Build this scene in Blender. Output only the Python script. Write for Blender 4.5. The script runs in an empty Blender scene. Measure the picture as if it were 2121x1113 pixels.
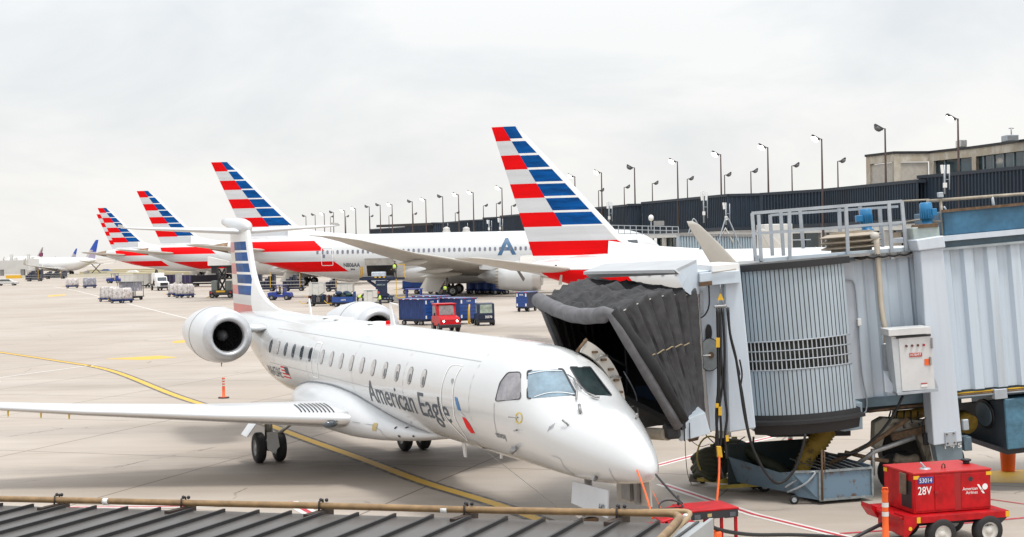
import bpy, bmesh, math, random
from math import sin, cos, pi, sqrt, radians
from mathutils import Vector as V, Matrix
random.seed(7)
SC = bpy.context.scene
COL = SC.collection
R = radians
# ------------------------------------------------------------------ camera model
FPX, PIT, ROL, CH = 2890.82, -0.0137434, -0.0200522, 5.45869
FW = V((0, cos(PIT), sin(PIT))); _r = V((1, 0, 0)); _u = V((0, -sin(PIT), cos(PIT)))
RT = _r * cos(ROL) + _u * sin(ROL); UP = -_r * sin(ROL) + _u * cos(ROL)
CAM = V((0, 0, CH))
def ray(px, py): return FW + RT * ((px - 1060.5) / FPX) - UP * ((py - 556.5) / FPX)
def gp(px, py, z=0.0):
    d = ray(px, py); return CAM + d * ((z - CH) / d.z)
def at(px, py, Y):
    d = ray(px, py); return CAM + d * (Y / d.y)
# ------------------------------------------------------------------ materials
MATS = {}
def mat(name, col, rough=0.6, metal=0.0, var=0.08, scale=4.0, bump=0.0, emit=0, spec=None, coat=0.0, col2=None, thr=None, stretch=None, alpha=None, trans=0):
    if name in MATS: return MATS[name]
    m = bpy.data.materials.new(name); m.use_nodes = True
    nt = m.node_tree; N = nt.nodes; L = nt.links
    b = N['Principled BSDF']
    b.inputs['Roughness'].default_value = rough; b.inputs['Metallic'].default_value = metal
    if coat: b.inputs['Coat Weight'].default_value = coat; b.inputs['Coat Roughness'].default_value = 0.08
    if trans: b.inputs['Transmission Weight'].default_value = trans
    if spec is not None: b.inputs['Specular IOR Level'].default_value = spec
    c4 = (*col, 1)
    tc = N.new('ShaderNodeTexCoord'); mp = N.new('ShaderNodeMapping')
    L.new(tc.outputs['Object'], mp.inputs['Vector'])
    if stretch: mp.inputs['Scale'].default_value = stretch
    nz = N.new('ShaderNodeTexNoise'); nz.inputs['Scale'].default_value = scale; nz.inputs['Detail'].default_value = 6; nz.inputs['Roughness'].default_value = 0.62
    L.new(mp.outputs[0], nz.inputs['Vector'])
    if col2 is not None:
        rp = N.new('ShaderNodeValToRGB'); a, c = thr or (0.5, 0.62)
        rp.color_ramp.elements[0].position = a; rp.color_ramp.elements[0].color = c4
        rp.color_ramp.elements[1].position = c; rp.color_ramp.elements[1].color = (*col2, 1)
        L.new(nz.outputs['Fac'], rp.inputs[0]); src = rp.outputs[0]
    else:
        rp = N.new('ShaderNodeValToRGB')
        rp.color_ramp.elements[0].position = 0.3; rp.color_ramp.elements[0].color = (*[max(0, x * (1 - var)) for x in col], 1)
        rp.color_ramp.elements[1].position = 0.7; rp.color_ramp.elements[1].color = (*[min(1, x * (1 + var)) for x in col], 1)
        L.new(nz.outputs['Fac'], rp.inputs[0]); src = rp.outputs[0]
    L.new(src, b.inputs['Base Color'])
    if bump:
        bp = N.new('ShaderNodeBump'); bp.inputs['Strength'].default_value = bump; bp.inputs['Distance'].default_value = 0.02
        L.new(nz.outputs['Fac'], bp.inputs['Height']); L.new(bp.outputs[0], b.inputs['Normal'])
    if emit:
        b.inputs['Emission Color'].default_value = c4; b.inputs['Emission Strength'].default_value = emit
    MATS[name] = m; return m
PAINT = mat('white_aircraft_paint', (.82, .82, .82), .28, 0, .03, 1.2, coat=.35)
SILV = mat('silver_mica_paint', (.63, .645, .66), .34, .15, .04, 1.0, coat=.25)
BELLY = mat('grimy_belly_paint', (.60, .60, .60), .4, .05, .12, 1.5)
CREAM = mat('primer_grey_composite', (.52, .50, .46), .5, 0, .06, 1.5)
METAL = mat('polished_metal', (.64, .64, .64), .28, .8, .03, 1)
STEEL = mat('dull_steel', (.32, .32, .32), .45, .7, .15, 6)
LENG = mat('engine_brown_metal', (.24, .16, .095), .5, .25, .2, 5)
DARK = mat('near_black', (.012, .012, .014), .5, 0, .2, 4)
RUB = mat('tyre_rubber', (.018, .018, .019), .75, 0, .35, 9, bump=.2)
RED = mat('livery_red', (.74, .0015, .004), .40, 0, .12, .8, spec=.12, stretch=(.4, .4, 3))
BLUE = mat('livery_blue', (.0, .070, .27), .40, 0, .50, .9, spec=.12, stretch=(.5, .5, 4))
LGREY = mat('livery_light_grey', (.60, .62, .65), .35, 0, .10, .5, coat=.3, stretch=(.3, .3, 5))
WHITE = mat('plain_white', (.80, .80, .79), .45, 0, .04, 3)
GLASS = mat('cabin_glass', (.06, .075, .09), .08, 0, .3, 6, spec=.8)
SLATE = mat('slate_lettering', (.055, .075, .10), .4, 0, .1, 3)
BKT = mat('black_ink', (.02, .02, .025), .5)
LB = mat('bridge_blue_grey_paint', (.50, .57, .63), .45, 0, .09, 1.1, bump=.05, coat=.1)
LBD = mat('bridge_dark_blue_paint', (.11, .17, .21), .5, 0, .35, 2.2)
TEAL = mat('bridge_faded_blue_panel', (.035, .12, .20), .5, 0, .4, 2.0)
CANV = mat('grey_canvas', (.040, .040, .043), .8, 0, .45, 2.5, bump=.6)
CANVD = mat('dark_canvas', (.02, .021, .023), .9, 0, .3, 3)
GSERED = mat('gse_red_paint', (.43, .004, .008), .42, 0, .35, 3.5, spec=.3, bump=.04)
NAVY = mat('navy_cart_paint', (.006, .03, .16), .4, 0, .25, 2.5, spec=.2)
DNAVY = mat('dark_navy_paint', (.01, .02, .055), .45, 0, .3, 2.5)
YEL = mat('safety_yellow', (.70, .42, .03), .5, 0, .15, 4)
ORG = mat('safety_orange', (.85, .13, .02), .5, 0, .12, 4)
OLIVE = mat('olive_yellow_paint', (.38, .29, .05), .55, 0, .35, 5)
RUST = mat('rusty_metal', (.13, .08, .045), .75, .1, .5, 9, bump=.3)
GALV = mat('galvanised_rail', (.40, .44, .48), .45, .3, .12, 4)
CONT = mat('container_white', (.62, .61, .57), .55, 0, .1, 1.5)
SHRINK = mat('shrink_wrap', (.62, .60, .59), .25, 0, .12, 3, col2=(.33, .24, .22), thr=(.48, .66), bump=.5)
BRASSP = mat('painted_tan_pipe', (.27, .17, .08), .5, .1, .35, 7, bump=.15)
SKIN = mat('skin', (.35, .20, .14), .6)
LIME = mat('hi_vis_vest', (.55, .75, .08), .7)
DKCLOTH = mat('dark_work_clothes', (.02, .025, .035), .85)
# ------------------------------------------------------------------ objects
def tag(o, label=None, cat=None, group=None, kind=None):
    if label: o['label'] = label
    if cat: o['category'] = cat
    if group: o['group'] = group
    if kind: o['kind'] = kind
    return o
def empty(name, loc=(0, 0, 0), rz=0.0, label=None, cat=None, group=None):
    o = bpy.data.objects.new(name, None); COL.objects.link(o); o.location = loc; o.rotation_euler = (0, 0, rz)
    o.empty_display_size = .3
    return tag(o, label, cat, group)
def copy_tree(o, parent=None):
    c = o.copy(); COL.objects.link(c); c.parent = parent
    for ch in list(o.children): copy_tree(ch, c)
    return c
ID = Matrix.Identity(4)
def TR(x=0, y=0, z=0, rz=0, ry=0, rx=0): return Matrix.Translation((x, y, z)) @ Matrix.Rotation(rz, 4, 'Z') @ Matrix.Rotation(ry, 4, 'Y') @ Matrix.Rotation(rx, 4, 'X')
class MB:
    def __init__(s, T=None): s.v = []; s.f = []; s.mi = []; s.sm = []; s.T = T or ID
    def add(s, vs, fs, mi=0, sm=False):
        n = len(s.v); s.v += [s.T @ V(p) for p in vs]
        for f in fs:
            s.f.append([n + i for i in f]); s.mi.append(mi); s.sm.append(sm)
        return s
    def box(s, c, d, mi=0, T=None):
        x, y, z = d[0] / 2, d[1] / 2, d[2] / 2; c = V(c)
        P = [V((i * x, j * y, k * z)) for k in (-1, 1) for j in (-1, 1) for i in (-1, 1)]
        P = [c + ((T @ p) if T else p) for p in P]
        return s.add(P, [(0, 2, 3, 1), (4, 5, 7, 6), (0, 1, 5, 4), (2, 6, 7, 3), (0, 4, 6, 2), (1, 3, 7, 5)], mi)
    def bb(s, x0, x1, y0, y1, z0, z1, mi=0): return s.box(((x0 + x1) / 2, (y0 + y1) / 2, (z0 + z1) / 2), (abs(x1 - x0), abs(y1 - y0), abs(z1 - z0)), mi)
    def prism(s, poly, vec, mi=0, sm=False):
        n = len(poly); vec = V(vec); P = [V(p) for p in poly]; Q = [p + vec for p in P]
        return s.add(P + Q, [tuple(range(n))[::-1], tuple(range(n, 2 * n))] + [(i, (i + 1) % n, n + (i + 1) % n, n + i) for i in range(n)], mi, sm)
    def bar(s, a, b, w, h=None, mi=0, up=(0, 0, 1)):
        a = V(a); b = V(b); h = h or w; d = (b - a).normalized(); U = V(up)
        if abs(d.dot(U)) > .98: U = V((0, 1, 0))
        x = d.cross(U).normalized() * w / 2; y = x.cross(d).normalized() * h / 2
        return s.prism([a - x - y, a + x - y, a + x + y, a - x + y], b - a, mi)
    def tube(s, path, r, n=8, mi=0, sm=True, caps=True):
        P = [V(p) for p in path]; rs = r if isinstance(r, (list, tuple)) else [r] * len(P)
        rings = []; prev = None
        for i, p in enumerate(P):
            d = (P[min(i + 1, len(P) - 1)] - P[max(i - 1, 0)]).normalized()
            if prev is None:
                x = d.orthogonal().normalized()
            else:
                x = (prev - d * prev.dot(d)).normalized()
            prev = x; y = d.cross(x)
            rings.append([p + (x * cos(2 * pi * k / n) + y * sin(2 * pi * k / n)) * rs[i] for k in range(n)])
        return s.loft(rings, mi, sm, caps)
    def loft(s, rings, mi=0, sm=True, caps=True, closed=True, mfun=None):
        n = len(rings[0]); base = len(s.v); vs = [p for r_ in rings for p in r_]
        s.v += [s.T @ V(p) for p in vs]
        for i in range(len(rings) - 1):
            for k in range(n if closed else n - 1):
                k2 = (k + 1) % n
                s.f.append([base + i * n + k, base + i * n + k2, base + (i + 1) * n + k2, base + (i + 1) * n + k]); s.mi.append(mfun(i, k) if mfun else mi); s.sm.append(sm)
        if caps and closed:
            s.f.append([base + k for k in range(n)][::-1]); s.mi.append(mi); s.sm.append(False)
            e = base + (len(rings) - 1) * n
            s.f.append([e + k for k in range(n)]); s.mi.append(mi); s.sm.append(False)
        return s
    def lathe(s, prof, o, d, n=32, mi=0, sm=True, mfun=None, caps=False):
        o = V(o); d = V(d).normalized(); x = d.orthogonal().normalized(); y = d.cross(x)
        rings = [[o + d * t + (x * cos(2 * pi * k / n) + y * sin(2 * pi * k / n)) * max(r, 1e-4) for k in range(n)] for t, r in prof]
        return s.loft(rings, mi, sm, caps, True, mfun)
    def cyl(s, a, b, r, n=16, mi=0, sm=True):
        a = V(a); b = V(b); return s.lathe([(0, r), ((b - a).length, r)], a, b - a, n, mi, sm, caps=True)
    def sph(s, c, r, mi=0, n=12, sc=(1, 1, 1)):
        c = V(c); rings = []
        for i in range(n // 2 + 1):
            t = pi * i / (n // 2); rr = max(sin(t), 1e-3)
            rings.append([c + V((cos(2 * pi * k / n) * rr * r * sc[0], sin(2 * pi * k / n) * rr * r * sc[1], cos(t) * r * sc[2])) for k in range(n)])
        return s.loft(rings, mi, True, True)
    def quad(s, a, b, c, d, mi=0): return s.add([a, b, c, d], [(0, 1, 2, 3)], mi)
    def build(s, name, mats, parent=None, bevel=0, loc=None, fixn=True):
        me = bpy.data.meshes.new(name)
        if loc is not None: vv = [p - V(loc) for p in s.v]
        else: vv = s.v
        me.from_pydata([tuple(p) for p in vv], [], s.f)
        mats = mats if isinstance(mats, (list, tuple)) else [mats]
        for m in mats: me.materials.append(m)
        for i, p in enumerate(me.polygons): p.material_index = min(s.mi[i], len(mats) - 1); p.use_smooth = s.sm[i]
        if fixn or bevel:
            bm = bmesh.new(); bm.from_mesh(me)
            if fixn: bmesh.ops.recalc_face_normals(bm, faces=bm.faces)
            if bevel:
                eds = [e for e in bm.edges if len(e.link_faces) == 2 and e.calc_face_angle(0) > .6]
                bmesh.ops.bevel(bm, geom=eds, offset=bevel, segments=1, profile=.5, affect='EDGES', clamp_overlap=True)
            bm.to_mesh(me); bm.free()
        o = bpy.data.objects.new(name, me); COL.objects.link(o)
        if loc is not None: o.location = loc
        if parent: o.parent = parent
        return o
def interp(tab, s):
    """monotone cubic through rows (s, a, b, ...)"""
    if s <= tab[0][0]: return tab[0][1:]
    if s >= tab[-1][0]: return tab[-1][1:]
    for i in range(len(tab) - 1):
        if tab[i + 1][0] >= s: break
    out = []
    x0, x1 = tab[i][0], tab[i + 1][0]; h = x1 - x0; t = (s - x0) / h
    for c in range(1, len(tab[0])):
        def sl(j):
            return (tab[j + 1][c] - tab[j][c]) / (tab[j + 1][0] - tab[j][0])
        d = sl(i)
        def tan(j):
            if j == 0: return sl(0) * 1.3
            if j == len(tab) - 1: return sl(j - 1)
            a, b = sl(j - 1), sl(j)
            if a * b <= 0: return 0
            return 2 * a * b / (a + b)
        m0, m1 = tan(i), tan(i + 1)
        if abs(m0) > 3 * abs(d): m0 = 3 * d
        if abs(m1) > 3 * abs(d): m1 = 3 * d
        t2, t3 = t * t, t * t * t
        out.append((2 * t3 - 3 * t2 + 1) * tab[i][c] + (t3 - 2 * t2 + t) * h * m0 + (-2 * t3 + 3 * t2) * tab[i + 1][c] + (t3 - t2) * h * m1)
    return out
def smooth_poly(pts, n=4, closed=False):
    P = [V(p) for p in pts]; out = []; m = len(P)
    rng = range(m) if closed else range(m - 1)
    for i in rng:
        p1 = P[i]; p2 = P[(i + 1) % m]
        p0 = P[(i - 1) % m] if closed or i > 0 else p1
        p3 = P[(i + 2) % m] if closed or i < m - 2 else p2
        for k in range(n):
            t = k / n
            out.append(.5 * ((2 * p1) + (p2 - p0) * t + (2 * p0 - 5 * p1 + 4 * p2 - p3) * t * t + (3 * p1 - p0 - 3 * p2 + p3) * t ** 3))
    if not closed: out.append(P[-1])
    return out
# text to bmesh polygons in 2D (x right, y up), scaled to given width and cap height
def text_bm(txt, width=None, height=1.0, bold=0.0, shear=0.0):
    cu = bpy.data.curves.new('txt', 'FONT'); cu.body = txt; cu.size = 1; cu.offset = bold; cu.shear = shear; cu.resolution_u = 3
    ob = bpy.data.objects.new('txt', cu); COL.objects.link(ob)
    bpy.context.view_layer.update()
    me = bpy.data.meshes.new_from_object(ob)
    bm = bmesh.new(); bm.from_mesh(me)
    bpy.data.objects.remove(ob); bpy.data.meshes.remove(me); bpy.data.curves.remove(cu)
    xs = [v.co.x for v in bm.verts]; x0, x1 = min(xs), max(xs)
    sy = height / .70
    sx = (width / (x1 - x0)) if width else sy
    for v in bm.verts: v.co = V(((v.co.x - x0) * sx, v.co.y * sy, 0))
    return bm
def slice_bm(bm, dx, dy):
    xs = [v.co.x for v in bm.verts]; ys = [v.co.y for v in bm.verts]
    for ax, lo, hi, d in ((0, min(xs), max(xs), dx), (1, min(ys), max(ys), dy)):
        if not d: continue
        k = lo + d
        while k < hi - 1e-4:
            no = V((1, 0, 0)) if ax == 0 else V((0, 1, 0)); co = no * k
            bmesh.ops.bisect_plane(bm, geom=bm.verts[:] + bm.edges[:] + bm.faces[:], plane_co=co, plane_no=no, dist=1e-5)
            k += d
    return bm
def bm_obj(bm, name, m, parent, fmap):
    for v in bm.verts: v.co = fmap(v.co.x, v.co.y)
    me = bpy.data.meshes.new(name); bm.to_mesh(me); bm.free()
    for mm in (m if isinstance(m, (list, tuple)) else [m]): me.materials.append(mm)
    o = bpy.data.objects.new(name, me); COL.objects.link(o)
    if parent: o.parent = parent
    return o
def poly_bm(polys, dx=0, dy=0):
    bm = bmesh.new()
    for k, P in enumerate(polys):
        mi = 0
        if isinstance(P, tuple) and len(P) == 2 and isinstance(P[0], int): mi, P = P
        vs = [bm.verts.new((p[0], p[1], 0)) for p in P]
        f = bm.faces.new(vs); f.material_index = mi
    bm.verts.ensure_lookup_table()
    if dx or dy: slice_bm(bm, dx, dy)
    return bm
def ribbon(path, w, closed=False):
    P = [V((p[0], p[1])) for p in path]; n = len(P); out = []; L = []; Rr = []
    for i in range(n):
        a = P[(i - 1) % n] if (closed or i > 0) else P[i]; b = P[(i + 1) % n] if (closed or i < n - 1) else P[i]
        d = (b - a).normalized(); q = V((-d.y, d.x)) * w / 2
        L.append(P[i] + q); Rr.append(P[i] - q)
    for i in range(n if closed else n - 1):
        j = (i + 1) % n; out.append([L[i], L[j], Rr[j], Rr[i]])
    return out
def rrect(x0, x1, y0, y1, r, n=4):
    out = []
    for cx, cy, a in ((x1 - r, y1 - r, 0), (x0 + r, y1 - r, 90), (x0 + r, y0 + r, 180), (x1 - r, y0 + r, 270)):
        for k in range(n + 1):
            t = R(a + 90 * k / n); out.append((cx + r * cos(t), cy + r * sin(t)))
    return out
def flat_text(txt, parent, T, w, h, m, name='lettering', bold=0.01):
    return bm_obj(text_bm(txt, w, h, bold), name, m, parent, lambda x, y: T @ V((x, 0, y)))
# ------------------------------------------------------------------ camera, world, sun
cd = bpy.data.cameras.new('camera'); co = bpy.data.objects.new('camera', cd); COL.objects.link(co)
cd.sensor_width = 36; cd.lens = FPX / 2121 * 36; cd.clip_end = 20000; cd.clip_start = .1
mw = Matrix((RT, UP, -FW)).transposed().to_4x4(); mw.translation = CAM; co.matrix_world = mw
SC.camera = co
w = bpy.data.worlds.new('World'); SC.world = w; w.use_nodes = True
nt = w.node_tree; N = nt.nodes; L = nt.links; N.clear()
out = N.new('ShaderNodeOutputWorld'); sky = N.new('ShaderNodeTexSky'); sky.sky_type = 'NISHITA'; sky.sun_disc = False
SUN_EL, SUN_AZ = R(70), R(150)       # azimuth measured from +Y towards +X
sky.sun_elevation = SUN_EL; sky.sun_rotation = SUN_AZ; sky.air_density = 1.5; sky.dust_density = 4
bg1 = N.new('ShaderNodeBackground'); bg1.inputs[1].default_value = .10; L.new(sky.outputs[0], bg1.inputs[0])
tc = N.new('ShaderNodeTexCoord'); mp = N.new('ShaderNodeMapping'); mp.inputs['Scale'].default_value = (1.0, 1.0, 2.6)
L.new(tc.outputs['Generated'], mp.inputs[0])
nz = N.new('ShaderNodeTexNoise'); nz.inputs['Scale'].default_value = 3.4; nz.inputs['Detail'].default_value = 7; nz.inputs['Roughness'].default_value = .58; nz.inputs['Distortion'].default_value = .4
L.new(mp.outputs[0], nz.inputs['Vector'])
rp = N.new('ShaderNodeValToRGB'); E_ = rp.color_ramp.elements
E_[0].position = .36; E_[0].color = (.655, .672, .69, 1); E_[1].position = .58; E_[1].color = (.79, .785, .775, 1)
L.new(nz.outputs['Fac'], rp.inputs[0])
bg2 = N.new('ShaderNodeBackground'); bg2.inputs[1].default_value = 1.0; L.new(rp.outputs[0], bg2.inputs[0])
# an overcast sky is brightest overhead
sz = N.new('ShaderNodeSeparateXYZ'); L.new(tc.outputs['Generated'], sz.inputs[0]); ov = N.new('ShaderNodeMapRange'); ov.inputs[1].default_value = .15; ov.inputs[2].default_value = 1; ov.inputs[3].default_value = 1.0; ov.inputs[4].default_value = 1.75
L.new(sz.outputs[2], ov.inputs[0]); L.new(ov.outputs[0], bg2.inputs[1])
hz = N.new('ShaderNodeValToRGB'); hz.color_ramp.elements[0].position = 0; hz.color_ramp.elements[0].color = (1.0, .985, .955, 1); hz.color_ramp.elements[1].position = .14; hz.color_ramp.elements[1].color = (.955, .97, .985, 1)
L.new(sz.outputs[2], hz.inputs[0]); hm = N.new('ShaderNodeMix'); hm.data_type = 'RGBA'; hm.blend_type = 'MULTIPLY'; hm.inputs[0].default_value = 1; L.new(rp.outputs[0], hm.inputs[6]); L.new(hz.outputs[0], hm.inputs[7]); L.new(hm.outputs[2], bg2.inputs[0])
mx = N.new('ShaderNodeMixShader'); mx.inputs[0].default_value = .90
L.new(bg1.outputs[0], mx.inputs[1]); L.new(bg2.outputs[0], mx.inputs[2]); L.new(mx.outputs[0], out.inputs[0])
sl = bpy.data.lights.new('sun', 'SUN'); sl.energy = 1.5; sl.angle = R(12); sl.color = (1, .96, .90)
so = bpy.data.objects.new('sun', sl); COL.objects.link(so)
sd = V((sin(SUN_AZ) * cos(SUN_EL), cos(SUN_AZ) * cos(SUN_EL), sin(SUN_EL)))
so.rotation_euler = sd.to_track_quat('Z', 'Y').to_euler(); so.location = (0, 0, 60)
vs = SC.view_settings; vs.view_transform = 'Standard'; vs.look = 'None'; vs.gamma = 1; vs.exposure = .42; vs.use_curve_mapping = False
SC.cycles.use_denoising = True
SC.cycles.max_bounces = 6; SC.cycles.caustics_reflective = False; SC.cycles.caustics_refractive = False
# ------------------------------------------------------------------ ground
GANG = math.atan2(6.21, 2.2)   # direction of a slab joint, seen on the apron
gm = bpy.data.materials.new('apron_concrete'); gm.use_nodes = True
nt = gm.node_tree; N = nt.nodes; L = nt.links; b = N['Principled BSDF']
tc = N.new('ShaderNodeTexCoord'); mp = N.new('ShaderNodeMapping'); L.new(tc.outputs['Object'], mp.inputs[0])
mp.inputs['Rotation'].default_value = (0, 0, -GANG)
def noise(scale, det=6, rough=.6, st=None, vec=None):
    n = N.new('ShaderNodeTexNoise'); n.inputs['Scale'].default_value = scale; n.inputs['Detail'].default_value = det; n.inputs['Roughness'].default_value = rough
    if st:
        m2 = N.new('ShaderNodeMapping'); m2.inputs['Scale'].default_value = st; L.new(tc.outputs['Object'], m2.inputs[0]); L.new(m2.outputs[0], n.inputs['Vector'])
    else: L.new(tc.outputs['Object'], n.inputs['Vector'])
    return n
def mixc(fac, a, bcol, mode='MIX'):
    m = N.new('ShaderNodeMix'); m.data_type = 'RGBA'; m.blend_type = mode
    if isinstance(fac, float): m.inputs[0].default_value = fac
    else: L.new(fac, m.inputs[0])
    for i, c in ((6, a), (7, bcol)):
        if isinstance(c, tuple): m.inputs[i].default_value = (*c, 1)
        else: L.new(c, m.inputs[i])
    return m.outputs[2]
def ramp(src, p0, p1, v0=0.0, v1=1.0):
    r_ = N.new('ShaderNodeMapRange'); r_.inputs[1].default_value = p0; r_.inputs[2].default_value = p1; r_.inputs[3].default_value = v0; r_.inputs[4].default_value = v1
    L.new(src, r_.inputs[0]); return r_.outputs[0]
n1 = noise(.06, 5); n2 = noise(.9, 8, .7, (.35, 1.6, 1)); n3 = noise(14, 4)
c = mixc(ramp(n1.outputs['Fac'], .35, .65), (.415, .355, .30), (.52, .46, .41))
c = mixc(ramp(n2.outputs['Fac'], .40, .72, 0, .40), c, (.32, .275, .225))
n4 = noise(.13, 6, .65, (.5, 1.6, 1)); c = mixc(ramp(n4.outputs['Fac'], .52, .72, 0, .55), c, (.29, .245, .195))
c = mixc(ramp(n3.outputs['Fac'], .3, .8, 0, .18), c, (.36, .33, .29))
# every slab was poured in its own tone
fl = N.new('ShaderNodeVectorMath'); fl.operation = 'MULTIPLY_ADD'; fl.inputs[1].default_value = (1 / 6.8, 1 / 6.8, 0); fl.inputs[2].default_value = (1.3 / 6.8, .85 / 6.8, 0); L.new(mp.outputs[0], fl.inputs[0])
fr_ = N.new('ShaderNodeVectorMath'); fr_.operation = 'FLOOR'; L.new(fl.outputs[0], fr_.inputs[0]); wn = N.new('ShaderNodeTexWhiteNoise'); L.new(fr_.outputs[0], wn.inputs['Vector'])
c = mixc(ramp(wn.outputs['Value'], 0, 1, 0, .22), c, (.33, .29, .24))
# tyre scuffs: thin streaks along the way aircraft and tugs drive
n6 = N.new('ShaderNodeTexNoise'); n6.inputs['Scale'].default_value = 1.0; n6.inputs['Detail'].default_value = 5; m6 = N.new('ShaderNodeMapping'); m6.inputs['Scale'].default_value = (.06, 2.6, 1); m6.inputs['Rotation'].default_value = (0, 0, R(58)); L.new(tc.outputs['Object'], m6.inputs[0]); L.new(m6.outputs[0], n6.inputs['Vector'])
n7 = noise(.09, 3); mm7 = N.new('ShaderNodeMath'); mm7.operation = 'MULTIPLY'; L.new(ramp(n6.outputs['Fac'], .60, .74), mm7.inputs[0]); L.new(ramp(n7.outputs['Fac'], .42, .6, 0, .5), mm7.inputs[1])
c = mixc(mm7.outputs[0], c, (.20, .175, .15))
# joints of the slabs: 6.1 m grid, as thin dark lines
sx = N.new('ShaderNodeSeparateXYZ'); L.new(mp.outputs[0], sx.inputs[0])
def line(sock, off, width):
    a = N.new('ShaderNodeMath'); a.operation = 'ADD'; a.inputs[1].default_value = off; L.new(sock, a.inputs[0])
    m = N.new('ShaderNodeMath'); m.operation = 'PINGPONG'; m.inputs[1].default_value = 3.4; L.new(a.outputs[0], m.inputs[0])
    return ramp(m.outputs[0], width * .5, width, 1, 0)
l1 = line(sx.outputs[0], 1.3, .034); l2 = line(sx.outputs[1], .85, .034)
mxm = N.new('ShaderNodeMath'); mxm.operation = 'MAXIMUM'; L.new(l1, mxm.inputs[0]); L.new(l2, mxm.inputs[1])
c = mixc(mxm.outputs[0], c, (.17, .14, .115))
# wandering cracks
vo = N.new('ShaderNodeTexVoronoi'); vo.feature = 'DISTANCE_TO_EDGE'; vo.inputs['Scale'].default_value = .22
nd = noise(1.3, 5); mv = N.new('ShaderNodeMix'); mv.data_type = 'VECTOR'; mv.inputs[0].default_value = .25
L.new(tc.outputs['Object'], mv.inputs[4]); L.new(nd.outputs['Color'], mv.inputs[5]); L.new(mv.outputs[1], vo.inputs['Vector'])
ck = ramp(vo.outputs['Distance'], .001, .004, 1, 0)
n5 = noise(.35, 3); mk = N.new('ShaderNodeMath'); mk.operation = 'MULTIPLY'; L.new(ck, mk.inputs[0]); L.new(ramp(n5.outputs['Fac'], .55, .62), mk.inputs[1])
c = mixc(mk.outputs[0], c, (.16, .13, .11))
# darker blotches where aircraft and vehicles stand
def blotch(cx, cy, rx, ry, amt, col=(.12, .10, .085)):
    global c
    m2 = N.new('ShaderNodeMapping'); m2.vector_type = 'TEXTURE'; m2.inputs['Location'].default_value = (cx, cy, 0); m2.inputs['Scale'].default_value = (rx, ry, 1)
    L.new(tc.outputs['Object'], m2.inputs[0]); g = N.new('ShaderNodeTexGradient'); g.gradient_type = 'SPHERICAL'; L.new(m2.outputs[0], g.inputs[0])
    n = noise(.8, 7, .7, (.5, 1.3, 1)); mm = N.new('ShaderNodeMath'); mm.operation = 'MULTIPLY'
    L.new(ramp(g.outputs['Fac'], 0, .6), mm.inputs[0]); L.new(ramp(n.outputs['Fac'], .3, .66, .25, amt), mm.inputs[1])
    mm2 = N.new('ShaderNodeMath'); mm2.operation = 'MULTIPLY'; L.new(mm.outputs[0], mm2.inputs[0]); mm2.inputs[1].default_value = amt
    c = mixc(mm2.outputs[0], c, col)
for s_ in STAINS if 'STAINS' in globals() else [(-12, 44, 9, 2.2, .5), (-1, 30.5, 5, 1.6, .55), (-16, 60, 12, 3, .4), (-3.5, 37.0, 5, 3.5, .85), (-9, 35.9, 7.5, 1.1, .7), (-5.5, 37.8, 7, 1.9, .8), (1.5, 33, 4, 2.6, .45), (6.2, 31, 3.2, 2.0, .9), (8.5, 32.5, 4, 2, .8), (-7, 158, 26, 8, .8), (-30, 178, 22, 6, .6), (3, 95, 16, 6, .6)]: blotch(*s_)
L.new(c, b.inputs['Base Color']); b.inputs['Roughness'].default_value = .72; b.inputs['Specular IOR Level'].default_value = .35
bp = N.new('ShaderNodeBump'); bp.inputs['Strength'].default_value = .25; bp.inputs['Distance'].default_value = .01; L.new(n3.outputs['Fac'], bp.inputs['Height']); L.new(bp.outputs[0], b.inputs['Normal'])
g = MB(); g.quad((-4000, -60, 0), (4000, -60, 0), (4000, 6000, 0), (-4000, 6000, 0))
tag(g.build('ground', gm, fixn=False), kind='structure')
# painted markings, 4 mm above one another
YLINE = mat('worn_yellow_line', (.70, .42, .045), .6, 0, .1, 6, col2=(.42, .34, .20), thr=(.55, .75))
BLINE = mat('black_line_edging', (.11, .10, .095), .7, 0, .1, 4, col2=(.36, .32, .28), thr=(.50, .74))
WLINE = mat('worn_white_line', (.72, .70, .67), .6, 0, .1, 6, col2=(.50, .46, .41), thr=(.55, .75))
RLINE = mat('worn_red_line', (.50, .05, .07), .6, 0, .1, 6, col2=(.50, .26, .24), thr=(.55, .75))
def ground_path(pts, w, z, m, name, off=0.0, n=6):
    P = smooth_poly([(p[0], p[1], 0) for p in pts], n); mb = MB(); L_ = []; R_ = []
    for i, p in enumerate(P):
        d = (P[min(i + 1, len(P) - 1)] - P[max(i - 1, 0)]).normalized(); q = V((-d.y, d.x, 0))
        L_.append(p + q * (off + w / 2) + V((0, 0, z))); R_.append(p + q * (off - w / 2) + V((0, 0, z)))
    for i in range(len(P) - 1): mb.quad(R_[i], R_[i + 1], L_[i + 1], L_[i])
    o = mb.build(name, m, fixn=False); tag(o, kind='structure'); return o
yl = [(-66, 129), (-42, 97.5), (-30.26, 82.16), (-24.27, 74.26), (-19.43, 67.22), (-13.04, 54.1), (-8.77, 46.3), (-6.04, 40.74), (-3.9, 36.45), (-2.16, 32.84), (-.21, 29.4), (1.6, 25.4), (2.6, 22.5)]
ground_path(yl, .52, .004, BLINE, 'lead_in_line_edging'); ground_path(yl, .28, .008, YLINE, 'lead_in_line')
def pxline(pts, w, z, m, name, off=0.0): return ground_path([gp(*p) for p in pts], w, z, m, name, off, 1)
def rwr(pts, name, w=.10):
    P = [gp(*p) for p in pts]
    ground_path(P, w * 3, .004, WLINE, name + '_white', 0, 1); ground_path(P, w, .008, RLINE, name + '_red', 0, 1)
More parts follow.
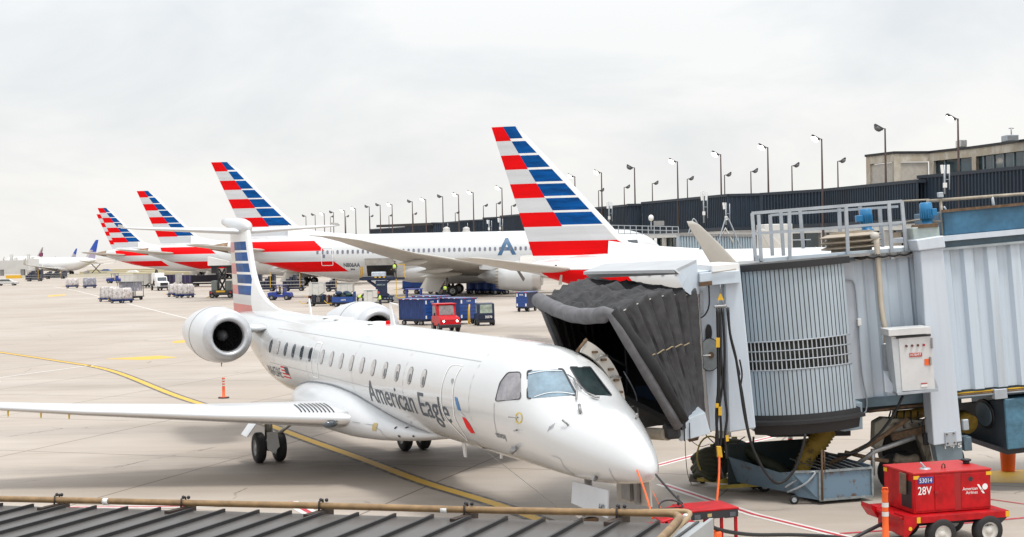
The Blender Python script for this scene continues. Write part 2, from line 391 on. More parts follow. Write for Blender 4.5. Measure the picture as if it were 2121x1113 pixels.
rwr([(1370, 1003), (1560, 1066), (1860, 1140)], 'envelope_line'); rwr([(1345, 969), (1450, 941), (1640, 896), (1720, 876)], 'envelope_line_far')
pxline([(1740, 1106), (1830, 1100), (2200, 1066)], .10, .008, RLINE, 'stand_line')
pxline([(1990, 1026), (2240, 1062)], .07, .008, RLINE, 'stand_line_thin')
rwr([(0, 1052), (330, 1050), (640, 1046)], 'envelope_line_near', .09)
rwr([(600, 1040), (700, 1094)], 'envelope_line_short', .12)
pxline([(-40, 788), (200, 756)], .16, .008, WLINE, 'service_road_line')
pxline([(-40, 601), (110, 594), (160, 603), (420, 668), (560, 706)], .17, .004, WLINE, 'service_road_line_far')
pxline([(1130, 700), (700, 694)], .14, .004, WLINE, 'parking_line'); pxline([(1140, 712), (1000, 705), (850, 698)], .12, .008, WLINE, 'parking_line_near')
pxline([(0, 790), (-1, 791)], .1, .004, WLINE, 'line_fragment')
mb = MB(); P = [gp(*p) for p in [(215, 744), (330, 737), (370, 741), (300, 746)]]; mb.add([p + V((0, 0, .004)) for p in P], [(0, 1, 2, 3)]); tag(mb.build('yellow_arrow_marking', YLINE, fixn=False), kind='structure')
mb = MB(); P = [gp(*p) for p in [(355, 708), (384, 704), (384, 710), (362, 711)]]; mb.add([p + V((0, 0, .004)) for p in P], [(0, 1, 2, 3)]); tag(mb.build('yellow_bar_marking', YLINE, fixn=False), kind='structure')
mb = MB(); P = [gp(*p) for p in [(2040, 1000), (2055, 976), (2200, 970), (2200, 1002)]]; mb.add([p + V((0, 0, .004)) for p in P], [(0, 1, 2, 3)]); tag(mb.build('yellow_painted_box', YLINE, fixn=False), kind='structure')
for a in ([(100, 612), (136, 610), (136, 612), (100, 615)],):
    mb = MB(); P = [gp(*p) for p in a]; mb.add([p + V((0, 0, .004)) for p in P], [(0, 1, 2, 3)]); tag(mb.build('faded_taxi_marking', YLINE, fixn=False), kind='structure')
# ------------------------------------------------------------------ the regional jet in front
AC = V((19.51687, -11.35610)); YAW = 2.71315103
Rax = V((sin(YAW), -cos(YAW))); Fax = V((cos(YAW), sin(YAW)))
jet_loc = V((-(AC.dot(Rax)), -(AC.dot(Fax)), 0)); jet_rz = math.atan2(Fax.x, Rax.x)
JET = empty('regional_jet', jet_loc, jet_rz, 'white twin-engined regional jet with a T-tail, nose to the boarding bridge, nearest aircraft', 'airliner')
JM = Matrix.Translation(jet_loc) @ Matrix.Rotation(jet_rz, 4, 'Z'); JI = JM.inverted()
def Q(s, y, z): return V((-s, y, z))
FT = [ # s, top, bottom, half width, centre height
 (.06, 1.79, 1.79, 0.0, 1.79), (.10, 1.90, 1.70, .11, 1.80), (.21, 2.02, 1.63, .215, 1.82), (.42, 2.18, 1.575, .335, 1.86), (.72, 2.36, 1.525, .47, 1.92), (1.05, 2.51, 1.48, .605, 1.99),
 (1.5, 2.69, 1.44, .77, 2.09), (2.0, 2.86, 1.42, .93, 2.21), (2.25, 2.98, 1.415, .97, 2.26), (2.55, 3.19, 1.415, 1.01, 2.32), (2.85, 3.40, 1.415, 1.04, 2.38), (3.15, 3.54, 1.415, 1.065, 2.43),
 (3.8, 3.66, 1.415, 1.10, 2.51), (4.8, 3.70, 1.415, 1.14, 2.56), (12, 3.70, 1.415, 1.14, 2.56), (19.3, 3.70, 1.415, 1.14, 2.56), (20.5, 3.70, 1.50, 1.12, 2.60), (22.2, 3.69, 1.88, 1.0, 2.78), (24.2, 3.66, 2.42, .76, 3.02), (26.2, 3.6, 2.92, .45, 3.24), (27.9, 3.5, 3.24, .14, 3.36)]
def fsec(s): return interp(FT, s)
def fpt(s, th, off=0.0):
    zt, zb, w, zc = fsec(s); c_ = cos(th); h = (zt - zc) if c_ > 0 else (zc - zb)
    return Q(s, -(w + off) * sin(th), zc + (h + off) * c_)
def fy(s, z, off=.006, side=-1):
    zt, zb, w, zc = fsec(s); h = (zt - zc) if z > zc else (zc - zb)
    k = max(0, 1 - ((z - zc) / max(h, 1e-3)) ** 2); y = w * sqrt(k); n = V((0, y / max(w * w, 1e-3), (z - zc) / max(h * h, 1e-3)))
    if n.length > 0: n.normalize()
    return Q(s, side * (y + off * n.y), z + off * n.z)
def inside(p):
    s = -p.x
    if s < .06 or s > 27.9: return False
    zt, zb, w, zc = fsec(s); h = (zt - zc) if p.z > zc else (zc - zb)
    if w < 1e-3 or h < 1e-3: return False
    return (p.y / w) ** 2 + ((p.z - zc) / h) ** 2 < 1
def hit(px, py, off=.006):
    o = JI @ CAM; d = (JI.to_3x3() @ ray(px, py)).normalized(); t = 17.0; st = .12
    while t < 60 and not inside(o + d * t): t += st
    if t >= 60: return None
    a, b_ = t - st, t
    for _ in range(16):
        m_ = (a + b_) / 2
        if inside(o + d * m_): b_ = m_
        else: a = m_
    p = o + d * b_; s = -p.x; zt, zb, w, zc = fsec(s); h = (zt - zc) if p.z > zc else (zc - zb)
    n = V((0, p.y / w ** 2, (p.z - zc) / h ** 2))
    e = .02; z2 = fsec(s - e)
    g1 = (p.y / max(z2[2], .01)) ** 2 + ((p.z - z2[3]) / max((z2[0] - z2[3]) if p.z > z2[3] else (z2[3] - z2[1]), .01)) ** 2
    n.x = (g1 - 1) / e / 2
    return p + n.normalized() * off
def jdec(polys, m, name, dx=0, dy=0, parent=None, off=.006):
    return bm_obj(poly_bm(polys, dx, dy), name, m, parent or JET, lambda x, y: fy(x, y, off))
def jpx(polys, m, name, dx=6, dy=6, parent=None, off=.008):
    bm = poly_bm(polys, dx, dy)
    return bm_obj(bm, name, m, parent or JET, lambda x, y: hit(x, y, off) or V((0, 0, 0)))
# fuselage
st = [.062, .075, .10, .15, .21, .30, .40, .5, .66, .82] + [1 + .12 * i for i in range(24)] + [3.9 + .5 * i for i in range(32)] + [19.8 + .55 * i for i in range(15)] + [27.9]
st = sorted(set(st))
mb = MB(); mb.loft([[fpt(max(s, .0615), 2 * pi * k / 64) for k in range(64)] for s in st])
FUSM = mat('jet_fuselage_paint', (.63, .645, .655), .22, .10, .045, .7, coat=.6, stretch=(.35, 1, 1))
fus = mb.build('fuselage', FUSM, JET); tag(fus, 'silver white fuselage with grey airline titles')
OUTL = mat('grey_panel_line', (.28, .29, .31), .5); OUTW = mat('white_outline', (.85, .85, .85), .4)
FRM = mat('dark_window_seal', (.03, .03, .035), .5)
# cabin windows
W0, WP, WG, WZ = 7.4373, .79737, .25256, 2.83
SHADE = mat('window_blind', (.50, .485, .48), .5, 0, .2, 8)
for i in range(16):
    k = 15 - i; s = W0 + k * WP + (WG if k >= 10 else 0); z = WZ
    fr = jdec([rrect(s - .135, s + .135, z - .185, z + .185, .125)], mat('cabin_window_rim', (.16, .16, .17), .4), 'cabin_window', 0, .09, off=.006)
    jdec([rrect(s - .12, s + .12, z - .17, z + .17, .115)], GLASS if i in (0, 2, 3, 4, 5) else SHADE, 'pane', 0, .09, fr, .010)
    if i >= 12: jdec([rrect(s - .09, s + .02, z - .14, z + .04, .05)], GLASS, 'open_gap', 0, .09, fr, .013)
SEAMC = mat('faint_skin_seam', (.42, .43, .44), .4)
for sq in (4.95, 8.6, 12.1, 15.9, 19.2, 20.9): jdec([[(sq, a), (sq + .014, a), (sq + .014, a + .2), (sq, a + .2)] for a in [1.45 + .2 * k for k in range(11)]], SEAMC, 'skin_seam', 0, 0, off=.004)
for zq in (2.36, 3.32):
    jdec([[(sq, zq), (sq + .7, zq), (sq + .7, zq + .010), (sq, zq + .010)] for sq in [5.0 + .7 * k for k in range(21)]], SEAMC, 'skin_seam', 0, 0, off=.004)
# doors' outlines
ex = jdec(ribbon(rrect(14.93, 15.47, 2.28, 3.16, .09), .035, True), OUTW, 'overwing_exit_outline', 0, .12)
def pxr(pts, w, m, name, n=5, closed=False, parent=None, off=.008):
    P = smooth_poly([(p[0], p[1], 0) for p in pts], n, closed); return jpx(ribbon(P, w, closed), m, name, 0, 0, parent, off)
sd_ = pxr([(960, 758), (936, 757), (922, 778), (914, 810), (915, 840), (922, 862), (936, 880), (960, 905), (968, 911), (945, 872), (940, 850), (938, 815), (943, 785), (955, 762)], 1.5, OUTW, 'service_door_outline', 4)
jpx([[(935, 786), (939, 784), (941, 790), (939, 796), (935, 794)]], OUTL, 'peep_window', 0, 0, sd_)
# titles
TB = .045
def title(txt, s0, s1, z0, h, m, name, bold=.012):
    bm = text_bm(txt, s0 - s1, h, bold); slice_bm(bm, 0, .06); return bm_obj(bm, name, m, JET, lambda x, y: fy(s0 - x, z0 + y, .007))
title('American', 11.04, 8.02, 2.04, .50, SLATE, 'airline_title', .004)
title('Eagle', 7.72, 6.08, 2.04, .50, SLATE, 'airline_title', .004)
title('N642AE', 20.2, 18.72, 1.98, .29, SLATE, 'registration_lettering', .0)
p_ = hit(1030, 905)
title('envoy', -p_.x, -p_.x - .42, p_.z, .13, SLATE, 'operator_lettering', .01)
# flag beside the registration
fs = [];
s0, s1, z0, z1 = 18.58, 17.86, 2.02, 2.34
for k in range(7): fs.append((0 if k % 2 == 0 else 1, [(s0, z1 - (k + 1) * (z1 - z0) / 7), (s1, z1 - (k + 1) * (z1 - z0) / 7), (s1, z1 - k * (z1 - z0) / 7), (s0, z1 - k * (z1 - z0) / 7)]))
jdec([(0, p) if m_ == 0 else (1, p) for m_, p in fs], [RED, WHITE], 'flag_emblem', 0, 0)
jdec([[(s1 + .34, z1 - .19), (s1, z1 - .19), (s1, z1), (s1 + .34, z1)]], DNAVY, 'flag_canton', 0, 0, off=.012)
# eagle symbol on the nose side: blue and red blades with a pale head between
LOGB = mat('logo_blue', (.0, .16, .42), .35, coat=.3)
jpx([[(942, 822), (947, 824), (955, 851), (949, 849), (945, 838)]], LOGB, 'logo_blue_blade', 4, 4)
jpx([[(958, 864), (964, 866), (973, 878), (984, 898), (976, 897), (967, 886)]], RED, 'logo_red_blade', 4, 4)
jpx([[(950, 853), (958, 857), (964, 864), (957, 862)]], LGREY, 'logo_grey_head', 4, 4)
# flight deck windows
def px_window(pts, name, m, rr=2.2, fw=3.0):
    P = [V(p) for p in pts]; out = []
    n = len(P)
    for i in range(n):
        a, b_, c_ = P[i - 1], P[i], P[(i + 1) % n]; d1 = (a - b_).normalized() * rr * 2; d2 = (c_ - b_).normalized() * rr * 2
        for t in (0, .33, .67, 1): out.append((b_ + d1) * (1 - t) ** 2 + b_ * 2 * t * (1 - t) + (b_ + d2) * t * t)
    g_ = jpx([[(q.x, q.y) for q in out]], m, name, 12, 8, off=.004)
    pxr([(q.x, q.y) for q in out], fw, FRM, 'window_seal', 1, True, g_, .012)
    return g_
WGL = mat('flight_deck_glass_blue', (.17, .26, .33), .06, .0, .55, 1.6, spec=1.0, coat=.6)
WGD = mat('flight_deck_glass_dark', (.012, .022, .024), .3, .0, .5, 2.5, spec=.1)
WGG = mat('flight_deck_glass_grey', (.24, .23, .25), .10, 0, .5, 3, spec=.8)
px_window([(1052, 772), (1079, 771), (1079, 827), (1026, 832), (1036, 793)], 'side_window', WGG, 3, 1.6)
px_window([(1093, 769), (1166, 765), (1195, 819), (1093, 826)], 'windshield', WGL, 2.2, 3.2)
px_window([(1180, 761), (1222, 761), (1267, 820), (1222, 819), (1203, 800)], 'windshield', WGD, 1.2, 2.2)
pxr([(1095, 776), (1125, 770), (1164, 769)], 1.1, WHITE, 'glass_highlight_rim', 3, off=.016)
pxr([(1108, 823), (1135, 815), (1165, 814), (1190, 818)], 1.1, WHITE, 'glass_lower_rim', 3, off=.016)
# wipers
mb = MB()
for path, r_ in (([(1175, 780), (1187, 788), (1204, 811)], .012), ([(1187, 788), (1195, 805), (1194, 832)], .018), ([(1189, 790), (1213, 818), (1240, 829)], .012), ([(1222, 823), (1232, 828), (1241, 829)], .02)):
    mb.tube([hit(x, y, .05) for x, y in path], r_, 6)
mb.build('windshield_wiper', STEEL, JET)
# probes, ports, vents
mb = MB(); YR = mat('probe_ring_yellow', (.72, .52, .05), .5)
pxr([(1075 + 6.5 * cos(t * pi / 6), 866 + 11 * sin(t * pi / 6)) for t in range(12)], 2.2, YR, 'static_port_ring', 1, True)
for (x, y), (x2, y2), r_ in (((1073, 865), (1062, 864), .012), ((1203, 856), (1202, 847), .03), ((1177, 881), (1170, 876), .018), ((1071, 891), (1076, 890), .016), ((1134, 975), (1134, 981), .03), ((1316, 868), (1312, 866), .02), ((1065, 932), (1070, 923), .05), ((1236, 988), (1232, 982), .035)):
    a = hit(x, y, 0)
    if a is None: continue
    b_ = hit(x2, y2, 0) or a
    n_ = (hit(x, y, .2) - a).normalized(); mb = MB(); mb.tube([a, a + n_ * .06, (b_ + n_ * .09)], r_, 6)
    mb.build('air_data_probe', STEEL, JET)
jpx([[(1136 + 3.2 * i + 3, 883 - 2 * i), (1137.2 + 3.2 * i + 3, 883 - 2 * i), (1135 + 3.2 * i, 894 - 2 * i), (1134 + 3.2 * i, 894 - 2 * i)] for i in range(4)], OUTL, 'nose_vent_slots', 0, 0)
pxr([(1024, 835), (1024, 870), (1030, 900)], .7, OUTL, 'panel_seam', 3); pxr([(1262, 970), (1268, 985), (1280, 1001)], .8, OUTL, 'radome_seam', 3)
pxr([(1143, 944), (1160, 950), (1170, 968), (1190, 985)], .7, OUTL, 'panel_seam', 3)
pxr([(960, 910), (985, 915), (1000, 930)], .8, OUTL, 'panel_seam', 3)
# roof bits: beacon, aerials, emergency hatch
mb = MB(); a = Q(12.7, 0, 3.69); mb.lathe([(0, .055), (.05, .055), (.09, .04), (.095, 0.0)], a, (0, 0, 1), 12); mb.build('anti_collision_beacon', RED, JET)
def blade(s, z, h, c0, c1, nm='aerial', y=0, lean=.25, m=PAINT):
    mb = MB(); sg = 1 if h > 0 else -1
    mb.prism([Q(s - c0 / 2, y - .02, z), Q(s + c0 / 2, y - .02, z), Q(s + c0 / 2 + lean * abs(h), y - .008, z + h), Q(s + c0 / 2 - c1 + lean * abs(h), y - .008, z + h)], (0, .03, 0)); return mb.build(nm, m, JET)
blade(19.3, 3.68, .48, .20, .10); blade(12.3, 3.68, .50, .28, .09); blade(8.0, 1.43, -.38, .22, .1, lean=-.3); blade(6.0, 1.42, -.16, .12, .06)
mb = MB(); mb.tube([Q(12.0, 0, 4.19), Q(12.5, 0, 4.22)], .022, 6); mb.build('aerial_tip', PAINT, JET)
for s in (17.2, 16.2, 13.4):
    mb = MB(); mb.lathe([(0, .28), (.03, .26), (.05, .1), (.052, 0)], Q(s, 0, 3.69), (0, 0, 1), 16); mb.build('satellite_aerial', PAINT, JET)
# belly fairing
BF = [(8.6, 1.52, 1.40, .25), (9.3, 1.60, 1.27, .72), (10.2, 1.78, 1.16, 1.10), (11.3, 2.02, 1.06, 1.40), (12.5, 2.20, 1.0, 1.56), (14, 2.26, .98, 1.60), (15.8, 2.20, 1.0, 1.50), (16.8, 2.10, 1.06, 1.30), (17.6, 1.96, 1.18, 1.08), (18.3, 1.76, 1.32, .8), (18.9, 1.62, 1.42, .5)]
def bfp(s, th, off=0):
    T_, B_, W_ = interp(BF, s); zc = B_ + (T_ - B_) * .45; c_, s_ = cos(th), sin(th)
    e = .62; y = -(W_ + off) * (abs(s_) ** e) * (1 if s_ > 0 else -1); h = (T_ - zc) if c_ > 0 else (zc - B_)
    return Q(s, y, zc + (h + off) * (abs(c_) ** .85) * (1 if c_ > 0 else -1))
mb = MB(); mb.loft([[bfp(8.6 + 10.3 * i / 44, 2 * pi * k / 40) for k in range(40)] for i in range(45)])
bf = mb.build('belly_fairing', SILV, JET)
# seam where the fairing meets the body, a dark line over both
seam = []
for i in range(60):
    s = 8.9 + 9.6 * i / 59; best = None
    for k in range(200):
        th = pi * .08 + pi * .5 * k / 200; p = bfp(s, th)
        if not inside(p): best = p; break
    if best: seam.append(best + V((0, -.012, .006)))
mb = MB(); mb.tube(seam, .011, 5); mb.build('fairing_seam', OUTL, JET)
def brb(pts, m, name):   # marks on the fairing side given as (s, z)
    def f(x, y):
        T_, B_, W_ = interp(BF, x); zc = B_ + (T_ - B_) * .45; h = (T_ - zc) if y > zc else (zc - B_)
        k = min(1, abs((y - zc) / h)) ** (1 / .85); th = math.acos(k); return Q(x, -(W_ + .012) * (abs(sin(th)) ** .62), y)
    return bm_obj(poly_bm(pts, 0, .05), name, m, JET, f)
brb([rrect(10.34, 10.5, 1.42, 1.60, .04)], mat('amber_lens', (.45, .36, .16), .3), 'marker_light')
brb(ribbon([(11.3, 1.55), (10.5, 1.55), (10.2, 1.45), (10.0, 1.2)], .012), OUTL, 'access_panel_seam')
brb([rrect(9.6, 9.66, 1.34, 1.39, .01), rrect(9.5, 9.56, 1.55, 1.58, .01), rrect(9.75, 9.80, 1.52, 1.57, .01), rrect(9.2, 9.25, 1.38, 1.42, .01)], BKT, 'drain_ports')
# wings
def airfoil(c, t, camber=.015, n=14):
    up_, lo = [], []
    for i in range(n + 1):
        x = .5 * (1 - cos(pi * i / n)); yt = 5 * t * (.2969 * sqrt(x) - .126 * x - .3516 * x * x + .2843 * x ** 3 - .1036 * x ** 4); ca = camber * 4 * x * (1 - x)
        up_.append((x * c, (yt + ca) * c)); lo.append((x * c, (-yt + ca) * c))
    return up_[::-1] + lo[1:-1]    # TE -> LE upper, then lower back
def wing(stn, side, parent, mats, name, le=.07, vertical=False, inc=0.0):
    """stn rows: span, s of LE, z of LE, chord, thickness"""
    rings = []; K = None
    for (y, s, z, c_, t) in stn:
        af = airfoil(c_, t); K = af
        if vertical: rings.append([Q(s + a, b_, y) for a, b_ in af])
        else: rings.append([Q(s + a, side * y, z + b_ - inc * a) for a, b_ in af])
    n = len(rings[0]); lead = [abs(a) / stn[-1][3] for a, b_ in K]
    mb = MB(); mb.loft(rings, 0, True, True, True, lambda i, k: 1 if (lead[k] < le and lead[(k + 1) % n] < le) else 0)
    return mb.build(name, mats, parent)
WST = [(1.0, 11.25, 1.56, 4.8, .13), (1.6, 11.52, 1.58, 4.45, .13), (4.2, 12.85, 1.70, 3.15, .12), (7.0, 14.2, 1.86, 2.2, .115), (9.7, 15.45, 2.06, 1.3, .11), (10.02, 15.75, 2.09, .9, .08)]
for sd in (-1, 1):
    wg = wing(WST, sd, JET, [SILV, METAL], 'wing', .05, inc=.035)
    if sd == -1:
        tag(wg, 'near wing with a polished leading edge, reaching out past the left edge')
        mb = MB()
        for i in range(9):
            y0 = 1.70 + .085 * i; s0_ = 11.52 + .51 * (y0 - 1.6)
            pts = []
            for q in range(6):
                x = .07 + .30 * q / 5 * (1 if i < 7 else .8); c_ = 4.45 - .5 * (y0 - 1.6); t = .13
                yt = 5 * t * (.2969 * sqrt(x) - .126 * x - .3516 * x * x + .2843 * x ** 3 - .1036 * x ** 4) + .06 * x * (1 - x)
                pts.append(Q(s0_ + x * c_ * .32 / .3 * .6, -y0, 0)); xx = (pts[-1].x * -1 - s0_) / c_
                yt = 5 * t * (.2969 * sqrt(xx) - .126 * xx - .3516 * xx * xx + .2843 * xx ** 3 - .1036 * xx ** 4) + .06 * xx * (1 - xx)
                pts[-1].z = 1.58 + .046 * (y0 - 1.6) + yt * c_ - .035 * xx * c_ + .008
            for a, b_ in zip(pts, pts[1:]): mb.quad(a + V((0, .016, 0)), b_ + V((0, .016, 0)), b_ - V((0, .016, 0)), a - V((0, .016, 0)))
        mb.build('walkway_stripe', BKT, wg, fixn=False)
        # landing light in the root
        mb = MB(); o_ = Q(11.54, -1.86, 1.50)
        mb.sph(o_, .14, 0, 12, (.35, 1.25, .55)); mb.build('landing_light', GLASS, wg)
        for y0 in (7.3, 7.9, 8.6, 9.2):
            mb = MB(); s0_ = 14.3 + .46 * (y0 - 7.2); mb.prism([Q(s0_ + .10, -y0, 1.80 + .07 * (y0 - 7)), Q(s0_ + .35, -y0, 1.78 + .07 * (y0 - 7)), Q(s0_ + .22, -y0, 1.66 + .07 * (y0 - 7))], (0, .03, 0)); mb.build('vortilon', YR, wg)
    else: tag(wg, 'far wing, mostly behind the body')
# tailplane, fin
HST = [(0.0, 26.75, 6.24, 2.1, .11), (.3, 26.85, 6.24, 2.0, .11), (3.3, 28.05, 6.40, 1.0, .09), (3.75, 28.35, 6.43, .62, .07)]
for sd in (-1, 1):
    t_ = wing(HST, sd, JET, [SILV, SILV], 'tailplane')
    mb = MB(); mb.prism([Q(28.1, sd * 3.74, 6.43), Q(29.4, sd * 3.74, 6.50), Q(29.35, sd * 3.74, 6.57), Q(28.4, sd * 3.74, 6.52)], (0, .03 * sd, 0)); mb.build('tip_plate', CREAM, t_)
mb = MB(); prof = [(26.35, 6.34, .03), (26.45, 6.36, .14), (26.7, 6.38, .21), (27.2, 6.42, .245), (27.9, 6.46, .24), (28.6, 6.52, .19), (29.3, 6.59, .155), (29.85, 6.64, .12)]
mb.loft([[Q(s, r_ * sin(2 * pi * k / 20), z + r_ * cos(2 * pi * k / 20) * 1.1) for k in range(20)] for s, z, r_ in prof]); mb.build('tail_bullet', SILV, JET)
# fin drawn in bands; rows from the top, heights in metres
FZ = [6.42, 5.90, 5.61, 5.54, 5.25, 5.17, 4.88, 4.80, 4.50, 4.43, 4.12, 3.79, 3.38]
def fle(z): return interp([(3.3, 20.5), (3.66, 21.4), (3.74, 22.6), (3.86, 23.5), (4.02, 24.2), (4.3, 24.9), (4.8, 25.55), (5.4, 25.95), (6.42, 26.42)], z)[0]
def fte(z): return 28.72 + (z - 3.4) * .13
def fsp(z): return interp([(3.3, 27.45), (4.1, 27.62), (5.9, 28.22), (6.5, 28.4)], z)[0]
REDT = mat('faded_livery_red', (.62, .10, .10), .35, 0, .3, 1.3, coat=.3, stretch=(.6, .6, 2))
CRT = mat('faded_livery_cream', (.66, .63, .58), .35, 0, .1, 1.0, coat=.3)
fin_r = []
zs = []
for i in range(len(FZ) - 1):
    n_ = max(1, int(round((FZ[i] - FZ[i + 1]) / .14)))
    zs += [(FZ[i] + (FZ[i + 1] - FZ[i]) * k / n_, i) for k in range(n_)]
zs.append((FZ[-1], len(FZ) - 2))
zs = [(z, i) for z, i in zs]
mbf = MB()
for sd in (-1, 1):
    grid = []
    for z, i in zs:
        L0 = fle(z); T0 = fte(z); S0 = fsp(z); c_ = T0 - L0; cc = T0 - max(L0, 25.45); S0 = T0 - .35 * cc; bl = max(L0 + .07 * c_, 25.62 if z < 4.7 else 0)
        xs_ = [L0, L0 + .03, L0 + .09, bl, (bl * 2 + S0) / 3, (bl + 2 * S0) / 3, S0, (S0 * 2 + T0) / 3, (S0 + 2 * T0) / 3, T0]; row = []
        for x in xs_:
            u = (x - L0) / c_; t = 5 * .11 * min(c_, 2.9) * (.2969 * sqrt(max(u, 0)) - .126 * u - .3516 * u * u + .2843 * u ** 3 - .1036 * u ** 4); row.append(Q(x, sd * t, z))
        grid.append(row)
    for a in range(len(grid) - 1):
        band = zs[a][1]
        for k in range(9):
            m_ = 0
            if band == 0: m_ = 0
            elif 1 <= band <= 9:
                if k in (0, 1, 2): m_ = 0
                elif k in (3, 4, 5): m_ = 1 if band % 2 == 1 else 0
                else: m_ = [0, 2, 2, 3, 3, 2, 2, 3, 3, 2][band]
            elif band == 11: m_ = 2 if k > 2 else 0
            elif band == 10: m_ = 4 if k > 2 else 0
            mbf.add([grid[a][k], grid[a][k + 1], grid[a + 1][k + 1], grid[a + 1][k]], [(0, 1, 2, 3)], m_, True)
fin = mbf.build('tail_fin', [PAINT, BLUE, REDT, CRT, LGREY], JET, fixn=False)
# dorsal fillet
mb = MB(); DF = [(19.6, 3.69, .02, .03), (20.6, 3.71, .05, .10), (21.6, 3.725, .09, .22), (22.6, 3.735, .10, .25)]
rings = []
for s, zt_, w_, _ in DF:
    zb_ = 3.6; rings.append([Q(s, w_ * cos(pi * k / 8) * (1 + 1.2 * (1 - sin(pi * k / 8))), zb_ + (zt_ - zb_) * sin(pi * k / 8)) for k in range(9)])
mb.loft(rings, 0, True, False, False); mb.build('dorsal_fillet', PAINT, JET)
fm = MB(); P0 = [Q(fle(z), 0, z) for z in (3.3, 3.6, 3.8, 4.0, 4.2, 4.5)]
# engines
def nac(side):
    y0, z0 = side * 2.25, 3.14; o_ = Q(19.85, y0, z0)
    prof = [(.95, .05), (.95, .45), (.5, .45), (.15, .455), (.05, .475), (0, .53), (-.0, .58), (.05, .65), (.2, .755), (.6, .83), (1.2, .87), (2.0, .85), (3.0, .74), (3.9, .58), (4.3, .50), (4.3, .44), (3.6, .42), (3.6, .02)]
    mb = MB(); n_ = 48
    prof = [(a, b_ * .94) for a, b_ in prof]; mb.lathe(prof, o_, (-1, 0, 0), n_, 0, True, lambda i, k: 2 if i < 3 else (1 if i in (3, 4, 5, 6, 7) else (3 if i > 14 else 0)))
    e = mb.build('engine_nacelle', [SILV, mat('inlet_lip_metal', (.55, .56, .58), .3, .5), DARK, STEEL], JET)
    mb = MB()
    for k in range(24):
        a = 2 * pi * k / 24
        def pp(r_, da, dx): return o_ + Q(.85 + dx, cos(a + da) * r_, sin(a + da) * r_)
        mb.add([pp(.15, -.05, 0), pp(.15, .12, .08), pp(.418, .13, .10), pp(.418, -.02, -.02)], [(0, 1, 2, 3)], 0, False)
    mb.build('fan_blades', mat('fan_blade_metal', (.11, .11, .115), .35, .6), e, fixn=False)
    mb = MB(); mb.lathe([(0, 0.0), (.04, .06), (.14, .12), (.28, .17), (.34, .17)], o_ + Q(.52, 0, 0), (-1, 0, 0), 24); mb.build('spinner', mat('spinner_grey', (.20, .20, .21), .5), e)
    mb = MB()
    rr = [[Q(s, side * y, z0 + .12 + t) for s, t in ((20.9, 0), (21.2, .10), (22.0, .13), (23.4, .05), (23.9, 0), (23.4, -.05), (22.0, -.13), (21.2, -.10))] for y in (.75, 1.55)]
    mb.loft(rr, 0, True, True); mb.build('engine_pylon', SILV, JET)
    mb = MB(); mb.tube([o_ + Q(1.0, 0, -.78), o_ + Q(1.03, 0, -.92)], [.03, .01], 6); mb.build('drain_mast', STEEL, e)
    pl = []
    for k in range(49):
        a = 2 * pi * k / 48; pl.append(o_ + Q(1.55, .817 * cos(a), .817 * sin(a)))
    mb = MB(); mb.tube(pl, .007, 4, caps=False); mb.build('cowl_seam', OUTL, e)
nac(-1); nac(1)
# wheels
def wheel(c, r, w_, parent, axis=(0, 1, 0), hub=None, name='wheel', rim=.55, tyre=RUB):
    c = V(c); ax = V(axis).normalized(); e = MB()
    e.lathe([(-w_ / 2, r * rim), (-w_ / 2, r * .86), (-w_ * .36, r * .97), (-w_ * .15, r), (w_ * .15, r), (w_ * .36, r * .97), (w_ / 2, r * .86), (w_ / 2, r * rim)], c, ax, 24)
    t = e.build(name, tyre, parent)
    h = MB(); h.lathe([(-w_ * .42, 0.0), (-w_ * .42, r * .2), (-w_ * .3, r * .25), (-w_ * .3, r * rim * .8), (-w_ * .47, r * rim), (w_ * .47, r * rim), (w_ * .3, r * rim * .8), (w_ * .3, r * .25), (w_ * .42, r * .2), (w_ * .42, 0.0)], c, ax, 18)
    h.build('rim', hub or STEEL, t); return t
def main_gear(side):
    y = side * 2.03; s = 16.5; g_ = MB(); g_.cyl(Q(s, y, .42), Q(s + .04, y, 1.46), .105, 14); g_.cyl(Q(s, y, .30), Q(s, y, .9), .07, 12); g_.cyl(Q(s, y - .3, .38), Q(s, y + .3, .38), .07, 10)
    g_.box(Q(s - .1, y, .48), (.2, .3, .2)); leg = g_.build('landing_gear_leg', mat('oily_gear_metal', (.16, .15, .13), .5, .4, .4, 8), JET)
    g_ = MB(); g_.cyl(Q(s, y, .55), Q(s - .55, side * 1.25, 1.25), .05, 10); g_.cyl(Q(s, y, .55) + V((.07, 0, 0)), Q(s, y, .55) - V((.07, 0, 0)), .10, 12); g_.cyl(Q(s, y, .6), Q(s - .5, y, 1.4), .035, 8)
    g_.tube([Q(s - .12, y, 1.4), Q(s - .18, y, 1.0), Q(s - .1, y + .1, .5)], .014, 6)
    g_.build('side_brace', mat('grey_gear_metal', (.42, .41, .37), .45, .3, .2, 7), leg)
    for dy in (-.27, .27):
        wheel(Q(s, y + dy, .40), .40, .24, leg)
    g_ = MB(); yo = y + side * .30
    g_.prism([Q(s - .35, yo + side * .34, .74), Q(s + .30, yo + side * .34, .74), Q(s + .30, yo - side * .20, 1.46), Q(s - .35, yo - side * .20, 1.46)], (0, side * .03, 0))
    g_.build('gear_door', SILV, leg)
    g_ = MB(); g_.prism([Q(s - .46, y - .17, .84), Q(s - .46, y + .10, .84), Q(s - .44, y + .16, .45), Q(s - .42, y + .0, .28), Q(s - .42, y - .16, .40)], (.03, 0, 0)); g_.build('gear_door_lower', SILV, leg)
main_gear(-1); main_gear(1)
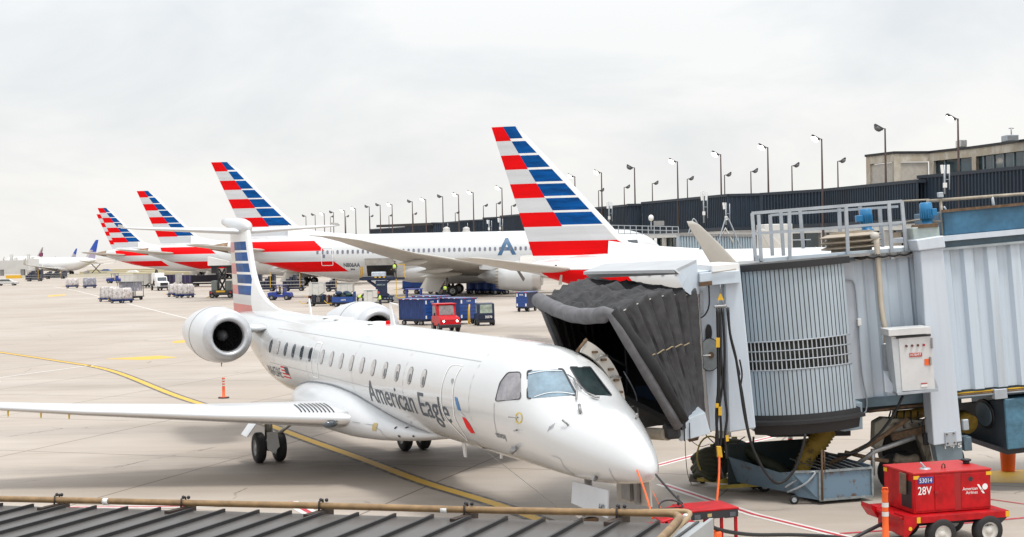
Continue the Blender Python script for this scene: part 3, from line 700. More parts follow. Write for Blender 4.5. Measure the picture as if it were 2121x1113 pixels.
s = 2.25; g_ = MB(); g_.cyl(Q(s, 0, .3), Q(s + .05, 0, 1.5), .07, 12); g_.cyl(Q(s, -.22, .27), Q(s, .22, .27), .05, 10); g_.box(Q(s - .08, 0, .82), (.16, .34, .12)); g_.cyl(Q(s - .1, -.3, .8), Q(s - .1, .3, .8), .03, 8)
ng = g_.build('nose_gear_leg', STEEL, JET)
for dy in (-.2, .2): wheel(Q(s, dy, .27), .27, .19, ng)
for dy in (-.34, .3): g_ = MB(); g_.cyl(Q(s - .12, dy, .83), Q(s - .26, dy, .83), .055, 12); g_.build('taxi_light', METAL, ng)
g_ = MB(); g_.tube([Q(s - .1, .1, .7), Q(s - .2, 0, .5), Q(s, .05, .35)], .02, 6); g_.box(Q(s - .12, -.05, .68), (.1, .22, .1)); g_.build('steering_unit', RUST, ng)
a_, b_ = Q(2.15, -.36, 1.40), Q(.85, -.36, 1.43)
g_ = MB(); g_.prism([a_, b_, b_ + V((0, -.03, -.46)), a_ + V((0, -.03, -.38))], (0, -.025, 0)); nd_ = g_.build('nose_gear_door', mat('gear_door_paint', (.50, .52, .55), .35, 0, .05, 2), JET)
bm_obj(text_bm('642', .20, .13, .02), 'lettering', SLATE, nd_, lambda x, y: Q(1.13 - x, -.418, 1.05 + y))
g_ = MB(); g_.prism([Q(1.9, .34, 1.46), Q(.75, .34, 1.52), Q(.75, .37, 1.10), Q(1.9, .37, 1.02)], (0, .03, 0)); g_.build('nose_gear_door', CREAM, JET)
g_ = MB(); g_.bb(-1.6, -1.3, .28, .335, 1.12, 1.42); g_.bb(-1.15, -1.05, .28, .335, 1.1, 1.45); g_.build('nose_gear_door_rib', STEEL, JET)
# open entry door standing proud of the far side
g_ = MB(); O_ = []; I_ = []
for k in range(13):
    th = -R(22 + 64 * k / 12); O_.append(fpt(3.25, th, .30 - .06 * k / 12)); I_.append(fpt(3.25, th, .06))
for k in range(12):
    g_.prism([O_[k], O_[k + 1], I_[k + 1], I_[k]], (-.10, 0, 0))
dr = g_.build('entry_door', CREAM, JET)
for k in (2, 4, 6, 8, 10): g_ = MB(); g_.box((O_[k] + I_[k]) / 2 + V((.03, 0, 0)), (.06, .10, .04)); g_.build('door_latch', RUST, dr)
for k in (3, 7): g_ = MB(); g_.tube([I_[k] + V((.04, 0, 0)), (I_[k] + O_[k]) / 2 + V((.07, 0, 0)), O_[k + 1] + V((.04, 0, 0))], .018, 6); g_.build('door_hinge_arm', STEEL, dr)
g_ = MB(); g_.tube([O_[0] + V((.02, 0, .02)), I_[0] + V((.02, -.12, .02))], .03, 8); g_.build('door_edge_rail', RUST, dr)
# ------------------------------------------------------------------ airliners standing further off
def airliner(label, tailpt, heading, P, livery='aa', detail=True, wings=True):
    """tailpt: ground point under the trailing tip of the fin; heading: angle of the nose direction in the ground plane"""
    Lf, rad_w, zt_, zb_ = P['L'], P['w'], P['zt'], P['zb']; zc = (zt_ + zb_) / 2; h = (zt_ - zb_) / 2
    # local frame: x forward, origin at the fin tip's trailing edge; s measured aft from the nose
    sF = P['sF']
    e = empty('airliner', (tailpt[0], tailpt[1], 0), heading, label, 'airliner', P.get('group'))
    def q(s, y, z): return V((sF - s, y, z))
    T = [(0, zc - .12 * h, zc - .12 * h - .02, 0.0), (.02 * Lf, zc + .42 * h, zc - .55 * h, .45 * rad_w), (.05 * Lf, zc + .78 * h, zc - .84 * h, .76 * rad_w), (.10 * Lf, zt_ - .01, zb_ + .02, .97 * rad_w), (.14 * Lf, zt_, zb_, rad_w), (.62 * Lf, zt_, zb_, rad_w), (.70 * Lf, zt_, zb_ + .08 * h, rad_w), (.80 * Lf, zt_ - .02, zb_ + .42 * h, .86 * rad_w), (.90 * Lf, zt_ - .10 * h, zb_ + .95 * h, .55 * rad_w), (.975 * Lf, zt_ - .28 * h, zb_ + 1.38 * h, .23 * rad_w), (Lf, zt_ - .36 * h, zb_ + 1.47 * h, .12 * rad_w)]
    def sec(s):
        a, b, w_ = interp(T, s); return a, b, w_
    def fp(s, th, off=0):
        a, b, w_ = sec(s); c_ = (a + b) / 2; hh = (a - b) / 2; return q(s, -(w_ + off) * sin(th), c_ + (hh + off) * cos(th))
    def side(s, z, off=.015, sd=-1):
        a, b, w_ = sec(s); c_ = (a + b) / 2; hh = (a - b) / 2; k = max(0.0, 1 - ((z - c_) / hh) ** 2)
        zz = min(max(z, b + .005), a - .005); k = max(0.0, 1 - ((zz - c_) / hh) ** 2)
        n_ = V((0, sqrt(k) / max(w_, .05), (zz - c_) / hh ** 2)).normalized(); return q(s, sd * (w_ * sqrt(k) + off * n_.y), zz + off * n_.z)
    st = [Lf * k / 100 for k in (0.05, .4, 1, 2, 3, 4, 5, 6.5, 8, 10, 12, 14, 20, 30, 40, 50, 58, 62, 65, 68, 71, 74, 77, 80, 83, 86, 89, 92, 94, 96, 97.5, 99, 100)]
    sb = P.get('silver', True)
    mb = MB(); mb.loft([[fp(s, 2 * pi * k / 40) for k in range(40)] for s in st]); mb.build('fuselage', FUSM if sb else PAINT, e)
    def dec(polys, m, name, dx=1.0, dy=.3, par=None, off=.015, sd=-1):
        return bm_obj(poly_bm(polys, dx, dy), name, m, par or e, lambda x, y: side(x, y, off, sd))
    if P.get('apu'):
        mb = MB(); a, b, w_ = sec(Lf); c_ = (a + b) / 2
        mb.lathe([(0, w_ + .04), (-.9, .42 * rad_w * .9), (-1.3, .47 * rad_w * .9)], q(Lf, 0, c_ - .02), (-1, 0, 0), 24)
        mb = MB(); ss = [Lf - P['apu'], Lf - P['apu'] * .5, Lf - .02, Lf + .02]; mb.loft([[fp(min(s, Lf), 2 * pi * k / 24, .02 if s < Lf else -.05) for k in range(24)] for s in ss]); mb.build('tail_cone_exhaust', LENG, e)
    # fin ----------------------------------------------------------------
    z0, z1 = P['fin_z']; rows = 9; dz = (z1 - z0) / rows
    def fL(z): return interp(P['finL'], z)[0]     # s of leading edge
    def fT(z): return sF + P['finT'] * (z1 - z) * -1
    def fS(z): return fT(z) + (P['split'][0] + P['split'][1] * (z1 - z)) * -1
    gap = .14 if P['gap'] is None else P['gap']
    zl = []
    for r_ in range(rows):
        zt1 = z1 - r_ * dz
        if r_ == 0: zl += [(zt1, 'a', r_), (zt1 - dz * (1 - gap), 'w', r_)]
        else: zl += [(zt1, 'w2', r_), (zt1 - dz * gap * .3, 'a', r_), (zt1 - dz * (1 - gap * .7), 'w', r_)]
    zl.append((z0, 'end', rows)); zl.append((P['fin_low'], 'end', rows))
    mb = MB()
    for sd in (-1, 1):
        G = []
        for z, _, _ in zl:
            Lz, Tz = fL(z), fT(z); c_ = Tz - Lz; Sz = min(max(fS(z), Lz + .05), Tz - .02); bl = Lz + P['bord'] * (1 + .3 * (z1 - z) / (z1 - z0))
            if z > z1 - dz * .02: bl = Lz + .02
            xs_ = [Lz, Lz + .02 * c_, (Lz + bl) / 2, bl, (bl + Sz) / 2, Sz, (Sz + Tz) / 2, Tz]; row = []
            for x in xs_:
                u = min(1, max(0, (x - Lz) / c_)); t = 5 * .10 * min(c_, P['finc']) * (.2969 * sqrt(u) - .126 * u - .3516 * u * u + .2843 * u ** 3 - .1036 * u ** 4); row.append(q(x, sd * max(t, .0), z))
            G.append(row)
        for a in range(len(G) - 1):
            kind, r_ = zl[a][1], zl[a][2]
            for k in range(7):
                m_ = 0
                if livery == 'aa':
                    if kind == 'end': m_ = 0
                    elif r_ == 7: m_ = 3 if k > 2 else 0
                    elif r_ == 8: m_ = 2 if k > P.get('redk', 2) else 0
                    elif k <= 2: m_ = 0
                    elif k <= 4: m_ = 1 if kind == 'a' else 0
                    else: m_ = 2 if r_ % 2 == 0 else 3
                elif livery == 'globe': m_ = 1 if (r_ < 5 + (1 if k > 4 else 0)) else (3 if k < 4 else 4)
                elif livery == 'maroon': m_ = 3
                mb.add([G[a][k], G[a][k + 1], G[a + 1][k + 1], G[a + 1][k]], [(0, 1, 2, 3)], m_, True)
        if livery != 'none': pass
    top = [q(fL(z1), 0, z1), q(fT(z1), 0, z1)]
    BL2 = BLUE if livery == 'aa' else mat('royal_blue_fin', (.01, .07, .45), .4, 0, .1, 1)
    fin = mb.build('tail_fin', [PAINT, BL2, RED, LGREY if livery == 'aa' else mat('pale_gold_grey', (.55, .52, .50), .5), mat('lilac_grey', (.40, .36, .50), .5)], e, fixn=False)
    if P.get('dorsal'):
        mb = MB(); rg = []
        for s, zt in P['dorsal']:
            zz = sec(s)[0] - .25; w_ = .12 + .05 * (s - P['dorsal'][0][0]) / 3
            rg.append([q(s, w_ * cos(pi * k / 8) * (1 + 1.5 * (1 - sin(pi * k / 8))), zz + (zt - zz) * sin(pi * k / 8)) for k in range(9)])
        mb.loft(rg, 0, True, False, False); mb.build('dorsal_fillet', PAINT, e)
    # bands that carry the flag down over the rear body -------------------
    if livery == 'aa':
        for (zA, zB, m_, sTf, sLf) in P['bands']:
            for sd in (-1, 1):
                nx = 14; bm = bmesh.new()
                vv = [[bm.verts.new((sTf(z) + (sLf(z) - sTf(z)) * i / nx, z, 0)) for i in range(nx + 1)] for z in (zA, (zA * 3 + zB) / 4, (zA + zB) / 2, (zA + 3 * zB) / 4, zB)]
                for a in range(4):
                    for i in range(nx): bm.faces.new((vv[a][i], vv[a][i + 1], vv[a + 1][i + 1], vv[a + 1][i]))
                o = bm_obj(bm, 'livery_band', [RED, LGREY, PAINT][m_], e, lambda x, y: side(min(x, Lf - .02), y, .02, sd))
                for p in o.data.polygons: p.use_smooth = True
    # tailplane ------------------------------------------------------------
    for sd in (-1, 1):
        rg = []
        for (y, s, z, c_, t) in P['hst']:
            rg.append([q(s + a, sd * y, z + b_) for a, b_ in airfoil(c_, t, 0, 8)])
        mb = MB(); mb.loft(rg); mb.build('tailplane', [CREAM], e)
    if wings:
        for sd in (-1, 1):
            rg = []
            for (y, s, z, c_, t) in P['wst']:
                rg.append([q(s + a, sd * y, z + b_ - .03 * a) for a, b_ in airfoil(c_, t, .015, 10)])
            mb = MB(); mb.loft(rg); wg = mb.build('wing', [CREAM], e)
            if P.get('wlet'):
                rg = []
                y0, s0, z0_, c0 = P['wlet'][0]
                for (y, s, z, c_) in P['wlet']: rg.append([q(s + a, sd * (y) + b_, z) for a, b_ in airfoil(c_, .06 if z > z0_ + .3 else .08, 0, 8)])
                mb = MB(); mb.loft(rg); mb.build('winglet', CREAM, wg)
            for (y, s, z, l_) in P.get('flapf', []):
                mb = MB(); mb.loft([[q(s + l_ * u, sd * y + .28 * r_ * sin(2 * pi * k / 10), z + .35 * r_ * cos(2 * pi * k / 10) - .25 * u) for k in range(10)] for u, r_ in ((0, .1), (.15, .7), (.4, 1), (.7, .8), (1, .05))]); mb.build('flap_fairing', CREAM, wg)
        mb = MB(); bf_ = P['bf']; mb.loft([[q(bf_[0] + (bf_[1] - bf_[0]) * u, -bf_[2] * r_ * sin(2 * pi * k / 24), bf_[3] + bf_[4] * r_ * cos(2 * pi * k / 24)) for k in range(24)] for u, r_ in ((0, .2), (.08, .55), (.2, .85), (.35, 1), (.6, 1), (.8, .85), (.93, .5), (1, .15))]); mb.build('wing_body_fairing', FUSM if sb else PAINT, e)
        # engines
        ex, ey, ez, er, el = P['eng']
        for sd in (-1, 1):
            o_ = q(ex, sd * ey, ez)
            mb = MB(); mb.lathe([(el * .25, .05), (el * .25, er * .82), (.1, er * .86), (0, er * .92), (.08, er * .97), (el * .2, er * 1.05), (el * .45, er * 1.06), (el * .8, er * .95), (el, er * .86), (el, er * .8), (el * .8, er * .78)], o_, (-1, 0, 0), 32, 0, True, lambda i, k: 1 if i < 2 else (2 if i in (2, 3, 4) else 0))
            en = mb.build('engine_nacelle', [FUSM if sb else PAINT, DARK, METAL], e)
            if P.get('chev'):
                mb = MB()
                n_ = 22
                for k in range(n_):
                    a0 = 2 * pi * k / n_; a1 = 2 * pi * (k + .5) / n_; a2 = 2 * pi * (k + 1) / n_; r1 = er * .90; r2 = er * .80
                    def c__(a, x, r_): return o_ + V((-x, sin(a) * r_, cos(a) * r_))
                    A, B, C_ = c__(a0, el - .75, r1), c__(a2, el - .75, r1), c__(a1, el + .42, r2)
                    A2, B2 = c__(a0, el - .1, r1 * .95), c__(a2, el - .1, r1 * .95)
                    mb.add([A, B, B2, C_, A2], [(0, 1, 2, 3, 4)], 0, True)
                mb.build('chevron_nozzle', mat('nozzle_tan_metal', (.42, .37, .30), .4, .4), en, fixn=False)
            mb = MB(); mb.lathe([(el * .7, er * .62), (el * 1.05, er * .55), (el * 1.3, er * .40), (el * 1.3, er * .36), (el * 1.5, er * .1)], o_, (-1, 0, 0), 24); mb.build('core_exhaust', STEEL, en)
            mb = MB(); mb.prism([q(ex + el * .2, sd * ey - .18, ez + er * .9), q(ex + el * .5, sd * ey - .18, ez + er * 1.45), q(ex + el * 1.5, sd * ey - .18, ez + er * 1.35), q(ex + el * 1.45, sd * ey - .18, ez + er * .5), q(ex + el * .9, sd * ey - .18, ez + er * .4)], (0, .36, 0)); mb.build('engine_pylon', FUSM if sb else PAINT, en)
    # gear
    for (s, y, r_, wd, n_, sp) in P['gear']:
        for sd in ((-1, 1) if y > 0 else (1,)):
            mb = MB(); mb.cyl(q(s, sd * y, r_), q(s, sd * y * .9, P['zb'] + 1.2), .18 if y else .12, 10)
            if n_ > 1: mb.bar(q(s - sp, sd * y, r_), q(s + sp, sd * y, r_), .25, .25)
            lg = mb.build('landing_gear_leg', STEEL, e)
            for k in range(n_):
                ss = s + (0 if n_ == 1 else (-sp, sp)[k])
                for dy in (-.45 if y else -.25, .45 if y else .25): wheel(q(ss, sd * y + dy, r_), r_, wd, lg, hub=STEEL)
            if y and P.get('gdoor'):
                mb = MB(); mb.prism([q(s - .3, sd * (y + .9), P['zb'] + .9), q(s + 2.0, sd * (y + .9), P['zb'] + 1.1), q(s + 3.3, sd * (y + 1.1), r_ + .1), q(s + .9, sd * (y + 1.1), r_ - .1)][::1], (0, .08, 0)); mb.build('gear_door', CREAM, lg)
    # cabin windows
    if detail:
        for (sa, sb_, z, pit) in P['win']:
            s = sa
            while s < sb_:
                for sd in (-1,): dec([rrect(s - .14 * P['ws'], s + .14 * P['ws'], z - .24 * P['ws'], z + .24 * P['ws'], .13 * P['ws'], 2)], mat('cabin_window_grey', (.19, .19, .24), .25, 0, .35, .6), 'cabin_window', 0, 0, off=.03, sd=sd)
                s += pit
    return e, q, side, dec, sec
def lin(a, b): return lambda z: a[1] + (b[1] - a[1]) * (z - a[0]) / (b[0] - a[0])
B788 = dict(L=56.3, w=2.89, zt=7.72, zb=1.85, sF=56.0, fin_z=(6.55, 17.0), fin_low=6.9, gap=.13, bord=.45, finc=4.5,
    finL=[(5.2, 40.0), (6.5, 41.6), (7.8, 43.4), (8.4, 44.7), (9.4, 45.95), (15.2, 51.75), (16.2, 52.7), (16.75, 53.4), (17.0, 54.0)], finT=.44, split=(1.3, .276), apu=2.3, group='wide-bodied airliners with flag-striped tails',
    bands=[], dorsal=[(38.5, 7.75), (41, 7.95), (43, 8.2), (45, 8.7), (46.5, 9.4)], redk=99,
    hst=[(1.2, 48.6, 5.9, 5.0, .10), (3, 49.9, 6.05, 4.3, .10), (8.8, 54.4, 6.6, 2.2, .09), (9.9, 55.6, 6.75, 1.2, .08)],
    wst=[(2.5, 17.0, 2.9, 11.5, .12), (9.5, 21.5, 3.7, 7.2, .11), (20, 28.5, 5.2, 4.0, .10), (27, 33.6, 6.7, 2.3, .09), (29.3, 36.2, 7.15, 1.2, .08), (30.05, 38.2, 7.3, .5, .06)],
    flapf=[(7.4, 24.5, 2.7, 5), (12.5, 25.2, 3.3, 4.2), (17.5, 27.6, 4.3, 3.4)],
    bf=(13, 36, 3.05, 3.1, 1.75), eng=(15.2, 9.9, 2.35, 1.72, 4.9), chev=True, gear=[(26.6, 4.9, .62, .5, 2, .75), (5.8, 0, .5, .35, 1, 0)], gdoor=True,
    win=[(9, 43, 5.55, .62)], ws=1.0)
# flag bands on the 787 rear body: trailing edge line of the fin carried on, leading edge slanted
B788['bands'] = [(7.7, 6.98, 1, lin((7.7, 52.0), (5.8, 51.3)), lin((7.7, 43.0), (5.76, 41.9))),
                 (6.98, 5.74, 0, lin((6.98, 51.75), (5.74, 51.1)), lin((6.98, 43.0), (5.74, 41.6))), (5.74, 4.45, 1, lin((5.74, 53.5), (4.45, 53.0)), lin((5.74, 41.4), (4.45, 40.2))), (4.45, 3.18, 0, lin((4.45, 51.4), (3.18, 50.0)), lin((4.45, 40.5), (3.18, 38.8)))]
B738 = dict(L=38.0, w=1.88, zt=5.24, zb=1.35, sF=39.4, fin_z=(5.05, 12.55), fin_low=4.6, gap=.15, bord=.30, finc=3.2,
    finL=[(4.6, 29.6), (5.0, 30.2), (5.4, 31.0), (5.9, 31.75), (6.4, 32.2), (6.9, 32.65), (12.1, 37.45), (12.4, 37.75), (12.55, 37.95)], finT=.31, split=(.7, .275), apu=None,
    bands=[], dorsal=[(27.5, 5.30), (29.5, 5.45), (31.3, 5.7), (32.6, 6.0)], redk=2,
    hst=[(.5, 34.4, 4.25, 3.9, .10), (1.3, 34.9, 4.32, 3.4, .10), (6.6, 38.0, 4.98, 1.6, .09), (7.15, 38.7, 5.05, .9, .08)],
    wst=[(1.6, 13.0, 2.2, 7.6, .13), (5.5, 16.2, 2.6, 4.6, .12), (12, 20.0, 3.3, 2.7, .11), (16.8, 22.7, 3.85, 1.6, .10), (17.2, 22.95, 3.95, 1.5, .09)],
    wlet=[(17.15, 22.95, 3.9, 1.5), (17.45, 23.2, 4.15, 1.35), (17.65, 23.6, 4.7, 1.15), (17.8, 24.4, 5.6, .85), (17.9, 25.15, 6.35, .50), (17.92, 25.45, 6.52, .25)],
    bf=(12, 25, 1.9, 1.9, 1.0), eng=(10.4, 4.83, 1.65, 1.03, 4.4), gear=[(20, 2.86, .56, .4, 1, 0), (3.8, 0, .34, .2, 1, 0)], win=[(6.5, 32, 4.0, .76)], ws=.75)
B738['bands'] = [(5.05, 4.25, 2, lin((5.05, 37.2), (4.25, 36.9)), lin((5.05, 31.0), (4.25, 30.2))), (4.22, 3.40, 0, lin((4.22, 36.6), (3.40, 35.7)), lin((4.22, 31.6), (3.40, 30.9)))]
def tailat(px, py, z):
    d = ray(px, py); t = (z - CH) / d.z; p = CAM + d * t; return (p.x, p.y)
# nearest narrow-body behind the bridge
P1 = at(1018, 266, 81.0)
n1, nq, nside, ndec, nsec = airliner('narrow-bodied airliner behind the grey bridge canopy, its tall flag-striped tail nearest the middle', (P1.x, P1.y), R(-15), B738, wings=True, detail=True)
mb = MB(); mb.prism([nq(38.02, -.24, 4.25), nq(37.9, -.27, 4.3), nq(37.5, -.36, 3.75), nq(37.6, -.34, 3.6)], (0, .1, 0)); mb.build('exhaust_hatch', mat('hatch_dark_metal', (.16, .15, .14), .5, .4), n1)  # small exhaust hatch of dark metal at the end of the tail cone
mb = MB(); mb.loft([[nq(10 + 3.4 * u, .75 * r_ * sin(2 * pi * k / 14), 5.28 + .34 * r_ * abs(cos(2 * pi * k / 14))) for k in range(14)] for u, r_ in ((0, .1), (.12, .7), (.3, 1), (.6, 1), (.85, .6), (1, .1))]); mb.build('satellite_radome', PAINT, n1)
mb = MB(); p_ = nside(35.3, 3.95, 0); mb.prism([p_, p_ + V((.12, 0, 0)), p_ + V((.08, -.1, -.55)), p_ + V((-.1, -.1, -.55))], (0, -.04, 0)); mb.build('drain_mast', CREAM, n1)
ndec([[(35.5, 4.35), (35.62, 4.35), (35.62, 4.52), (35.5, 4.52)]], BKT, 'static_port', 0, 0, off=.03)
# the wide-bodies
D = [(437, 338, 'wide-bodied airliner with its rear cargo hold open and registration N806AA on its side', R(-2), True),
     (283, 397, 'wide-bodied airliner with a striped tail, middle of the three wide-bodies standing side by side', R(-2), False),
     (202, 432, 'wide-bodied airliner with a striped tail, farther of the three wide-bodies standing side by side', R(-2), False)]
AIRL = []
for (px, py, lab, hd, det) in D:
    x, y = tailat(px, py, 16.92)
    r_ = airliner(lab, (x, y), hd, B788, detail=det); AIRL.append(r_)
x, y = tailat(200, 452, 16.0); r_ = airliner('striped tail of a further airliner, showing just left of the farthest wide-body', (x, y), R(-2), dict(B788), detail=False)
# details on N806AA
e7, q7, side7, dec7, sec7 = AIRL[0]
bm = text_bm('N806AA', 2.0, .48, .02)
bm_obj(bm, 'registration_lettering', SLATE, e7, lambda x, y: side7(39.3 - x, 3.72 + y, .03))
bm_obj(text_bm('806', .55, .2, .02), 'fleet_number_lettering', SLATE, e7, lambda x, y: side7(38.5 - x, 3.32 + y, .03))
bm = text_bm('A', 2.3, 1.95, .03); slice_bm(bm, 0, .3); bm_obj(bm, 'title_lettering', mat('title_blue', (.045, .12, .23), .4), e7, lambda x, y: side7(20.5 - x, 4.85 + y, .025))
dec7(ribbon(rrect(40.6, 42.0, 3.95, 6.1, .15), .07, True), OUTW, 'cabin_door_outline', 0, .3, off=.035)
dec7([rrect(41.55, 41.85, 4.85, 5.3, .12)], mat('cabin_window_grey', (.19, .19, .24), .25), 'door_window', 0, 0, off=.035)
# open cargo hold
dec7([[(36.5, 2.0), (33.3, 2.0), (33.3, 3.85), (36.5, 3.85)]], DARK, 'cargo_hold_opening', 1, .25, off=.03)
mb = MB(); mb.prism([q7(36.6, -2.86, 4.5), q7(33.2, -2.86, 4.5), q7(33.2, -3.6, 4.62), q7(36.6, -3.6, 4.62)], (0, 0, .08)); mb.prism([q7(36.6, -3.55, 4.6), q7(33.2, -3.55, 4.6), q7(33.25, -3.5, 3.85), q7(36.55, -3.5, 3.85)], (0, -.08, 0)); mb.build('cargo_door', mat('cargo_door_lining', (.33, .31, .28), .6, 0, .2, 2), e7)
dec7([[(4.7, 6.3), (3.5, 6.3), (3.4, 5.75), (4.4, 5.7)]], GLASS, 'flight_deck_window', .5, .2, off=.02)
# airliners on the far stands at the left
def small(label, px, py, z, hd, liv, sc=1.0, w_=True):
    P = dict(B738); P['silver'] = False; P['bands'] = []; P['w'] = 2.5; P['zt'] = 6.3; P['zb'] = 1.3; P['eng'] = (9.5, 6.2, 1.9, 1.5, 5.0); P['bf'] = (11, 26, 2.5, 2.2, 1.2); P['fin_z'] = (6.0, 12.55); P['fin_low'] = 5.2; x, y = tailat(px, py, z)
    r_ = airliner(label, (x, y), hd, P, liv, False, w_); r_[0].scale = (z / 12.55 * 1.12, z / 12.55 * 1.12, z / 12.55); return r_
small('white airliner with a blue tail on the far stands, nose towards the left', 204, 497, 11.4, R(180 - 38), 'globe', 1)
small('blue tail showing above the white far airliner, second from the left', 160, 515, 12.55, R(180 - 38), 'globe', 1)
qa = small('grey tail with a maroon emblem above the far bridge, farthest left', 90, 512, 15, R(180 - 38), 'maroon', 1)
mb = MB()
for sd in (-1, 1):
    for poly in ([(38.6, 11.8), (38.9, 11.9), (37.0, 9.4), (36.2, 8.8), (36.8, 9.7)], [(38.4, 10.9), (38.7, 10.9), (37.2, 8.9), (36.4, 8.3), (36.9, 9.2)], [(37.8, 9.0), (36.8, 8.6), (35.2, 8.3), (34.2, 6.6), (36.8, 6.0), (38.2, 6.2), (38.5, 8.2)]):
        P_ = [qa[1](s, sd * .24, z) for s, z in poly]; mb.add(P_, [tuple(range(len(P_)))])
mb.build('antelope_emblem', mat('maroon', (.22, .02, .10), .5), qa[0], fixn=False)
# ------------------------------------------------------------------ concourse, masts, distant structures
CLAD = mat('dark_ribbed_cladding', (.014, .028, .048), .6, 0, .25, .25)
FAS = mat('white_fascia', (.62, .62, .60), .5, 0, .1, 1)
CONCB = mat('beige_exposed_concrete', (.50, .43, .33), .85, 0, .12, .9, col2=(.64, .59, .51), thr=(.45, .62), stretch=(1, 1, .5))
PANELB = mat('pale_concrete_panel', (.55, .51, .45), .9, 0, .12, 2)
DGL = mat('terminal_window_glass', (.02, .05, .065), .08, 0, .5, .35, spec=.8)
def hor(px): return 556.5 - 39.73 - (px - 1060.5) * .02005
def onz(px, py, z):
    Y = (z - CH) * FPX / (hor(px) - py); p = at(px, py, Y); return V((p.x, p.y, z))
CON = empty('concourse_building', (30, 220, 0), 0, 'long dark ribbed concourse building running away behind the airliners', 'terminal')
ci = V((-30, -220, 0))
segs = [[(766, 475), (840, 470), 12.2], [(840, 467.5), (898, 463), 12.5], [(898, 461), (914, 461), 12.7], [(914, 461), (952, 458), 12.4], [(952, 457), (1001, 454.5), 12.3], [(1001, 451), (1037, 449), 12.6], [(1037, 447), (1110, 441), 12.5], [(1110, 441), (1230, 430), 12.3],
        [(1230, 430), (1300, 423.5), 12.2], [(1300, 422.5), (1330, 422), 12.2], [(1330, 419), (1509, 402), 12.4], [(1509, 402), (1576, 400.5), 12.4], [(1576, 400), (1700, 392), 12.1], [(1700, 392), (1902, 372), 12.1], [(1902, 364), (1950, 360), 12.6], [(1950, 360), (2260, 330), 12.6]]
ZB = 7.9
for a, b_, z in segs:
    A, B = onz(*a, z), onz(*b_, z); A = A + ci; B = B + ci
    d = (B - A); L_ = math.hypot(d.x, d.y); d = V((d.x / L_, d.y / L_, 0)); nrm = V((-d.y, d.x, 0));
    if nrm.y > 0: nrm = -nrm
    n_ = max(2, int(L_ / .55)); mb = MB(); pr_ = []
    for k in range(n_):
        for u, o_ in ((0, 0), (.5, 0), (.6, .14), (.9, .14)): pr_.append((L_ * (k + u) / n_, o_))
    pr_.append((L_, 0))
    T_ = [A + d * x + nrm * o_ for x, o_ in pr_]
    for i in range(len(T_) - 1):
        p, q_ = T_[i].copy(), T_[i + 1].copy(); p.z = q_.z = ZB; p2, q2 = p.copy(), q_.copy(); p2.z = q2.z = z - .35; mb.quad(p, q_, q2, p2)
    mb.build('ribbed_cladding', CLAD, CON, fixn=False)
    mb = MB(); a0 = A + nrm * .22; b0 = B + nrm * .22
    for (zz0, zz1, off, m_) in ((z - .35, z, .0, 0), (ZB - .5, ZB, -.0, 0)):
        mb = MB(); p, q_ = a0.copy(), b0.copy(); p.z = q_.z = zz0; mb.prism([p, q_, q_ - nrm * 1.2, p - nrm * 1.2], (0, 0, zz1 - zz0), m_); mb.build('parapet_trim' if zz0 > 9 else 'soffit_trim', mat('dark_trim', (.02, .03, .045), .6), CON)
    mb = MB(); p, q_ = A - nrm * .25, B - nrm * .25; p.z = q_.z = 12.0; mb.prism([p, q_, q_ - nrm * 22, p - nrm * 22], (0, 0, z - 12.05)); 
    mb.build('roof_slab', mat('dark_roof', (.05, .05, .05), .9), CON)
    mb = MB(); p, q_ = A - nrm * 2.4, B - nrm * 2.4; p.z = q_.z = 0; mb.prism([p, q_, q_ - nrm * .3, p - nrm * .3], (0, 0, 7.2)); mb.build('lower_glazing', DGL, CON)
    mb = MB(); p, q_ = A + nrm * .05, B + nrm * .05; p.z = q_.z = 6.75; mb.prism([p, q_, q_ - nrm * 2.6, p - nrm * 2.6], (0, 0, .62))
    k_ = max(1, int(L_ / 7))
    for k in range(k_ + 1):
        c_ = A + d * (L_ * k / k_) - nrm * .3; mb.box((c_.x, c_.y, 3.37), (.55, .55, 6.7))
    mb.build('white_columns', FAS, CON)
    mb = MB()
    for k in range(k_):
        for u in (.25, .5, .75):
            c_ = A + d * (L_ * (k + u) / k_) - nrm * 2.3; mb.box((c_.x, c_.y, 3.5), (.12, .12, 6.4))
        if k % 3 == 1:
            p = A + d * (L_ * k / k_) - nrm * 2.2; q_ = A + d * (L_ * (k + 1) / k_) - nrm * 2.2; p.z = q_.z = 0; mb.prism([p, q_, q_ - nrm * .1, p - nrm * .1], (0, 0, 6.5))
    mb.build('beige_wall_panels', PANELB, CON)
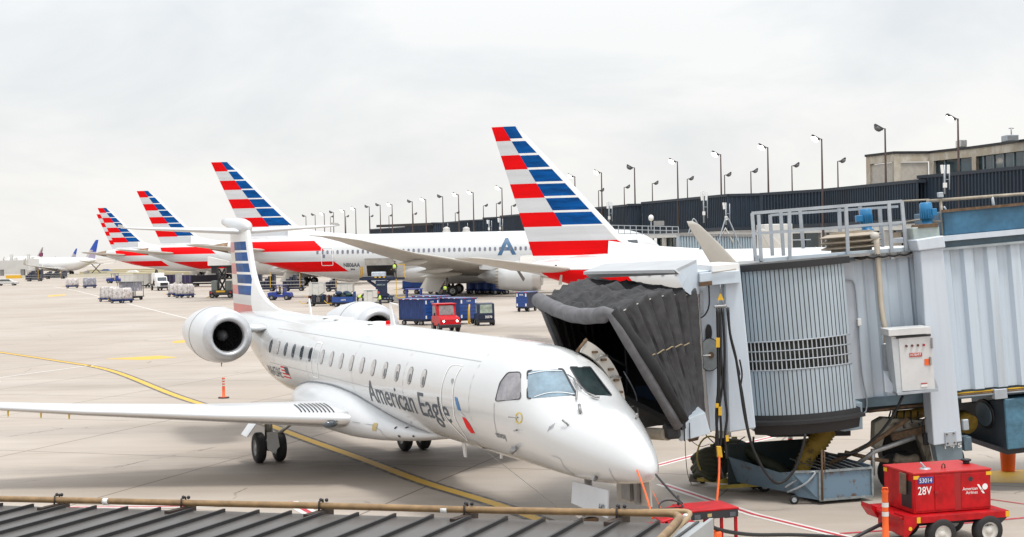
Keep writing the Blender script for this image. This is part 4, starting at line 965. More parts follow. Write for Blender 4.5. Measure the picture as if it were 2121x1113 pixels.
# upper beige building
BB = empty('beige_terminal_building', (70, 185, 0), 0, 'beige concrete building with a dark roof edge and a band of windows, upper right', 'terminal')
bi = V((-70, -185, 0)); TZ = 17.3
pl = [onz(1793.5, 321, TZ), onz(1852, 314, TZ), onz(1924, 313.5, TZ), onz(2013, 303.5, TZ), onz(2260, 270, TZ)]
def wallbox(A, B, z0, z1, th, m, name, out=0.0, par=BB):
    A = A + bi; B = B + bi; d = (B - A); d.z = 0; d.normalize(); nr = V((-d.y, d.x, 0)); nr = -nr if nr.y > 0 else nr
    p, q_ = A + nr * out, B + nr * out; p.z = q_.z = z0; mb = MB(); mb.prism([p, q_, q_ - nr * th, p - nr * th], (0, 0, z1 - z0)); return mb.build(name, m, par)
for i in range(4):
    A, B = pl[i], pl[i + 1]; d = (B - A); d.z = 0; Ld = d.length; d.normalize()
    wallbox(A, B, 15.95, TZ - .3, .6, CONCB, 'concrete_band', .0); wallbox(A - d * .1, B + d * .1, TZ - .3, TZ, .9, BKT, 'roof_edge', .15)
    wallbox(A, B, TZ - .05, TZ - .02, 4, BKT, 'roof_slab', -.1)
    wallbox(A, A + d * .9, 8, 15.95, .7, CONCB, 'concrete_pier', .0)
    if i < 2: wallbox(A, B, 8, 15.85, .3, PANELB, 'pebble_panel', -.25)
    else:
        wallbox(A, B, 8, 15.95, .2, DGL, 'window_band', -.4)
        n_ = max(2, int(Ld / 2.1))
        for k in range(1, n_): wallbox(A + d * (Ld * k / n_ - .08), A + d * (Ld * k / n_ + .08), 8, 15.95, .2, mat('window_mullion', (.22, .26, .28), .5), 'window_mullion', -.25)
wallbox(pl[3], pl[3] + (pl[4] - pl[3]).normalized() * .9, 8, 15.95, .7, CONCB, 'concrete_pier', .05)
# rooftop plant
def rbox(label, px0, px1, y0, y1, Y, m, name='rooftop_unit', cat='roof unit', dep=2.0):
    A = at(px0, y1, Y); B = at(px1, y0, Y); e = empty(name, ((A.x + B.x) / 2, Y, A.z), 0, label, cat); w_ = B.x - A.x; h_ = B.z - A.z
    mb = MB(); mb.bb(-w_ / 2, w_ / 2, 0, dep, 0, h_); mb.build('housing', m, e, bevel=.04); mb = MB()
    for k in range(5): mb.bb(-w_ * .45, w_ * .45, -.05, 0, h_ * (.12 + .17 * k), h_ * (.18 + .17 * k))
    mb.build('louvre', STEEL, e); return e
rbox('pale box on the roof edge behind the tallest lit mast', 1990, 2003, 289, 304, 172, FAS)
e = rbox('low vent unit with a thin mast on the far right roof', 2086, 2110, 279, 292, 165, GALV)
mb = MB(); mb.cyl((0, .5, .3), (0, .5, 1.6), .08, 6); mb.cyl((-.3, .5, 1.5), (.3, .5, 1.5), .05, 6); mb.build('mast', STEEL, e)
# lamp masts ---------------------------------------------------------------
POLE = mat('mast_brown_steel', (.10, .07, .065), .6, .3, .15, 1)
HEAD = mat('lamp_head_grey', (.05, .05, .055), .5)
LIT = bpy.data.materials.new('lit_lamp_lens'); LIT.use_nodes = True; b_ = LIT.node_tree.nodes['Principled BSDF']; b_.inputs['Emission Color'].default_value = (1, .86, .72, 1); b_.inputs['Emission Strength'].default_value = 12
UNL = mat('unlit_lamp_lens', (.12, .12, .13), .3)
def mast_obj(lit, h, sgn, head=1.0):
    e = empty('lamp_mast'); mb = MB(); mb.lathe([(0, .30), (.25, .30), (.26, .19), (h * .5, .15), (h - .3, .09), (h, .09)], (0, 0, 0), (0, 0, 1), 10); mb.build('pole', POLE, e)
    mb = MB(); mb.tube([(0, 0, h - .5), (0, 0, h - .05), (sgn * .35, 0, h + .05)], .06, 6); mb.build('arm', POLE, e)
    T_ = TR(sgn * .75, 0, h + .18, ry=R(-28 * sgn if sgn < 0 else -28)) if False else TR(sgn * .75 * head, 0, h + .15, ry=R(32) * (1 if sgn < 0 else -1))
    mb = MB(T_); mb.prism([(-.55 * head, -.32, .12), (.55 * head, -.32, .17), (.55 * head, -.32, -.10), (.1, -.32, -.22), (-.45 * head, -.32, -.12)], (0, .64, 0)); hd = mb.build('lamp_head', HEAD, e, bevel=.03)
    mb = MB(T_); mb.sph((0, -.05, -.17), .36 * head, 0, 10, (1.3, 1.0, .85)); mb.build('lamp_lens', LIT if lit else UNL, hd); return e
FR = [(633.5, 445.6, 0), (652.5, 443, 0), (671.5, 440.6, 1), (690.5, 437.7, 0), (714, 434.3, 1), (736.4, 430, 1), (764.7, 426, 0), (787.3, 422.3, 0), (812, 421.4, 1), (853.8, 415, 0), (881.7, 410.5, 1), (916.7, 404.4, 0), (949.5, 400.4, 1), (980, 395.8, 1), (1039.4, 386.3, 1), (1190.4, 362, 1), (1245.6, 353.8, 1), (1314, 343.4, 0), (1402.9, 330.6, 1), (1492.5, 315.5, 1), (1590, 300.5, 1), (1701.7, 282.7, 1), (1833, 260.9, 0), (1983.9, 240, 1)]
BK = [(684.4, 447.4), (716, 447), (766, 446.5), (805.4, 445), (855.7, 441.5), (942.8, 438.8), (1001, 424), (1028, 419), (1059, 424), (1239.6, 392), (1292.7, 385), (1350.9, 377), (1423.4, 367.5), (1500.5, 359.3), (1555, 351.6), (1640, 339.6), (1735, 330)]
# front row stands along the concourse, arms to the apron
proto = {0: mast_obj(False, 17.6, -1), 1: mast_obj(True, 17.6, -1), 2: mast_obj(False, 18.4, 1)}
used = {0: False, 1: False, 2: False}
def put(kind, x, y, h, h0, label, grp):
    o = proto[kind] if not used[kind] else copy_tree(proto[kind]); used[kind] = True
    o.location = (x, y, 0); o.scale = (1, 1, h / h0); tag(o, label, 'lamp mast', grp)
    return o
LANDM = {1983.9: 'right of the dark mast and before the beige building', 1833: 'in front of the left end of the beige building', 1701.7: 'above the bridge railing, left of the beige building', 1590: 'above the left end of the bridge railing', 1492.5: 'above the grey winglet', 1402.9: 'left of the winglet', 1314: 'over the jog in the dark wall', 1245.6: 'just right of the large striped tail', 1190.4: 'rising behind the slanting edge of the large striped tail', 1039.4: 'just left of the large striped tail'}
for i, (px, py, lit) in enumerate(FR):
    r_ = (px - 1060.5) / FPX; Y = 102 / (r_ + .38); p = at(px, py, Y)
    k = len(FR) - i
    lab = ('lit ' if lit else 'unlit ') + 'tall apron lamp mast ' + (LANDM.get(px) or ('number %d from the left in the front row' % (i + 1)))
    if not LANDM.get(px):
        w_ = ['first', 'second', 'third', 'fourth', 'fifth', 'sixth', 'seventh', 'eighth', 'ninth', 'tenth', 'eleventh', 'twelfth', 'thirteenth', 'fourteenth'][i]
        lab = ('lit' if lit else 'unlit') + ' tall apron lamp mast, %s from the left of the row shrinking into the distance' % w_
    put(1 if lit else 0, p.x, Y, p.z - .3, 17.6, lab, 'tall lamp masts along the concourse')
for i, (px, py) in enumerate(BK):
    r_ = (px - 1060.5) / FPX; Y = 133 / (r_ + .38); p = at(px, py, Y)
    w_ = ['first', 'second', 'third', 'fourth', 'fifth', 'sixth', 'seventh', 'eighth', 'ninth', 'tenth', 'eleventh', 'twelfth', 'thirteenth', 'fourteenth', 'fifteenth', 'sixteenth', 'seventeenth'][i]
    put(2, p.x, Y, p.z - .3, 18.4, 'smaller-looking unlit mast behind the dark concourse roof, %s from the left' % w_, 'lamp masts beyond the concourse roof')
# panel aerials on the concourse edge
def aerial_panel(px, ytop, ybot, Y, label, n=2):
    A = at(px, ybot, Y); B = at(px, ytop, Y); h = B.z - A.z; e = empty('panel_aerial', A, 0, label, 'aerial', 'panel aerials on the concourse wall'); mb = MB(); mb.cyl((0, 0, 0), (0, 0, h), .10, 8); mb.cyl((.5, 0, h * .15), (.5, 0, h * .95), .06, 6); mb.bar((0, 0, h * .5), (.5, 0, h * .5), .06); mb.build('mast', GALV, e)
    for k in range(n): mb = MB(); mb.box((-.28 + .62 * k, -.15, h * .85), (.28, .14, h * .30), T=Matrix.Rotation(R(-6 + 8 * k), 3, 'Y')); mb.build('antenna_panel', WHITE, e, bevel=.02)
    mb = MB(); mb.box((0, -.1, h * .3), (.35, .25, .5)); mb.build('junction_box', WHITE, e)
aerial_panel(1262, 418, 466, 222, 'white panel aerials on a pole near the corner of the dark wall')
aerial_panel(1458, 396, 462, 188, 'white panel aerials on a pole, with a cable drooping to the far bridge')
aerial_panel(1504, 420, 466, 182, 'slim double mast on the corner of the dark wall', 1)
aerial_panel(1957, 342, 402, 143, 'white panel aerials before the window band of the beige building')
aerial_panel(1036, 452, 482, 262, 'leaning white panel aerial left of the large striped tail', 1)
aerial_panel(1013, 456, 482, 266, 'short thin white aerial left of the leaning one', 1)
# white vent cones on the far roofline just above the wide-body
for px, lab in ((925, 'white vent cowl behind the wide-body roof, left one'), (966, 'white vent cowl behind the wide-body roof, right one')):
    A = at(px, 484, 300); B = at(px, 470, 300); mb = MB(); h = B.z - A.z; mb.lathe([(0, 1.0), (h * .6, .7), (h * .8, .75), (h, .2)], (0, 0, 0), (0, 0, 1), 10); mb.cyl((.3, 0, h), (.3, 0, h + .8), .05, 5); o = mb.build('vent_cowl', FAS); o.location = A; tag(o, lab, 'vent', 'vent cowls behind the airliner')
# bridges further down the concourse
def far_rail(name, pts, Y0, Y1, h, label, n, parent=None):
    A = at(*pts[0], Y0); B = at(*pts[1], Y1); e = empty(name, A, 0, label, 'railing'); d = B - A; mb = MB()
    for z in (0, h * .5, h): mb.bar(V((0, 0, z - h)), d + V((0, 0, z - h)), .09, .09)
    mb.build('rail', GALV, e)
    for k in range(n + 1): mb = MB(); c_ = d * (k / n); mb.bar(c_ + V((0, 0, -h - .1)), c_, .09, .09); mb.build('post', GALV, e)
    return e
far_rail('roof_railing', [(1232, 466), (1405, 470)], 168, 165, .95, 'grey railing of a walkway above the wide-body nose', 14)
fb = empty('boarding_bridge', at(1410, 520, 118), 0, 'faded blue corrugated bridge behind the grey winglet', 'boarding bridge')
o_ = at(1410, 520, 118); mb = MB(); A = at(1408, 489, 118) - o_; B = at(1562, 491, 124) - o_
for i in range(28):
    u0, u1, u2, u3 = i / 28, (i + .45) / 28, (i + .55) / 28, (i + .95) / 28
    for (a, b2, oa, ob) in ((u0, u1, 0, 0), (u1, u2, 0, -.12), (u2, u3, -.12, -.12), (u3, (i + 1) / 28, -.12, 0)):
        p = A + (B - A) * a; q_ = A + (B - A) * b2; mb.quad(p + V((0, oa, -2.6)), q_ + V((0, ob, -2.6)), q_ + V((0, ob, 0)), p + V((0, oa, 0)))
mb.build('tunnel_side', mat('faded_bridge_blue', (.34, .42, .48), .6, 0, .12, .6), fb, fixn=False)
mb = MB(); mb.prism([A + V((0, -.2, 0)), B + V((0, -.2, 0)), B + V((0, 2.5, 0)), A + V((0, 2.5, 0))], (0, 0, .22)); mb.build('tunnel_roof', STEEL, fb)
mb = MB(); mb.prism([A + V((0, .1, -2.6)), B + V((0, .1, -2.6)), B + V((0, 2.5, -2.6)), A + V((0, 2.5, -2.6))], (0, 0, 2.6)); mb.build('tunnel_body', mat('faded_bridge_blue', (.34, .42, .48)), fb)
mb = MB(); mb.cyl(A + V((2, 1.2, -5.3)), A + V((2, 1.2, -2.5)), .4, 10); mb.build('support_column', STEEL, fb)
for px, Y, lab in ((1437, 122, 'bent pipe frame left of the winglet top'), (1505, 121, 'bent pipe frame between the winglet and the bridge railing')):
    A = at(px, 454 if px < 1500 else 451, Y); e = empty('pipe_frame', V((A.x, Y, A.z - 2.4)), 0, lab, 'pipe frame', 'bent pipe frames over the far bridge'); mb = MB(); mb.tube(smooth_poly([(-.9, -.3, 0), (-.35, -.1, 1.6), (-.08, 0, 2.35), (.08, 0, 2.35), (.35, .1, 1.9), (1.3, .3, -.4)], 5), .055, 6); mb.build('bent_pipe', GALV, e); mb = MB(); mb.tube([(-.5, 1, .3), (0, .8, 1.5), (.7, 1, .2)], .09, 6); mb.build('white_pipe', FAS, e)
wb = empty('white_stair_block', at(1606, 515, 128), 0, 'white block with a slanting stair flank seen through the bridge railing', 'stair block')
mb = MB(); mb.bb(-1.0, 1.6, 0, 4, -3, 2.25); mb.build('block', FAS, wb, bevel=.05); mb = MB(); mb.prism([(-1.6, -.2, 1.0), (-.4, -.2, 1.0), (.9, -.2, -3), (-.4, -.2, -3)], (0, .18, 0)); mb.build('stair_flank', CREAM, wb)
for k in range(4): mb = MB(); mb.bb(1.6, 3.4, .5 + .02 * k, .6 + .02 * k, -2 + k * .9, -1.9 + k * .9); mb.build('hand_rail', GALV, wb)
cm = empty('camera_post', at(1349, 478, 160), 0, 'white dome camera on a short post over the walkway railing', 'camera'); mb = MB(); mb.cyl((0, 0, 0), (0, 0, 1.2), .07, 6); mb.build('post', GALV, cm); mb = MB(); mb.sph((0, 0, 1.45), .32, 0, 10, (1, 1, 1.2)); mb.build('dome', WHITE, cm); mb = MB(); mb.bb(.3, 1.5, 0, .1, .55, 1.1); mb.build('sign_frame', STEEL, cm)
# distant left: pale bridges, low wall, terraces
lw = MB(); A = gp(14, 577.5); B = gp(334, 570.5); d = (B - A).normalized(); q_ = V((-d.y, d.x, 0)); lw.prism([A, B, B + q_ * .5, A + q_ * .5], (0, 0, .75)); o = lw.build('low_barrier_wall', mat('cream_wall', (.60, .57, .46), .8, 0, .1, .3)); tag(o, 'long low cream barrier wall across the far apron, yellow at its left end', 'barrier wall')
mb = MB(); mb.prism([A + V((0, -.1, 0)), A + d * 4 + V((0, -.1, 0)), A + d * 4 + V((0, -.6, 0)), A + V((0, -.6, 0))], (0, 0, .95)); o2 = mb.build('yellow_end', YEL, o)
for k, (x0, x1, y0, y1) in enumerate([(160, 420, 571, 567), (165, 460, 566, 562), (180, 520, 561, 557)]):
    A = gp(x0, y0 + 3); B = gp(x1, y0 - 2); mb = MB(); mb.prism([A, B, B + V((0, 14, 0)), A + V((0, 14, 0))], (0, 0, .9)); o = mb.build('grass_terrace', mat('dry_verge', (.45, .40, .26), .9, 0, .15, .2)); tag(o, kind='structure')
ft = empty('pale_pier_building', at(-20, 560, 520), 0, 'pale long pier building with machinery on its roof, far left edge', 'terminal')
mb = MB(); mb.bb(-20, 11, 0, 20, -2.5, 1.6); mb.build('pier_body', mat('pale_pier_wall', (.55, .55, .53), .7, 0, .1, .2), ft); mb = MB(); mb.bb(-20, 6.5, -.4, 20, 1.6, 3.4); mb.build('grey_roof', mat('grey_roof_sheet', (.42, .44, .47), .6), ft)
for k in range(7): mb = MB(); mb.bb(5 + k * 1.6, 6 + k * 1.6, 2, 3, 1.6, 2.4 + 1.1 * ((k * 7) % 4)); mb.cyl((5.5 + k * 1.6, 2, 1.6), (5.5 + k * 1.6, 2, 3.5 + 1.3 * ((k * 5) % 3)), .14, 6); mb.build('roof_machinery', FAS, ft)
fb2 = empty('boarding_bridge', at(10, 560, 470), 0, 'pale boarding bridge reaching to the far white airliner', 'boarding bridge')
mb = MB(); mb.bb(-4, 9, 0, 3, .2, 3.2); mb.build('tunnel_body', mat('pale_pier_wall', (.55, .55, .53)), fb2); mb = MB(); mb.bb(5, 6.2, .8, 2, -2.4, .2); mb.build('support_leg', STEEL, fb2); mb = MB(); mb.bb(-2, -1, .8, 2, -2.4, .2); mb.build('support_leg', STEEL, fb2); mb = MB(); mb.bb(8, 10.5, -.4, 3.4, -.2, 3.6); mb.build('cab', FAS, fb2)
# ------------------------------------------------------------------ people
def person(loc, face, pose, label, vest=LIME, top=DKCLOTH, legs=DKCLOTH, cap=None, z=0.0):
    """joints in metres; face = direction the person looks in the ground plane"""
    J = {'pel': (0, 0, .95), 'spine': (.02, 0, 1.15), 'chest': (.0, 0, 1.38), 'neck': (0, 0, 1.52), 'ls': (0, .19, 1.43), 'rs': (0, -.19, 1.43), 'le': (.04, .27, 1.16), 're': (.04, -.27, 1.16), 'lh': (.22, .26, 1.0), 'rh': (.22, -.26, 1.0),
         'lhip': (0, .1, .92), 'rhip': (0, -.1, .92), 'lk': (.03, .12, .50), 'rk': (.03, -.12, .50), 'la': (-.02, .12, .09), 'ra': (-.02, -.12, .09), 'lt': (.16, .13, .04), 'rt': (.16, -.13, .04), 'head': (.02, 0, 1.66)}
    if pose == 'bend':
        up_ = {'spine': (.14, 0, 1.06), 'chest': (.34, 0, 1.14), 'neck': (.48, 0, 1.20), 'ls': (.38, .19, 1.17), 'rs': (.38, -.19, 1.17), 'le': (.50, .24, .94), 're': (.50, -.24, .94), 'lh': (.66, .18, .80), 'rh': (.66, -.18, .80), 'head': (.60, 0, 1.26)}; J.update(up_)
    if pose == 'push': J.update({'le': (.24, .24, 1.24), 're': (.24, -.24, 1.24), 'lh': (.50, .18, 1.25), 'rh': (.50, -.18, 1.25), 'spine': (.05, 0, 1.15), 'chest': (.10, 0, 1.38), 'neck': (.13, 0, 1.52), 'ls': (.1, .19, 1.43), 'rs': (.1, -.19, 1.43), 'head': (.16, 0, 1.66), 'rk': (-.08, -.12, .5), 'ra': (-.28, -.12, .1), 'rt': (-.12, -.12, .04)})
    if pose == 'sit': J.update({'lk': (.42, .14, .93), 'rk': (.42, -.14, .93), 'la': (.45, .14, .50), 'ra': (.45, -.14, .50), 'lt': (.6, .14, .47), 'rt': (.6, -.14, .47), 'lh': (.40, .16, 1.2), 'rh': (.40, -.16, 1.2)})
    names = list(J); idx = {n_: i for i, n_ in enumerate(names)}
    E_ = [('pel', 'spine'), ('spine', 'chest'), ('chest', 'neck'), ('chest', 'ls'), ('chest', 'rs'), ('ls', 'le'), ('rs', 're'), ('le', 'lh'), ('re', 'rh'), ('pel', 'lhip'), ('pel', 'rhip'), ('lhip', 'lk'), ('rhip', 'rk'), ('lk', 'la'), ('rk', 'ra'), ('la', 'lt'), ('ra', 'rt'), ('neck', 'head')]
    rad_ = {'pel': .15, 'spine': .14, 'chest': .16, 'neck': .065, 'ls': .075, 'rs': .075, 'le': .05, 're': .05, 'lh': .035, 'rh': .035, 'lhip': .10, 'rhip': .10, 'lk': .065, 'rk': .065, 'la': .045, 'ra': .045, 'lt': .045, 'rt': .045, 'head': .10}
    me = bpy.data.meshes.new('person'); me.from_pydata([J[n_] for n_ in names], [(idx[a], idx[b_]) for a, b_ in E_], []); o = bpy.data.objects.new('person', me); COL.objects.link(o)
    sk = o.modifiers.new('skin', 'SKIN'); me.skin_vertices[0].data[idx['pel']].use_root = True
    for n_ in names: me.skin_vertices[0].data[idx[n_]].radius = (rad_[n_], rad_[n_] * (1.25 if n_ in ('pel', 'spine', 'chest') else 1))
    sb_ = o.modifiers.new('smooth', 'SUBSURF'); sb_.levels = 1; sb_.render_levels = 1
    me.materials.append(legs)
    o.location = V(loc) + V((0, 0, z)); o.rotation_euler = (0, 0, face); tag(o, label, 'person')
    hd = V(J['head']); mb = MB(); mb.sph(hd + V((0, 0, .02)), .105, 0, 14, (.95, .82, 1.15)); mb.sph(hd + V((.10, 0, .01)), .022, 0, 6); 
    for s_ in (-1, 1): mb.sph(hd + V((0, .088 * s_, .0)), .026, 0, 6, (.6, .5, 1.2))
    mb.build('head_skin', SKIN, o)
    mb = MB(); mb.sph(hd + V((-.012, 0, .06)), .112, 0, 12, (.95, .86, .90)); mb.build('hair', mat('hair_or_cap', (.02, .016, .014), .8) if not cap else cap, o)
    # hands with fingers
    for h_, e_ in (('lh', 'le'), ('rh', 're')):
        hp, ep = V(J[h_]), V(J[e_]); d = (hp - ep).normalized(); sd_ = V((0, 1, 0)); mb = MB(); mb.box(hp + d * .06, (.07, .035, .08)); 
        for k in range(4): b0_ = hp + d * .10 + V((0, 0, -.028 + .019 * k)); mb.tube([b0_, b0_ + d * .04, b0_ + d * (.06 + .006 * (k % 2)) + V((0, (-.02 if h_ == 'lh' else .02), 0))], [.010, .009, .007], 5)
        mb.tube([hp + d * .05 + V((0, 0, .04)), hp + d * .09 + V((0, 0, .065))], [.011, .008], 5); mb.build('hand', SKIN, o)
    # vest over the trunk
    ax = [V(J['spine']) * .6 + V(J['pel']) * .4, V(J['spine']), V(J['chest']), V(J['chest']).lerp(V(J['neck']), .55)]; rg = []
    for i, c_ in enumerate(ax):
        d = (ax[min(i + 1, 3)] - ax[max(i - 1, 0)]).normalized(); s_ = V((0, 1, 0)); f_ = s_.cross(d).normalized(); rx, ry = ((.19, .20, .215, .10)[i], (.155, .155, .165, .10)[i])
        rg.append([c_ + s_ * (rx * sin(2 * pi * k / 16)) + f_ * (ry * cos(2 * pi * k / 16)) for k in range(16)])
    mb = MB(); mb.loft(rg); v_ = mb.build('safety_vest', vest, o)
    mb = MB(); c_ = ax[1]; mb.loft([[p + (p - ax[i]).normalized() * .004 for p in rg[i]] for i in (1,)] + [[p * .8 + q_ * .2 + (p - ax[1]).normalized() * .004 for p, q_ in zip(rg[1], rg[2])]], 0, True, False); mb.build('reflective_strip', mat('reflective_silver', (.62, .60, .58)), v_)
    return o
# ------------------------------------------------------------------ carts and tractors
def cart_frame(e, L_, W_, z=.45, m=None, wr=.24):
    mb = MB(); mb.bb(-L_ / 2, L_ / 2, -W_ / 2, W_ / 2, z, z + .12); mb.bb(-L_ / 2 + .2, L_ / 2 - .2, -W_ / 2 + .3, W_ / 2 - .3, z - .12, z); mb.build('chassis', m or STEEL, e)
    for x in (-L_ * .33, L_ * .33):
        for y in (-W_ / 2 + .1, W_ / 2 - .1): wheel((x, y, wr), wr, .16, e)
    mb = MB(); mb.tube([(-L_ / 2, 0, z), (-L_ / 2 - .6, 0, z - .05), (-L_ / 2 - .95, 0, .62)], .04, 6); mb.build('drawbar', YEL, e)
def sidegp(x, y): p = gp(x, y); return V((p.x, p.y, 0))
PALW = SHRINK
def wrapped(px, py, rz, label, L_=3.0, W_=2.3, H_=1.55, m=None, grp='carts of wrapped cargo on the far apron', two=False):
    e = empty('cargo_cart', sidegp(px, py), rz, label, 'cargo cart', grp); e.scale = (.82, .82, .82); cart_frame(e, L_, W_, .42, NAVY)
    rn = random.Random(int(px)); mb = MB(); n_ = 8; rg = []
    for z, s_ in ((.56, 1), (.9, 1.01), (1.4, 1.0), (.56 + H_ * .85, .97), (.56 + H_, .86)):
        rg.append([V(((L_ / 2 - .15) * max(-1, min(1, 1.35 * cos(t))) * s_ + rn.uniform(-.05, .05), (W_ / 2 - .12) * max(-1, min(1, 1.35 * sin(t))) * s_ + rn.uniform(-.05, .05), z + rn.uniform(-.05, .05))) for t in [2 * pi * k / 24 for k in range(24)]])
    mb.loft(rg, 0, True); mb.build('wrapped_pallet', m or PALW, e)
    mb = MB(); 
    for x in (-L_ * .3, 0, L_ * .3): mb.tube([(x, -W_ / 2 + .05, .55), (x, -W_ / 2 + .08, .56 + H_), (x, W_ / 2 - .08, .56 + H_), (x, W_ / 2 - .05, .55)], .015, 4)
    mb.build('net_strap', mat('cargo_net', (.25, .22, .20), .8), e); return e
GNET = mat('grey_tarpaulin', (.25, .25, .30), .7, 0, .3, 2, col2=(.5, .5, .53), thr=(.5, .62))
wrapped(150, 597, R(15), 'pallet cart wrapped in white film, left of the grey-covered one')
wrapped(186, 597, R(12), 'pallet cart under a grey tarpaulin, right of the white-wrapped one', m=GNET, H_=1.7)
wrapped(228, 625, R(-30), 'white-wrapped pallet cart with red print, back left of the cluster of three', 2.8, 2.2, 1.7)
wrapped(252, 628, R(-20), 'white-wrapped pallet cart with a yellow drawbar, front of the cluster of three', 2.8, 2.2, 1.65)
wrapped(365, 615, R(-10), 'white-wrapped pallet cart, back left of the pair left of the scissor loader', 2.4, 2.2, 1.55)
wrapped(383, 617, R(-8), 'grey and white wrapped pallet cart with a yellow drawbar, front of the pair', 2.8, 2.2, 1.6)
e = empty('mesh_cage_cart', sidegp(271, 622), R(-20), 'wire cage cart with a yellow cross at the right of the cluster of three', 'cargo cart'); cart_frame(e, 2.6, 2.1, .4, BKT); mb = MB()
for x in (-1.2, 0, 1.2):
    for y in (-1, 1): mb.bar((x, y, .5), (x, y, 2.35), .07, .07)
mb.bb(-1.25, 1.25, -1.05, 1.05, 2.3, 2.38); mb.bb(-1.25, 1.25, -1.0, -.95, .5, 1.1); mb.build('cage', STEEL, e); mb = MB(); mb.bb(-1.1, 1.1, -.85, .9, 1.15, 2.25); mb.build('crated_goods', GNET, e); mb = MB(); mb.bar((0, -1.1, .4), (0, -1.1, 1.5), .12, .08); mb.bar((-1, -1.1, .85), (1, -1.1, .85), .12, .08); mb.build('yellow_cross', YEL, e)
def container(px, py, rz, label, L_=3.2, W_=1.55, H_=1.6, m=CONT, txt=None, grp='white freight containers on dollies'):
    e = empty('container_dolly', sidegp(px, py), rz, label, 'container dolly', grp); e.scale = (.78, .78, .78); cart_frame(e, L_ * 1.0, W_ + .2, .42, BKT, .2)
    mb = MB(); mb.prism([(-L_ / 2 + .05, -W_ / 2, .56), (L_ / 2 - .75, -W_ / 2, .56), (L_ / 2, -W_ / 2, 1.05), (L_ / 2, -W_ / 2, .56 + H_), (-L_ / 2 + .05, -W_ / 2, .56 + H_)], (0, W_, 0)); c_ = mb.build('freight_container', m, e, bevel=.02)
    mb = MB(); 
    for x in (-L_ * .22, L_ * .18): mb.bb(x - .02, x + .02, -W_ / 2 - .02, -W_ / 2, .6, .5 + H_)
    mb.bb(-L_ / 2 + .1, L_ / 2 - .05, -W_ / 2 - .03, -W_ / 2, .5 + H_, .56 + H_); mb.build('container_rib', GALV, c_)
    if txt: flat_text(txt, c_, TR(-L_ * .25, -W_ / 2 - .03, .35 + H_), L_ * .4, .16, SLATE)
    return e
container(657, 620, R(-4), 'white container on a dolly right of the blue tractor', 2.3, 1.6, 2.0, txt='American')
container(716, 617, R(-4), 'white container partly below the wide-body belly', 2.5, 1.6, 1.6)
container(266, 589, R(-2), 'white container towed by the small far blue tractor', 3.4, 1.8, 1.8); container(295, 596, R(-4), 'white container standing left of the white truck', 3.6, 2, 2.5)
container(350, 594, R(0), 'dark purple container behind the white truck', 2.6, 1.8, 2.2, mat('purple_container', (.045, .035, .10), .6), grp=None); container(391, 592, R(0), 'dark purple container behind the wrapped pair', 2.8, 1.8, 2.0, mat('purple_container', (.045, .035, .10)), grp=None)
container(372, 592, R(0), 'white container between the two dark purple ones', 1.6, 1.8, 2.3)
e = empty('flatbed_trailer', sidegp(428, 593), R(0), 'long dark flatbed trailer under the second wide-body', 'trailer'); cart_frame(e, 5.2, 2, .5, BKT); mb = MB(); mb.bb(-2.5, 2.4, -.9, .9, .75, 2.0); mb.build('covered_load', mat('dark_load', (.015, .015, .03), .6, 0, .5, 3), e, bevel=.06)
# blue tow tractor
def tractor(px, py, rz, label, sc=1.0, m=None, driver=False, cab=True):
    M_ = m or mat('tractor_blue', (.008, .035, .25), .4, 0, .15, 3, coat=.3)
    e = empty('tow_tractor', sidegp(px, py), rz, label, 'tractor'); e.scale = (sc,) * 3
    mb = MB(); mb.prism([(-1.6, -.7, .45), (1.6, -.7, .45), (1.65, -.7, 1.0), (1.3, -.7, 1.12), (.3, -.7, 1.15), (.3, -.7, .75), (-.5, -.7, .75), (-.5, -.7, 1.1), (-1.5, -.7, 1.05), (-1.65, -.7, .8)], (0, 1.4, 0)); mb.build('body', M_, e, bevel=.04)
    mb = MB()
    for x in (.35, -.62):
        for y in (-.66, .66): mb.bar((x, y, .7), (x, y, 2.05), .08, .08)
    mb.bb(-.72, .48, -.75, .75, 2.03, 2.12); mb.bb(-.68, -.60, -.7, .7, 1.1, 1.7); mb.build('cab_frame', M_, e)
    mb = MB(); mb.box((-.25, 0, .95), (.45, .5, .12)); mb.box((-.45, 0, 1.2), (.1, .5, .45)); mb.build('seat', BKT, e)
    for x in (-1.05, 1.05):
        for y in (-.66, .66): wheel((x, y, .36), .36, .26, e)
    mb = MB(); mb.box((-1.75, 0, .5), (.25, .2, .15)); mb.build('hitch', BKT, e); mb = MB(); mb.sph((1.0, .4, 1.17), .05, 0, 6); mb.build('beacon', YEL, e)
    if driver: pr = person(sidegp(px, py), rz, 'sit', 'driver in a pale vest sitting in the blue tractor by the near tail fin', mat('pale_vest', (.6, .6, .5), .8), z=-.0); pr.scale = (.84, .84, .84)
    return e
tractor(581, 622, R(172), 'blue tow tractor with a seated driver, just right of the near tail fin', .86, driver=True)
tractor(237, 587, R(170), 'small far blue tractor before a white container, left of the white truck', .95)
